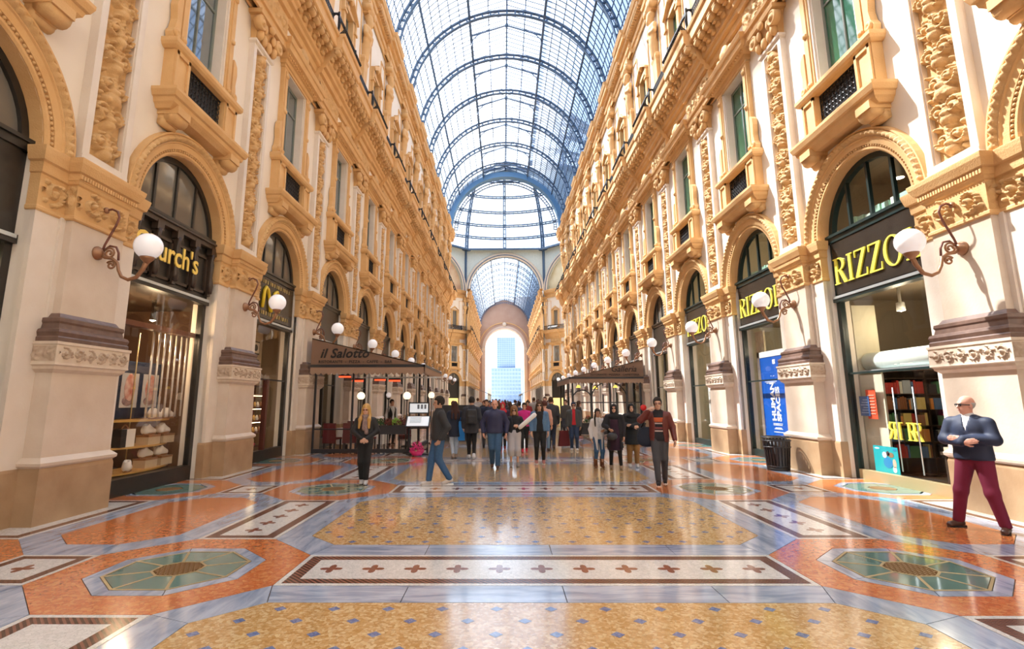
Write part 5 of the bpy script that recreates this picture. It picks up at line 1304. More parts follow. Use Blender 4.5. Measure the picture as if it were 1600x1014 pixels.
for (x, z, R, tr_) in ((-.40, 4.02, .095, 1.6), (-.45, 3.82, .075, 1.5)): sc_.tube([(x+(R*(1-.75*i/20))*cos(.5+tr_*2*pi*i/20), 0, z+(R*(1-.75*i/20))*sin(.5+tr_*2*pi*i/20)) for i in range(21)], .017, 6)
scroll_me = sc_.mesh('scroll', BRONZE)
bk = MB(); bk.lathe([(.11, .0), (.11, -.04), (.085, -.06), (.07, -.1), (.04, -.12)], (-.19, 0, 4.02), 14, axis='x'); bk.lathe([(.05, 0), (.05, -.03), (.02, -.05)], (-.25, 0, 4.74), 10, axis='x'); brk_me = bk.mesh('rosette', BRONZE)
cup = MB(); cup.lathe([(.03, 3.84), (.06, 3.88), (.10, 3.92), (.11, 3.95)], (-1.02, 0, 0), 14); cup_me = cup.mesh('gallery', BRONZE)
for s in (1, -1):
    for k, y in enumerate(piers):
        n = k-2
        if n < 0: continue
        o = empty('wall_lamp', (s*XW, y, 0), 0 if s > 0 else pi, 'white globe lamp on an iron bracket, %s pier from the front on the %s' % (ORD[n], 'right' if s > 0 else 'left'), 'lamp', 'globe lamps along the piers')
        for nm, me in (('arm', arm_me), ('globe', globe_me), ('stay', stay_me), ('scroll', scroll_me), ('rosette', brk_me), ('gallery', cup_me)): put(nm, me, o)
# bin
bn_ = empty('litter_bin', (6.27, 13.25, 0), 0, 'black slatted metal litter bin beside the second right pier', 'litter bin')
BINM = mat('black bin metal', (.02, .018, .02), .4)
sm_ = MB(); sm_.obox((.275, 0, .40), (.008, 0, .0), (0, .024, 0), (.028, 0, .33)); sm_me = sm_.mesh('slat', BINM)
for i in range(24): put('slat', sm_me, bn_, rz=2*pi*i/24)
MB().lathe([(.25, 0), (.26, .06), (.2, .07)], (0, 0, 0), 20).obj('base', BINM, bn_)
r_ = MB()
for z, r in ((.10, .25), (.55, .30), (.70, .315), (.78, .32)): r_.tube([(r*cos(a), r*sin(a), z) for a in [2*pi*i/24 for i in range(25)]], .016, 6)
r_.obj('rim', BINM, bn_); MB().lathe([(.2, .07), (.25, .68), (.24, .68), (.19, .1)], (0, 0, 0), 18).obj('liner', mat('bin liner', (.06, .06, .07), .6), bn_)
BROWNCLOTH = mat('brown awning canvas', (.20, .115, .075), .85, noise=(3, (.24, .145, .095), .2)); TANCLOTH = mat('tan valance canvas', (.34, .22, .15), .85); DGREY = mat('anthracite frame', (.022, .022, .026), .4)
def cafe_awning(s, y0, y1, xi, xo, zt, zo, lab, word, sub):
    o = empty('cafe_awning', (0, 0, 0), 0, lab, 'awning'); X = lambda x: s*x
    m = MB(); t = .03
    m.add([(X(xi), y0, zt), (X(xo), y0, zo), (X(xo), y1, zo), (X(xi), y1, zt), (X(xi), y0, zt-t), (X(xo), y0, zo-t), (X(xo), y1, zo-t), (X(xi), y1, zt-t)], [(0, 1, 2, 3), (7, 6, 5, 4), (0, 4, 5, 1), (1, 5, 6, 2), (2, 6, 7, 3)]); m.obj('roof_cloth', BROWNCLOTH, o)
    m = MB(); m.add([(X(xi), y0, zo), (X(xo), y0, zo), (X(xi), y0, zt), (X(xi), y0+.02, zo), (X(xo), y0+.02, zo), (X(xi), y0+.02, zt)], [(0, 1, 2), (5, 4, 3), (0, 3, 4, 1), (1, 4, 5, 2)]); m.obj('end_cloth', BROWNCLOTH, o)
    def scallop(n, f):
        mm = MB()
        for i in range(n):
            a, b = i/n, (i+1)/n; k = 6
            top = [f(a, zo-.06), f(b, zo-.06)]; low = [f(b-(b-a)*j/k, zo-.25-.07*sin(pi*j/k)) for j in range(k+1)]; P = top+low; q = len(P)
            mm.add(P, [tuple(range(q))]); mm.add([tuple(np.array(p)+np.array((0.0, .012, 0) if f is fa else (-s*.012, 0, 0))) for p in P], [tuple(range(q-1, -1, -1))])
        return mm
    fa = lambda t_, z: (X(xi+(xo-xi)*t_), y0-.015, z); fb_ = lambda t_, z: (X(xo)-s*.02, y0+(y1-y0)*t_, z)
    scallop(21, fa).obj('valance', TANCLOTH, o); scallop(26, fb_).obj('valance', TANCLOTH, o)
    m = MB(); m.box(X(xi), X(xo)-s*.03, y0-.03, y0+.03, zo-.07, zo+.02); m.box(X(xo)-s*.04, X(xo)+s*.02, y0-.03, y1, zo-.07, zo+.02); m.obj('frame', DGREY, o)
    return o
SCRIPT = mat('black script paint', (.012, .01, .01), .6)
aw = cafe_awning(-1, 17.3, 22.0, 6.72, 2.98, 3.74, 2.84, 'brown canvas cafe awning with a black script name on the left', '', '')
text('lettering', 'il Salotto', .42, SCRIPT, aw, (-5.62, 17.285, 3.09), (pi/2, 0, 0), .003, .011, .28, 1.05, sx=1.0)
text('lettering', 'RISTORANTE  -  PIZZA  -  CAFFE  -  BAR', .125, SCRIPT, aw, (-5.25, 17.285, 2.91), (pi/2, 0, 0), .003, .002, 0, 1.1)
aw = cafe_awning(1, 27.0, 33.0, 6.75, 3.0, 3.72, 2.84, 'brown canvas cafe awning on the right beyond the bookshop', '', '')
text('lettering', 'Galleria', .42, SCRIPT, aw, (5.75, 26.985, 3.12), (pi/2, 0, 0), .003, .004, .28)
text('lettering', 'RISTORANTE - PIZZERIA - CAFFETTERIA', .14, SCRIPT, aw, (5.3, 26.985, 2.92), (pi/2, 0, 0), .003, .002)
# left cafe enclosure
fe = empty('cafe_fence', (0, 0, 0), 0, 'dark metal and glass cafe fence under the left awning', 'fence')
fz_ = MB(); fz_.box(-6.62, -3.45, 17.5, 17.58, .02, .14); fz_.obj('base_rail', DGREY, fe); MB().box(-6.62, -3.45, 17.51, 17.57, .75, .79).obj('top_rail', DGREY, fe); MB().box(-3.5, -3.42, 17.5, 21.8, .02, .14).obj('base_rail', DGREY, fe); MB().box(-3.49, -3.43, 17.5, 21.8, .75, .79).obj('top_rail', DGREY, fe)
for x in (-6.6, -5.35, -4.42, -3.47): MB().box(x-.03, x+.03, 17.51, 17.57, 0, 2.8 if x in (-6.6, -5.35) else .82).obj('post', DGREY, fe)
for y in (19.5, 21.75): MB().box(-3.5, -3.42, y-.03, y+.03, 0, 2.8).obj('post', DGREY, fe)
for x0, x1 in ((-6.55, -5.4), (-5.3, -4.46), (-4.38, -3.52)): MB().box(x0, x1, 17.535, 17.545, .16, .74).obj('glass_panel', SHOPGLASS, fe)
for x0, x1 in ((-6.55, -5.4),): MB().box(x0, x1, 17.535, 17.545, .82, 2.6).obj('wind_screen', SHOPGLASS, fe)
for i in range(8): MB().box(-4.36+i*.11, -4.345+i*.11, 17.55, 17.57, .14, .75).obj('baluster', DGREY, fe)
wood = mat('plant box', (.03, .03, .034), .6)
LEAF = [mat('dark green leaf', (.03, .09, .02), .6), mat('bright green leaf', (.22, .42, .05), .6), mat('dull red leaf', (.16, .04, .03), .6)]
def leafball(mb, c, r, n, seed, ls=.05):
    q = random.Random(seed)
    for i in range(n):
        a, b = q.uniform(0, 2*pi), math.acos(q.uniform(-.3, 1)); rr = r*q.uniform(.5, 1)
        p = Vector((c[0]+rr*sin(b)*cos(a), c[1]+rr*sin(b)*sin(a), c[2]+rr*cos(b))); d = Vector((q.gauss(0, 1), q.gauss(0, 1), q.gauss(0, 1))).normalized(); e = d.orthogonal().normalized()*ls*.4; d *= ls
        n_ = d.cross(e).normalized()*.006
        mb.add([p-d, p+e+n_, p+d, p-e+n_, p-n_], [(0, 1, 2), (0, 2, 3), (0, 4, 1), (1, 4, 2), (2, 4, 3), (3, 4, 0)])
pl_ = empty('planter', (-4.03, 17.36, 0), 0, 'dark hanging planter box on the left cafe fence', 'planter'); MB().box(-.5, .5, -.1, .12, .62, .9).obj('box', wood, pl_); MB().box(-.52, .52, -.12, .14, .86, .9).obj('rim', wood, pl_)
for i, (x, r, m, lab) in enumerate(((-.35, .16, 0, 'dark green plant at the left end of the cafe planter'), (-.05, .17, 2, 'reddish plant in the middle of the cafe planter'), (.18, .17, 1, 'bright green plant in the cafe planter'), (.38, .22, 2, 'tall dark red plant at the right end of the cafe planter'))):
    t = empty('potted_plant', (-4.03+x, 17.37, .9), 0, lab, 'plant'); mb = MB(); leafball(mb, (0, 0, .06), r, 90, i); tag_stuff(mb.obj('foliage', LEAF[m], t)); MB().tube([(0, 0, -.05), (0, 0, .12)], .012, 5).obj('stem', LEAF[0], t)
# menu stand
SCREEN = mat('lit menu sheet', (.75, .8, .85), .3, emit=((.85, .93, 1), .35)); INK = mat('menu print', (.2, .22, .25), .6)
ms = empty('menu_stand', (-3.08, 17.1, 0), 0, 'dark menu stand with two pale boards beside the cafe fence', 'menu stand')
for x in (-.3, .3): MB().box(x-.02, x+.02, -.02, .02, .04, 1.64 if x < 0 else 1.64).obj('leg', DGREY, ms)
MB().box(-.36, .36, -.18, .18, 0, .05).obj('foot', DGREY, ms); MB().box(-.33, .33, -.03, .02, 1.27, 1.63).obj('upper_board', DGREY, ms)
o = MB().box(-.29, .29, -.036, -.03, 1.31, 1.59).obj('upper_sheet', SCREEN, ms)
for i in range(3): MB().box(-.05+i*.11, .02+i*.11, -.04, -.036, 1.42, 1.56).obj('printed_block', INK, ms)
m = MB(); m.obox((0, -.16, 1.03), (.38, 0, 0), (0, .15, .16), (0, -.011, .0103)); m.obj('lower_board', DGREY, ms); m = MB(); m.obox((0, -.172, 1.042), (.34, 0, 0), (0, .13, .139), (0, -.004, .0037)); m.obj('lower_sheet', SCREEN, ms)
for i in range(5): m = MB(); m.obox((-.08, -.22+.035*i, 1.0+.037*i), (.18, 0, 0), (0, .004, .0043), (0, -.004, .0037)); m.obj('text_line', INK, ms)
MB().box(-.32, .32, -.02, .02, .8, .84).obj('crossbar', DGREY, ms); MB().box(-.32, .32, -.02, .02, .14, .18).obj('crossbar', DGREY, ms)
fp = empty('flower_pot', (-3.05, 16.68, 0), 0, 'pink wrapped flower pot at the foot of the menu stand', 'flower pot'); PINK = mat('pink flower', (.75, .04, .22), .6)
MB().lathe([(.09, 0), (.13, .16), (.14, .18)], (0, 0, 0), 14).obj('pot', mat('cream pot', (.7, .55, .4), .6), fp); mb = MB(); leafball(mb, (0, 0, .2), .22, 120, 9, .06); tag_stuff(mb.obj('blossom', PINK, fp)); mb = MB(); leafball(mb, (0, 0, .26), .16, 60, 10, .06); tag_stuff(mb.obj('leaves', LEAF[2], fp)); MB().lathe([(.14, .02), (.24, .16), (.2, .14)], (0, 0, 0), 9).obj('wrapping', PINK, fp)
# lit globes, heaters
GLOW = mat('lit cream globe', (1, .9, .75), .4, emit=((1, .80, .52), 1.3))
for i, (x, y, z, lab) in enumerate(((-5.1, 17.62, 1.84, 'lit globe on a black post behind the blonde woman'), (-3.57, 17.62, 1.84, 'lit globe on a black post left of the menu stand'), (-3.3, 21.6, 1.9, 'lit globe on a post at the far end of the left cafe'), (-4.35, 18.4, 1.88, 'small white globe on a post inside the left cafe'))):
    t = empty('post_lamp', (x, y, 0), 0, lab, 'lamp'); MB().sphere((0, 0, z), .13 if i < 3 else .09, 18, 12).obj('globe', GLOW if i < 3 else OPAL, t); MB().tube([(0, 0, 0), (0, 0, z-.12)], .02, 8).obj('post', IRON, t); MB().lathe([(.025, z-.16), (.07, z-.12), (.05, z-.1)], (0, 0, 0), 10).obj('collar', IRON, t); MB().lathe([(.1, 0), (.1, .03), (.03, .06)], (0, 0, 0), 12).obj('foot', IRON, t)
HEAT = mat('glowing heater element', (.8, .06, .02), .5, emit=((1, .07, .02), 2.2))
for i, (x, y, z) in enumerate(((-5.75, 17.9, 2.47), (-5.5, 18.6, 2.36), (-4.9, 19.4, 2.42), (-4.2, 18.6, 2.36))):
    t = empty('patio_heater', (x, y, z), 0, 'red glowing heater under the left awning, number %s from the wall' % ['one', 'two', 'three', 'four'][i], 'heater', 'heaters under the awning'); MB().box(-.2, .2, -.06, .06, .04, .1).obj('hood', DGREY, t); MB().box(-.19, .19, -.045, .045, -.01, .04).obj('element', HEAT, t); MB().tube([(0, 0, .1), (0, 0, .45)], .012, 5).obj('hanger', DGREY, t)
tag(MB().box(-5.15, -2.5, 18.05, 18.1, 2.44, 2.49).obj('awning_rail', mat('pale steel rail', (.6, .58, .55), .4)), 'pale steel rail under the left awning', 'rail')
# tables and chairs inside the left cafe
BURG = mat('burgundy chair cover', (.11, .012, .015), .7); CLOTHW = mat('white table cloth', (.75, .72, .68), .8)
ch_ = {'seat': MB().box(-.22, .22, -.22, .22, .42, .48), 'backrest': MB().box(-.22, .22, .18, .23, .48, .95), 'cover': MB().box(-.225, .225, .17, .24, .30, .60)}
chm = {k: v.mesh(k, BURG) for k, v in ch_.items()}; lgm = MB().box(-.02, .02, -.02, .02, 0, .42).mesh('leg', DGREY)
for i, (x, y, rz, lab) in enumerate(((-6.1, 18.0, 2.9, 'burgundy chair nearest the pier in the left cafe'), (-5.55, 18.15, 3.3, 'burgundy chair behind the fence, left of the blonde woman'), (-4.95, 18.1, 3.0, 'burgundy chair behind the blonde woman'), (-3.95, 19.5, .2, 'burgundy chair deeper in the left cafe behind the planter'), (-5.9, 19.6, .1, 'burgundy chair in the second row of the left cafe'))):
    t = empty('cafe_chair', (x, y, 0), rz, lab, 'chair', 'burgundy cafe chairs')
    for k, me in chm.items(): put(k, me, t)
    for a in (-.19, .19):
        for b in (-.19, .19): put('leg', lgm, t, (a, b, 0))
for i, (x, y, lab) in enumerate(((-5.85, 18.75, 'white-clothed cafe table near the pier'), (-4.75, 18.75, 'white-clothed cafe table behind the fence middle'), (-4.0, 20.2, 'white-clothed cafe table far in the left cafe'))):
    t = empty('cafe_table', (x, y, 0), 0, lab, 'table', 'white cafe tables'); m = MB(); n = 32
    m.grid([[((.36+.03*sin(5*a)*(1-z/.74))*cos(a), (.36+.03*sin(5*a)*(1-z/.74))*sin(a), z) for z in (.22, .5, .72, .74)] for a in [2*pi*k/n for k in range(n+1)]]); m.prism([(.36*cos(2*pi*k/n), .36*sin(2*pi*k/n)) for k in range(n)], .735, .745); m.obj('cloth', CLOTHW, t); MB().lathe([(.22, 0), (.2, .03), (.03, .06), (.03, .72)], (0, 0, 0), 12).obj('pedestal', DGREY, t)
wb = tag(MB().box(-3.0, -1.7, 22.6, 22.66, 0, 1.5).obj('board_screen', DGREY), 'dark board screen behind the walking man in the grey hoodie', 'screen')
# right cafe
fr_ = empty('cafe_pergola', (0, 0, 0), 0, 'dark cafe pergola with arched ironwork under the right awning', 'pergola')
for x in (3.15, 4.1, 5.05, 5.9, 6.6): MB().box(x-.05, x+.05, 27.1, 27.2, 0, 2.8).obj('post', DGREY, fr_)
for y in (29, 31, 32.8): MB().box(3.1, 3.2, y-.05, y+.05, 0, 2.8).obj('post', DGREY, fr_)
for x0, x1 in ((3.15, 4.1), (4.1, 5.9)):
    c = (x0+x1)/2; r = (x1-x0)/2; MB().tube([(c+r*cos(a), 27.15, 1.75+r*.95*sin(a)) for a in [pi*k/14 for k in range(15)]], .03, 6).obj('arch_bar', DGREY, fr_)
MB().box(3.15, 6.6, 27.12, 27.18, 1.55, 1.6).obj('mid_rail', DGREY, fr_)
for x0, x1 in ((3.2, 4.05), (4.15, 5.0), (5.1, 5.85), (5.95, 6.55)): MB().box(x0, x1, 27.145, 27.155, .6, 1.54).obj('glass_panel', SHOPGLASS, fr_)
pl_ = empty('planter', (4.9, 26.85, 0), 0, 'long dark planter in front of the right cafe', 'planter'); MB().box(-1.7, 1.75, -.16, .16, .02, .56).obj('box', wood, pl_); MB().box(-1.73, 1.78, -.19, .19, .5, .57).obj('rim', wood, pl_)
REDF = mat('red flower', (.45, .03, .02), .6)
for i in range(8):
    t = empty('flowering_plant', (3.42+i*.42, 26.85, .56), 0, 'leafy plant with red flowers in the right cafe planter, number %s from the walkway' % ['one', 'two', 'three', 'four', 'five', 'six', 'seven', 'eight'][i], 'plant', 'plants in the right cafe planter'); mb = MB(); leafball(mb, (0, 0, .1), .24, 70, 40+i, .06); tag_stuff(mb.obj('foliage', LEAF[0], t)); mb = MB(); leafball(mb, (0, 0, .24), .15, 22, 60+i, .05); tag_stuff(mb.obj('flowers', REDF, t))
rs = empty('round_sign', (6.62, 26.8, 0), 0, 'red round sign on a thin pole at the right cafe', 'sign'); MB().lathe([(.01, -.02), (.15, -.02), (.15, .02), (.01, .02)], (0, 0, 1.32), 18, axis='y').obj('disc', mat('red enamel', (.75, .02, .02), .35), rs); MB().tube([(0, 0, 0), (0, 0, 1.2)], .015, 6).obj('pole', IRON, rs)
for i, (x, y, z) in enumerate(((3.6, 28.2, 2.35), (4.55, 28.6, 2.3), (5.6, 28.4, 2.35))):
    t = empty('hanging_lamp', (x, y, z), 0, 'yellow lamp hanging under the right awning, number %s from the walkway' % ['one', 'two', 'three'][i], 'lamp', 'lamps under the right awning'); MB().lathe([(.02, .14), (.06, .12), (.14, 0), (.12, 0)], (0, 0, 0), 12).obj('shade', mat('yellow lamp shade', (.9, .6, .1), .5, emit=((1, .7, .12), 1.5)), t); MB().tube([(0, 0, .14), (0, 0, .5)], .01, 5).obj('cord', IRON, t)
for i, (y, lab) in enumerate(((28.1, 'white-clothed cafe table at the front of the right cafe'), (30.5, 'white-clothed cafe table at the back of the right cafe'))):
    t = empty('cafe_table', (4.6, y, 0), 0, lab, 'table', 'white cafe tables'); MB().lathe([(.37, .25), (.36, .72), (.35, .745)], (0, 0, 0), 20).obj('cloth', CLOTHW, t); MB().lathe([(.2, 0), (.03, .05), (.03, .72)], (0, 0, 0), 10).obj('pedestal', DGREY, t)
# ================================================================== PEOPLE
SKIN = mat('light skin', (.62, .36, .25), .55); SKIN2 = mat('tanned skin', (.48, .26, .17), .55)
EYE_M = mat('dark eye', (.03, .02, .018), .3); LIP = mat('lip', (.45, .14, .11), .5)
def fab(name, c, rough=.85, n=None): return mat(name, c, rough, noise=n)
BLACKF = fab('black cloth', (.012, .012, .014)); NAVY = fab('navy cloth', (.018, .024, .055)); JEANS = fab('blue denim', (.025, .075, .17), .85, (30, (.05, .12, .24), .2)); LJEANS = fab('pale denim', (.30, .38, .48), .85, (14, (.55, .6, .66), .3))
def V3(*a): return np.array(a, float)
def limb_dir(v): v = np.array(v, float); return v/np.linalg.norm(v)
def hand_prims(w, d, n, curl=.5, s=1.0, side=1):
    """wrist point, finger direction, palm normal; thumb on the +/- across side"""
    d = limb_dir(d); n = np.array(n, float); n = limb_dir(n-d*(n@d)); a = np.cross(d, n)*side
    P = [('c', w-d*.02*s, w+d*.03*s, .024*s, .026*s), ('c', w+d*.03*s+a*.018*s, w+d*.082*s+a*.022*s, .017*s, .014*s), ('c', w+d*.03*s-a*.018*s, w+d*.075*s-a*.024*s, .017*s, .013*s), ('c', w+d*.03*s, w+d*.085*s, .018*s, .014*s)]
    for i, (o, L) in enumerate(((.027, .068), (.009, .077), (-.009, .071), (-.026, .056))):
        p = w+d*(.085-.004*abs(i-1))*s+a*o*s; ang = curl*.6
        for q, r0_, r1_ in ((.45, .0095, .009), (.32, .009, .0085), (.26, .0085, .0075)):
            e = p+(d*cos(ang)+n*sin(ang))*L*q*s; P.append(('c', p, e, r0_*s, r1_*s, .004)); p = e; ang += curl*.8
    p = w+d*.025*s+a*.022*s; v1 = limb_dir(d*.75+a*.7+n*.25); e = p+v1*.045*s; P.append(('c', p, e, .013*s, .011*s, .008)); P.append(('c', e, e+limb_dir(d*.95+a*.25+n*.3)*.032*s, .0105*s, .009*s, .004))
    return P
ARM_HANG = {1: ((.235, .03, 1.13), (.235, -.05, .885)), -1: ((-.235, .03, 1.13), (-.235, -.05, .885))}
def make_person(loc, rz, Ht, label, feet=((.09, 0), (-.09, 0)), arms=None, hands=None, skin=SKIN, garments=(), hair=None, head_yaw=0, h=.02, lean=0, group=None, wide=1.0, shoes=None, toes=(0, 0), heels=(0, 0), sole=None):
    """local frame: faces -y, left hand towards +x, metres for a 1.75 m adult, scaled"""
    s = Ht/1.75
    o = empty('person', loc, rz, label, 'person', group); o.scale = (s, s, s)
    J = {}
    hip = {1: V3(.088, 0, .93), -1: V3(-.088, 0, .93)}
    for k, sd in enumerate((1, -1)):
        fx, fy = feet[k]; lf = heels[k]; an = V3(fx, fy+.02, .085+lf)
        mid = (hip[sd]*.48+an*.52); L = np.linalg.norm(hip[sd]-an); bend = sqrt(max(0, .43**2-(min(L, .859)/2)**2))+.012+lf*.5
        J['hip', sd] = hip[sd]; J['an', sd] = an; J['kn', sd] = mid+V3(0, -bend, 0)
        J['sh', sd] = V3(sd*.178*wide, 0, 1.382); el, wr = (arms or ARM_HANG)[sd]; J['el', sd] = V3(*el); J['wr', sd] = V3(*wr)
    def torso(g, lo=None):
        w = wide
        return [('e', V3(0, .0, .96), V3(.158*w+g, .105+g, .13+g)), ('e', V3(0, .0, 1.12), V3(.135*w+g, .098*w+g, .17+g)), ('e', V3(0, .005, 1.27), V3(.160*w+g, .112*w+g, .185+g)), ('c', V3(0, .008, 1.425), V3(.155*w, .005, 1.372), .06+g, .05+g), ('c', V3(0, .008, 1.425), V3(-.155*w, .005, 1.372), .06+g, .05+g), ('c', V3(0, .01, 1.42), V3(0, .005, 1.50), .066+g, .05+g*.5)]
    def armp(g, g2=None, upto=1.0):
        P = []
        for sd in (1, -1):
            a, b, c = J['sh', sd], J['el', sd], J['wr', sd]; P += [('c', a, b, .050+g, .040+g), ('c', b, b+(c-b)*upto, .043+g, .031+(g if g2 is None else g2))]
        return P
    def legp(g, gk=None, ga=None):
        P = []
        for sd in (1, -1):
            a, b, c = J['hip', sd], J['kn', sd], J['an', sd]; P += [('c', a, b, .088*min(wide, 1.12)+g, .056+(g if gk is None else gk)), ('c', b, c, .056+(g if gk is None else gk), .040+(g if ga is None else ga))]
        return P
    body = MB(); sdf_mb(body, torso(-.012)+armp(-.006, 0)+legp(-.01), max(h, .02), .035)
    # head
    R = rotm(0, 0, head_yaw); hc = V3(0, -.012, 1.60)
    def hd(p): return hc+R@V3(*p)
    HP = [('e', hd((0, .012, .045)), V3(.076, .095, .098), R), ('e', hd((0, -.03, -.03)), V3(.056, .062, .075), R), ('e', hd((0, -.045, -.075)), V3(.034, .035, .03), R), ('c', hd((0, -.088, .022)), hd((0, -.106, -.012)), .010, .015, .012), ('e', hd((.077, .012, .0)), V3(.012, .022, .034), R, .01), ('e', hd((-.077, .012, .0)), V3(.012, .022, .034), R, .01), ('c', hd((-.03, -.08, .045)), hd((.03, -.08, .045)), .012, .012, .02), ('c', V3(0, .01, 1.44), hd((0, .01, -.05)), .056, .054)]
    sdf_mb(body, HP, .0105, .022)
    for k, sd in enumerate((1, -1)):
        dd = J['wr', sd]-J['el', sd]; hv = (hands or {}).get(sd, {})
        sdf_mb(body, hand_prims(J['wr', sd]+limb_dir(dd)*.015, hv.get('d', dd), hv.get('n', (-sd*.8, -.3, 0)), hv.get('curl', .55), 1.05, hv.get('side', sd)), .0075, .012, pad=.015)
    b = body.obj('body', skin, o)
    ey = MB(); br = MB()
    for q in (-1, 1): ey.sphere(tuple(hd((q*.031, -.083, .018))), .011, 8, 6); br.sphere(tuple(hd((q*.032, -.088, .04))), .016, 8, 4, (1, .35, .25))
    ey.obj('eyes', EYE_M, b); br.obj('eyebrows', (hair or {}).get('m', EYE_M), b); MB().sphere(tuple(hd((0, -.088, -.048))), .02, 10, 6, (1, .35, .3)).obj('mouth', LIP, b)
    for g in garments:
        t = g['t']; m = g['m']; a = g.get('g', .018); mb = MB()
        if t == 'trousers':
            hem = g.get('hem', .03); P = legp(a, g.get('gk', a), g.get('ga', a))+torso(a-.004)[:2]
            sdf_mb(mb, P, h, .04, cut=lambda Q, d: np.maximum(np.maximum(d, hem-Q[..., 2]), Q[..., 2]-1.06)); nm = g.get('n', 'trousers')
        elif t == 'top':
            hem = g.get('hem', .86); P = torso(a)+([] if g.get('nosleeve') else armp(a*.8+.003, a*.7, g.get('sleeve', 1.0)))
            P = P+[('c', V3(q*.06*wide, .0, 1.18), V3(q*.062*wide, .0, hem-.02), .092*wide+a, .098*wide+a) for q in (-1, 1)]
            if g.get('flare'): P = P+[('c', V3(0, .0, 1.05), V3(0, .0, hem), .12+a, g['flare'])]
            op = g.get('open', 0)
            def ct(Q, d, hem=hem, op=op, V=g.get('v', 0), nk=g.get('neck', 1.495)):
                d = np.maximum(d, hem-Q[..., 2]); d = np.maximum(d, Q[..., 2]-nk)
                if op: d = np.maximum(d, -np.maximum(np.abs(Q[..., 0])-(op+.10*np.clip(1.15-Q[..., 2], 0, .3)+V*np.clip(Q[..., 2]-1.2, 0, .3)), Q[..., 1]+.0))
                elif V: d = np.maximum(d, -np.maximum(np.abs(Q[..., 0])-V*np.clip(Q[..., 2]-1.28, 0, .4), Q[..., 1]+.02))
                return d
            sdf_mb(mb, P, h, g.get('k', .035), cut=ct); nm = g.get('n', 'jacket')
        elif t == 'skirt':
            P = torso(a)[:2]+[('c', V3(0, 0, .95), V3(0, 0, g['hem']), .15+a, g.get('r', .2))]; hem = g['hem']; sdf_mb(mb, P, h, .05, cut=lambda Q, d: np.maximum(np.maximum(d, hem-Q[..., 2]), Q[..., 2]-1.08)); nm = g.get('n', 'skirt')
        elif t == 'scarf':
            P = [('c', V3(.085*cos(q), .085*sin(q)*.9, 1.48+.01*sin(3*q)), V3(.085*cos(q+.7), .085*sin(q+.7)*.9, 1.48), .034, .034) for q in np.arange(0, 6.2, .7)]+[('c', V3(.02, -.11, 1.46), V3(.035, -.155, 1.12), .035, .045), ('c', V3(-.03, -.11, 1.46), V3(-.03, -.15, 1.2), .03, .04)]; sdf_mb(mb, P, .014, .02); nm = 'scarf'
        elif t == 'hood':     # headscarf
            P = [('e', hd((0, .012, .03)), V3(.098, .115, .118), R), ('c', hd((0, .0, -.08)), V3(0, .0, 1.42), .085, .12), ('e', V3(0, -.03, 1.38), V3(.17, .12, .10))]
            sdf_mb(mb, P, .014, .03, cut=lambda Q, d: np.maximum(d, -f_ell(Q, hd((0, -.10, -.01)), V3(.058, .085, .085), R))); nm = 'headscarf'
        elif t == 'stripe':   # band printed across a jumper
            z0, z1 = g['z']; P = torso(a)+[('c', V3(q*.06*wide, .0, 1.18), V3(q*.062*wide, .0, .84), .092*wide+a, .098*wide+a) for q in (-1, 1)]; sdf_mb(mb, P, .012, .035, cut=lambda Q, d: np.maximum(np.maximum(np.maximum(d, z0-Q[..., 2]), Q[..., 2]-z1), np.maximum(Q[..., 1]+.03, np.abs(Q[..., 0])-g.get('w', .2)))); nm = 'stripe'
        elif t == 'glasses':
            for q in (-1, 1):
                mb.sphere(tuple(hd((q*.032, -.095, .018))), .024, 10, 6, (1, .3, .8)); mb.tube([tuple(hd((q*.055, -.09, .022))), tuple(hd((q*.08, .0, .02)))], .004, 5)
            mb.tube([tuple(hd((-.02, -.1, .022))), tuple(hd((.02, -.1, .022)))], .004, 5); nm = 'glasses'
        elif t == 'specs':
            for q in (-1, 1):
                mb.tube([tuple(hd((q*.033+.024*cos(e), -.097, .018+.017*sin(e)))) for e in [k_*pi/5 for k_ in range(11)]], .0035, 5); mb.tube([tuple(hd((q*.056, -.092, .024))), tuple(hd((q*.08, .0, .02)))], .006, 5)
            mb.tube([tuple(hd((-.056, -.098, .03))), tuple(hd((.056, -.098, .03)))], .006, 5); nm = 'glasses'
        elif t == 'collar':
            for q in np.arange(0, 6.2, .5): mb.tube([(.072*cos(q), .068*sin(q)+.005, 1.455), (.066*cos(q), .062*sin(q), 1.515)], .018, 6)
            nm = 'collar'
        mb.obj(nm, m, o)
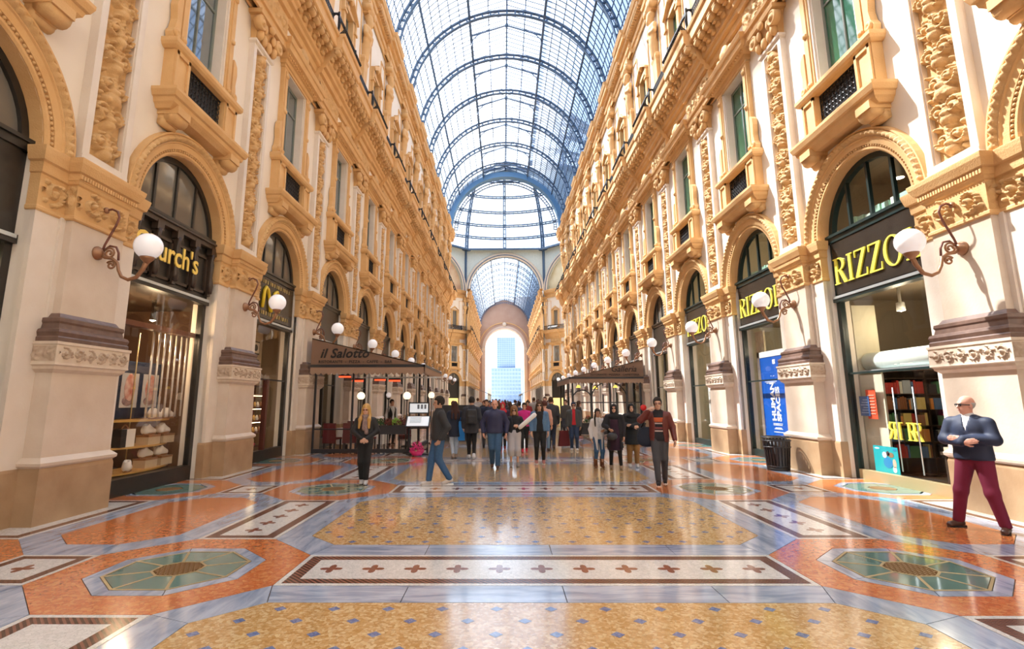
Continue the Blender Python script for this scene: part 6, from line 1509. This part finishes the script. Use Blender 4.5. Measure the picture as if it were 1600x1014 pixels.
    if hair:
        m = hair['m']; mb = MB(); kind = hair.get('k', 'short'); th = hair.get('th', .012)
        P = [('e', hd((0, .016, .052)), V3(.076+th, .095+th, .098+th), R)]
        if kind == 'short': sdf_mb(mb, P, .0105, .02, cut=lambda Q, d: np.maximum(np.maximum(d, -f_box(Q@R if False else (Q-hc)@R, (0, -.125, -.03), (.2, .085, .105), .03)), -f_box((Q-hc)@R, (0, -.02, -.1), (.2, .2, .075), .02)))
        elif kind == 'bald': sdf_mb(mb, P, .0105, .02, cut=lambda Q, d: np.maximum(np.maximum(d, -f_box((Q-hc)@R, (0, -.10, .05), (.2, .11, .2), .03)), np.maximum(-f_box((Q-hc)@R, (0, -.02, -.12), (.2, .2, .075), .02), f_box((Q-hc)@R, (0, .08, -.02), (.2, .1, .07), .03)*1)))
        else:
            for q in (-1, 1): P += [('c', hd((q*.075, .0, .03)), hd((q*.085, .0, -.10)), .03, .036), ('c', hd((q*.085, .0, -.10)), hd((q*.10, -.11 if hair.get('front') else .08, -.19)), .038, .04), ('c', hd((q*.10, -.11 if hair.get('front') else .08, -.19)), hd((q*.11, -.14 if hair.get('front') else .12, -.12-hair.get('len', .2))), .04, .026)]
            P += [('c', hd((0, .06, .0)), hd((0, .145, -.12-hair.get('len', .2))), .07, .05)]
            sdf_mb(mb, P, .0125, .03, cut=lambda Q, d: np.maximum(d, -f_ell((Q-hc)@R, V3(0, -.13, -.05), V3(.062, .10, .125))))
        mb.obj('hair', m, o)
    sm = shoes or BLACKF
    for k, sd in enumerate((1, -1)):
        an = J['an', sd]; mb = MB(); T = toes[k]; f = V3(sin(T), -cos(T), 0); z0 = heels[k]
        P = [('c', V3(an[0], an[1], 0)+V3(0, 0, .05+z0)-f*.03, V3(an[0], an[1], 0)+f*.13+V3(0, 0, .035), .045, .04), ('c', V3(an[0], an[1], .06+z0)-f*.015, V3(an[0], an[1], .11+z0), .045, .045)]
        sdf_mb(mb, P, .014, .03, cut=lambda Q, d: np.maximum(d, .004-Q[..., 2])); so = mb.obj('shoe', sm, o)
        if sole: MB().prism([(an[0]+(f*c_+V3(f[1], -f[0], 0)*w_)[0], an[1]+(f*c_+V3(f[1], -f[0], 0)*w_)[1]) for c_, w_ in ((-.08, .03), (-.085, 0), (-.08, -.03), (.06, -.048), (.14, -.035), (.172, 0), (.14, .035), (.06, .048))], .0, .022).obj('sole', sole, so)
    return o
def turn(x, y): return atan2(-(x-CX), y)     # rz that faces the camera
# ---- the man with folded arms on the right
WINE = fab('wine red trousers', (.16, .008, .035)); QUILT = fab('quilted navy jacket', (.008, .014, .042), .65, (6, (.014, .024, .06), .3)); BROWNLEATHER = mat('dark brown shoe leather', (.06, .025, .018), .35)
x, y = 5.80, 7.20
make_person((x, y, 0), turn(x, y)-.35, 1.72, 'bald man in a navy jacket and wine red trousers standing with folded arms', feet=((.20, .03), (-.27, -.02)), toes=(.15, -.45),
    arms={1: ((.27, -.06, 1.17), (.0, -.23, 1.18)), -1: ((-.27, -.06, 1.16), (-.02, -.25, 1.13))}, hands={1: dict(d=(-1, -.02, .05), n=(0, 1, 0), curl=.25), -1: dict(d=(1, .05, .25), n=(0, 1, 0), curl=.3)},
    skin=mat('ruddy skin', (.66, .33, .24), .5), head_yaw=-.65, h=.014, wide=1.14, shoes=BROWNLEATHER, sole=BLACKF, garments=[dict(t='trousers', m=WINE, g=.016, gk=.022, ga=.024, hem=.07), dict(t='top', m=QUILT, g=.03, hem=.90, v=.22, n='jacket'), dict(t='top', m=fab('white shirt', (.75, .72, .72)), g=.02, hem=1.2, neck=1.53, nosleeve=True, n='shirt'), dict(t='specs', m=BLACKF)], hair=dict(k='bald', m=fab('grey hair', (.45, .42, .40)), th=.006))
# ---- man in the dark red jacket
REDJ = fab('dark red leather jacket', (.13, .022, .016), .45); GREYT = fab('grey wool trousers', (.06, .06, .068)); JUMP = fab('black jumper', (.015, .013, .016))
x, y = 2.80, 11.05
make_person((x, y, 0), turn(x, y), 1.73, 'man in a dark red jacket walking forward with a bag over his shoulder', feet=((.07, .16), (-.06, -.20)), heels=(.03, 0), arms={1: ((.27, .05, 1.14), (.30, -.10, .90)), -1: ((-.36, -.06, 1.28), (-.20, -.10, 1.47))}, hands={-1: dict(d=(.5, -.15, .35), n=(.3, .6, -.5), curl=.9)}, head_yaw=.05, h=.016, wide=1.05, shoes=BLACKF, sole=fab('white rubber', (.7, .7, .7)),
    garments=[dict(t='trousers', m=GREYT, g=.014, gk=.016, ga=.016, hem=.09), dict(t='top', m=JUMP, g=.012, hem=.86, nosleeve=True, n='jumper', neck=1.51), dict(t='stripe', m=fab('orange band', (.50, .10, .03)), z=(1.24, 1.34), g=.016, w=.13), dict(t='stripe', m=fab('pale band', (.55, .40, .36)), z=(1.20, 1.235), g=.016, w=.13), dict(t='stripe', m=fab('maroon band', (.20, .05, .05)), z=(1.10, 1.15), g=.016, w=.13), dict(t='stripe', m=MATS['pale band'], z=(1.05, 1.08), g=.016, w=.13), dict(t='top', m=REDJ, g=.026, hem=.84, open=.07, v=.12, n='jacket'), dict(t='glasses', m=fab('thin glasses', (.25, .12, .1)))], hair=dict(k='short', m=fab('dark hair', (.02, .014, .01)), th=.014))
b = empty('shoulder_bag', (x-.25, y+.14, 0), turn(x, y), 'dark blue slouchy bag hanging from the red-jacketed man', 'bag'); mb = MB(); sdf_mb(mb, [('e', V3(0, 0, .93), V3(.17, .11, .17)), ('e', V3(.03, 0, .84), V3(.19, .11, .12)), ('c', V3(-.05, 0, 1.05), V3(.1, 0, 1.08), .07, .05)], .018, .05); mb.obj('bag_body', fab('dark blue bag cloth', (.015, .022, .04)), b); MB().tube([(-.1, 0, 1.05), (.02, -.06, 1.3), (.13, -.10, 1.47), (.2, .05, 1.44), (.16, .08, 1.2), (.1, .02, 1.05)], .013, 6).obj('strap', BLACKF, b)
# ---- blonde woman
x, y = -3.23, 11.1
make_person((x, y, 0), turn(x, y)-.1, 1.61, 'blonde woman dressed in black with a patterned scarf and clasped hands', feet=((.05, -.04), (-.05, .05)), arms={1: ((.26, -.04, 1.15), (.055, -.21, 1.0)), -1: ((-.26, -.04, 1.15), (-.055, -.21, 1.0))}, hands={1: dict(d=(-.7, -.3, -.35), n=(-.2, .8, .0), curl=.7), -1: dict(d=(.7, -.3, -.35), n=(.2, .8, 0), curl=.7)}, head_yaw=-.15, h=.018, wide=.98, shoes=fab('white trainers', (.62, .62, .64)), sole=BLACKF,
    garments=[dict(t='trousers', m=BLACKF, g=.012, gk=.016, ga=.016, hem=.1), dict(t='top', m=fab('black jacket', (.014, .013, .014), .7), g=.024, hem=.88, n='jacket'), dict(t='scarf', m=fab('patterned scarf', (.36, .24, .20), .9, (28, (.12, .09, .10), .4))), dict(t='glasses', m=fab('amber sunglasses', (.2, .06, .02), .2))], hair=dict(k='long', m=fab('blonde hair', (.62, .36, .10), .5, (40, (.45, .24, .06), .3)), len=.25, front=True, th=.016))
# ---- man in the grey hoodie
x, y = -1.70, 11.0
make_person((x, y, 0), turn(x, y)-1.30, 1.76, 'dark haired man in a grey hoodie and blue jeans walking left', feet=((.05, .20), (-.05, -.20)), heels=(.04, 0), arms={1: ((.27, .10, 1.14), (.235, -.03, .91)), -1: ((-.27, .10, 1.14), (-.235, -.03, .91))}, hands={1: dict(d=(-.2, -.6, -.8), curl=.6), -1: dict(d=(.2, -.6, -.8), curl=.6)}, skin=SKIN2, head_yaw=-.1, h=.016, wide=1.06, shoes=fab('grey trainers', (.58, .53, .50)), sole=MATS['white rubber'],
    garments=[dict(t='trousers', m=JEANS, g=.014, gk=.018, ga=.02, hem=.085), dict(t='top', m=fab('charcoal hoodie', (.035, .036, .040), .9), g=.03, hem=.88, n='hoodie'), dict(t='collar', m=MATS['charcoal hoodie'])], hair=dict(k='short', m=MATS['dark hair'], th=.018))
# ---- people further back
WALK = dict(feet=((.07, .14), (-.07, -.18)), heels=(.03, 0)); STEP = dict(feet=((.07, -.15), (-.07, .14)), heels=(0, .03)); STAND = dict(feet=((.1, 0), (-.1, .02)))
BROWNH = fab('brown hair', (.06, .03, .015)); WHITESH = MATS['white trainers']
away = lambda x, y: turn(x, y)+pi
def hold(sd): return {sd: ((sd*.26, .02, 1.14), (sd*.24, -.12, .95)), -sd: ARM_HANG[-sd]}
x, y = -1.83, 16.0
p_navycoat = make_person((x, y, 0), away(x, y)+.2, 1.66, 'long haired woman in a dark navy coat and pale ripped jeans walking away', **WALK, h=.02, shoes=fab('beige shoes', (.3, .22, .17)), garments=[dict(t='trousers', m=LJEANS, g=.01, hem=.12), dict(t='top', m=fab('deep navy coat', (.012, .018, .035)), g=.028, hem=.66, flare=.2, n='coat')], hair=dict(k='long', m=fab('auburn hair', (.05, .018, .012)), len=.26))
x, y = -1.32, 15.85
p_backpack = make_person((x, y, 0), away(x, y), 1.79, 'man in a dark grey coat walking away with a backpack', **STEP, h=.02, wide=1.06, shoes=WHITESH, garments=[dict(t='trousers', m=BLACKF, g=.008, hem=.1), dict(t='top', m=fab('dark grey coat', (.028, .03, .04)), g=.032, hem=.72, flare=.2, n='coat'), dict(t='collar', m=MATS['dark grey coat'])], hair=dict(k='short', m=MATS['dark hair'], th=.016))
bp = empty('backpack', (x, y, 0), away(x, y), 'dark backpack on the man in the grey coat', 'backpack'); mb = MB(); sdf_mb(mb, [('b', V3(0, .24, 1.22), V3(.15, .08, .21), .05), ('b', V3(0, .31, 1.14), V3(.11, .04, .1), .03)], .018, .02); mb.obj('pack', fab('black nylon', (.02, .02, .024), .6), bp)
for q in (-1, 1): MB().tube([(q*.1, .18, 1.38), (q*.12, .06, 1.5), (q*.13, -.1, 1.44), (q*.15, -.14, 1.28), (q*.14, -.02, 1.1), (q*.12, .18, 1.06)], .014, 5).obj('strap', MATS['black nylon'], bp)
x, y = -1.62, 15.95
b = empty('shopping_bag', (x, y, .52), 0, 'bright blue plastic shopping bag between the two walkers', 'bag'); MB().add([(-.1, -.05, 0), (.1, -.05, 0), (.1, .05, 0), (-.1, .05, 0), (-.08, -.04, .55), (.08, -.04, .55), (.08, .04, .55), (-.08, .04, .55)], [(3, 2, 1, 0), (0, 1, 5, 4), (1, 2, 6, 5), (2, 3, 7, 6), (3, 0, 4, 7), (4, 5, 6, 7)]).obj('bag_body', fab('blue plastic', (.0, .17, .50), .4), b); MB().tube([(-.05, 0, .55), (-.03, 0, .66), (.03, 0, .66), (.05, 0, .55)], .008, 5).obj('handle', MATS['blue plastic'], b)
x, y = -.60, 13.75
p_older = make_person((x, y, 0), turn(x, y), 1.70, 'older man in a navy zip jacket and blue jeans walking forward', **STEP, h=.018, wide=1.18, skin=MATS['ruddy skin'], shoes=BROWNLEATHER, arms={1: ((.32, .06, 1.14), (.30, -.04, .90)), -1: ((-.32, .06, 1.14), (-.30, -.04, .90))}, garments=[dict(t='trousers', m=JEANS, g=.02, gk=.024, ga=.026, hem=.05), dict(t='top', m=fab('navy zip jacket', (.02, .024, .075), .6), g=.035, hem=.88, n='jacket'), dict(t='collar', m=MATS['navy zip jacket'])], hair=dict(k='bald', m=fab('sandy grey hair', (.35, .25, .2)), th=.008))
x, y = -.10, 14.0
p_capri = make_person((x, y, 0), turn(x, y), 1.53, 'curly haired woman in a dark jacket and pale grey cropped trousers', **STAND, h=.02, wide=1.05, shoes=fab('grey sandals', (.3, .28, .27)), arms={1: ((.29, .0, 1.16), (.12, -.2, 1.18)), -1: ARM_HANG[-1]}, garments=[dict(t='trousers', m=fab('pale grey linen', (.46, .45, .50)), g=.03, gk=.035, ga=.04, hem=.30), dict(t='top', m=fab('dark jacket', (.02, .02, .026)), g=.022, hem=.90, open=.03, v=.15, n='jacket'), dict(t='top', m=BLACKF, g=.012, hem=.88, nosleeve=True, n='shirt'), dict(t='glasses', m=BLACKF)], hair=dict(k='long', m=fab('curly brown hair', (.16, .07, .03), .7, (30, (.3, .15, .06), .3)), len=.06, th=.035))
tag(MB().lathe([(.03, -.3), (.055, -.26), (.06, .24), (.04, .28)], (0, 0, 0), 12).obj('rolled_paper', fab('white paper', (.75, .73, .72)), None, (.24, 13.78, 1.16), rot=(0, .9, .2)), 'white rolled paper held by the curly haired woman', 'paper roll')
x, y = .32, 18.0
p_pink = make_person((x, y, 0), turn(x, y), 1.60, 'woman in a bright pink jacket and red shoes behind the paper roll', **WALK, h=.022, shoes=fab('red shoes', (.55, .03, .06)), garments=[dict(t='trousers', m=BLACKF, g=.01, hem=.12), dict(t='top', m=fab('bright pink jacket', (.55, .02, .20)), g=.03, hem=.9, n='jacket'), dict(t='top', m=fab('grey top', (.2, .18, .17)), g=.038, hem=.95, neck=1.1, nosleeve=True, n='waist_bag')], hair=dict(k='short', m=MATS['dark hair'], th=.02))
x, y = .60, 14.6
p_denim = make_person((x, y, 0), turn(x, y)+.05, 1.66, 'woman in a denim jacket over black clothes with pink shoes', **STAND, h=.018, wide=1.06, shoes=fab('dusty pink shoes', (.45, .2, .18)), sole=MATS['white rubber'], garments=[dict(t='trousers', m=BLACKF, g=.014, gk=.012, ga=.006, hem=.1), dict(t='top', m=BLACKF, g=.014, hem=.86, nosleeve=True, n='shirt', neck=1.46), dict(t='top', m=fab('mid denim jacket', (.07, .15, .28), .85, (25, (.12, .22, .36), .3)), g=.026, hem=.90, open=.075, v=.15, n='jacket'), dict(t='glasses', m=BLACKF)], hair=dict(k='long', m=BROWNH, len=.2))
x, y = 1.02, 18.2
p_peach = make_person((x, y, 0), away(x, y)-.3, 1.66, 'woman in a peach top and pale jeans walking away behind the denim jacket', **WALK, h=.022, shoes=BROWNLEATHER, garments=[dict(t='trousers', m=fab('light blue jeans', (.16, .27, .42)), g=.012, hem=.06), dict(t='top', m=fab('peach top', (.62, .34, .26)), g=.024, hem=.9, n='top')], hair=dict(k='short', m=fab('auburn bun hair', (.10, .03, .02)), th=.028))
x, y = 1.30, 18.9
p_dark = make_person((x, y, 0), away(x, y), 1.80, 'tall man in a dark padded coat walking away with a red bag', **STEP, h=.02, wide=1.12, shoes=BROWNLEATHER, garments=[dict(t='trousers', m=fab('dark blue jeans', (.02, .03, .06)), g=.014, hem=.06), dict(t='top', m=fab('dark padded coat', (.022, .024, .03), .6), g=.04, hem=.82, n='coat'), dict(t='collar', m=MATS['dark padded coat'])], hair=dict(k='short', m=BROWNH, th=.012))
b = empty('shopping_bag', (1.72, 18.8, .12), .2, 'dark red paper shopping bag carried by the tall man in the padded coat', 'bag'); MB().add([(-.2, -.08, 0), (.2, -.08, 0), (.2, .08, 0), (-.2, .08, 0), (-.14, -.07, .52), (.14, -.07, .52), (.14, .07, .52), (-.14, .07, .52)], [(3, 2, 1, 0), (0, 1, 5, 4), (1, 2, 6, 5), (2, 3, 7, 6), (3, 0, 4, 7), (4, 5, 6, 7)]).obj('bag_body', fab('dark red paper', (.13, .015, .02)), b); MB().tube([(-.08, 0, .52), (-.05, 0, .7), (.05, 0, .7), (.08, 0, .52)], .009, 5).obj('handle', BLACKF, b)
x, y = 2.03, 18.4
p_redscarf = make_person((x, y, 0), turn(x, y), 1.62, 'man in a grey coat and cap with a hanging red scarf', **STAND, h=.02, wide=1.06, skin=SKIN2, shoes=WHITESH, garments=[dict(t='trousers', m=fab('indigo jeans', (.02, .04, .09)), g=.016, hem=.04), dict(t='top', m=fab('red pullover', (.45, .02, .03)), g=.02, hem=.92, nosleeve=True, n='scarf', neck=1.5), dict(t='top', m=fab('grey green coat', (.06, .065, .065)), g=.034, hem=.84, open=.05, n='coat'), dict(t='glasses', m=BLACKF)], hair=dict(k='short', m=fab('dark blue cap', (.02, .03, .06)), th=.02))
x, y = 2.03, 13.75
p_girl = make_person((x, y, 0), turn(x, y)+.3, 1.46, 'girl with a dark braid in a long white cardigan and brown boots', **STAND, h=.018, wide=.92, skin=SKIN2, shoes=fab('brown suede boots', (.16, .06, .025)), arms={1: ((.25, -.05, 1.16), (.12, -.22, 1.12)), -1: ARM_HANG[-1]}, garments=[dict(t='trousers', m=JEANS, g=.01, hem=.26), dict(t='trousers', m=MATS['brown suede boots'], g=.018, ga=.03, hem=.03, n='boots') if False else dict(t='top', m=fab('white cardigan', (.62, .60, .60)), g=.022, hem=.52, flare=.16, open=.03, n='cardigan'), dict(t='top', m=fab('white printed shirt', (.66, .64, .64), .9, (16, (.4, .4, .42), .5)), g=.014, hem=.84, nosleeve=True, n='shirt')], hair=dict(k='short', m=MATS['dark hair'], th=.016))
MB().tube([(-.07, .0, 1.58), (-.11, -.06, 1.46), (-.12, -.11, 1.34), (-.12, -.13, 1.22)], [.03, .028, .026, .014], 8).obj('braid', MATS['dark hair'], p_girl)
for q in (.1, -.1): MB().lathe([(.065, .03), (.062, .2), (.07, .33), (.066, .335)], (q, .03, 0), 12).obj('boot_shaft', MATS['brown suede boots'], p_girl)
x, y = 2.40, 13.5
p_purple = make_person((x, y, 0), turn(x, y), 1.59, 'woman in a black headscarf and coat over a long purple dress', feet=((.14, -.04), (-.13, .05)), h=.018, wide=1.05, shoes=fab('beige flats', (.30, .22, .15)), arms={1: ARM_HANG[1], -1: ((-.28, -.04, 1.16), (-.16, -.22, 1.08))}, garments=[dict(t='trousers', m=BLACKF, g=.004, hem=.08), dict(t='top', m=fab('plum dress', (.035, .012, .03)), g=.018, hem=.50, flare=.21, nosleeve=True, n='dress'), dict(t='top', m=fab('black long coat', (.016, .015, .02)), g=.03, hem=.56, flare=.235, open=.10, n='coat'), dict(t='hood', m=fab('black headscarf', (.01, .01, .012))), dict(t='glasses', m=BLACKF)])
bb = empty('handbag', (2.28, 13.25, .80), turn(x, y), 'round dark handbag held in front of the purple dress', 'bag'); MB().sphere((0, 0, .0), .12, 14, 10, (1.1, .45, .8)).obj('bag_body', fab('dark grey leather', (.03, .032, .04), .4), bb); MB().tube([(-.1, 0, .05), (-.05, .02, .2), (.05, .02, .2), (.1, 0, .05)], .008, 5).obj('strap', BLACKF, bb)
x, y = 2.92, 13.85
p_tan = make_person((x, y, 0), turn(x, y)+.1, 1.60, 'woman in a black headscarf and short black coat with tan trousers', **STAND, h=.018, wide=1.04, shoes=WHITESH, arms={1: ((.27, -.06, 1.17), (.0, -.23, 1.14)), -1: ((-.27, -.06, 1.16), (-.0, -.25, 1.10))}, hands={1: dict(d=(-1, -.02, .05), n=(0, 1, 0)), -1: dict(d=(1, .05, .1), n=(0, 1, 0))}, garments=[dict(t='trousers', m=fab('tan corduroy', (.28, .14, .045)), g=.02, gk=.02, ga=.022, hem=.1), dict(t='top', m=fab('black short coat', (.012, .014, .018)), g=.03, hem=.62, flare=.22, n='coat'), dict(t='hood', m=MATS['black headscarf'])])
x, y = -.40, 18.9
p_redhat = make_person((x, y, 0), turn(x, y), 1.64, 'person in a red headscarf and dark jacket behind the older man', **WALK, h=.024, shoes=fab('dark red trainers', (.3, .03, .04)), garments=[dict(t='trousers', m=BLACKF, g=.01, hem=.1), dict(t='top', m=fab('dark purple jacket', (.04, .02, .05)), g=.028, hem=.86, n='jacket'), dict(t='hood', m=fab('red headscarf', (.5, .02, .03)))])
x, y = -1.0, 19.6
p_nv = make_person((x, y, 0), turn(x, y), 1.72, 'man in a dark navy jacket between the backpack and the older man', **STAND, h=.024, wide=1.15, garments=[dict(t='trousers', m=fab('slate trousers', (.05, .05, .06)), g=.016, hem=.05), dict(t='top', m=fab('ink blue jacket', (.015, .02, .045)), g=.034, hem=.86, n='jacket')], hair=dict(k='short', m=BROWNH))
x, y = -4.75, 20.9
p_wait = make_person((x, y, 0), turn(x, y)+.6, 1.74, 'waiter in a black waistcoat and white shirt inside the left cafe', **STAND, h=.022, garments=[dict(t='trousers', m=BLACKF, g=.012, hem=.05), dict(t='top', m=fab('waiter shirt', (.62, .64, .68)), g=.014, hem=.95, n='shirt'), dict(t='top', m=BLACKF, g=.022, hem=.9, nosleeve=True, open=.03, v=.3, n='waistcoat')], hair=dict(k='short', m=MATS['dark hair']))
# ---- crowd in the distance: copies in other clothes
def copy_person(src, loc, rz, cols, label, group, sc=1.0):
    o = src.copy(); COL.objects.link(o); o.location = loc; o.rotation_euler = (0, 0, rz); o.scale = [q*sc for q in src.scale]; o['label'] = label; o['group'] = group
    for ch in src.children:
        c = ch.copy(); COL.objects.link(c); c.parent = o; nm = ch.name.split('.')[0]
        if nm in cols: c.material_slots[0].link = 'OBJECT'; c.material_slots[0].material = cols[nm]
        if nm == 'body':
            for g in ch.children: d = g.copy(); COL.objects.link(d); d.parent = c
    return o
rc = random.Random(3)
tops = [fab('crowd_%d' % i, c) for i, c in enumerate([(.02, .02, .025), (.03, .03, .05), (.30, .03, .03), (.08, .07, .06), (.35, .32, .30), (.04, .06, .12), (.45, .2, .08), (.015, .015, .02), (.2, .05, .1), (.12, .12, .13), (.5, .45, .4), (.02, .04, .03)])]
cname = ['black', 'dark blue', 'red', 'brown', 'pale grey', 'blue', 'orange', 'black', 'plum', 'grey', 'cream', 'dark green']
bots = [BLACKF, JEANS, MATS['slate trousers'], MATS['indigo jeans']]
srcs = [p_pink, p_peach, p_nv, p_dark, p_redscarf, p_denim]
spots = []
for i in range(46):
    y = 23+i*.85+rc.uniform(-.3, .3); x = rc.uniform(-2.1-.0*y, 2.3)+(0 if y < 30 else rc.uniform(-.6, .6))
    if any(abs(x-a)+abs(y-b) < .9 for a, b in spots): x += .9
    if y < 30 and -.0 < x < 1.4 and i % 2: x += 1.2
    spots.append((x, y))
for i, (x, y) in enumerate(spots):
    k = rc.randrange(len(tops)); t = tops[k]; b = rc.choice(bots); sgn = rc.random() < .55
    copy_person(srcs[i % 6], (x, y, 0), turn(x, y)+(0 if sgn else pi)+rc.uniform(-.3, .3), dict(jacket=t, top=t, coat=t, trousers=b, waist_bag=t), 'distant pedestrian in a %s top, %s and %s in the far crowd' % (cname[k], 'left' if x < -.7 else 'middle' if x < .9 else 'right', 'in front' if y < 34 else 'halfway back' if y < 48 else 'at the back'), 'distant crowd', rc.uniform(.97, 1.05))
for i, (x, y, rz, src, lab) in enumerate(((3.05, 24.3, 1.2, p_denim, 'woman standing at the near corner of the right cafe'), (2.6, 25.6, -.6, p_nv, 'man in dark clothes walking beside the right cafe planter'), (-2.6, 23.6, .3, p_peach, 'woman walking past the far end of the left cafe'))):
    copy_person(src, (x, y, 0), rz, dict(jacket=tops[i*3], top=tops[4]), lab, 'walkers beside the cafes')
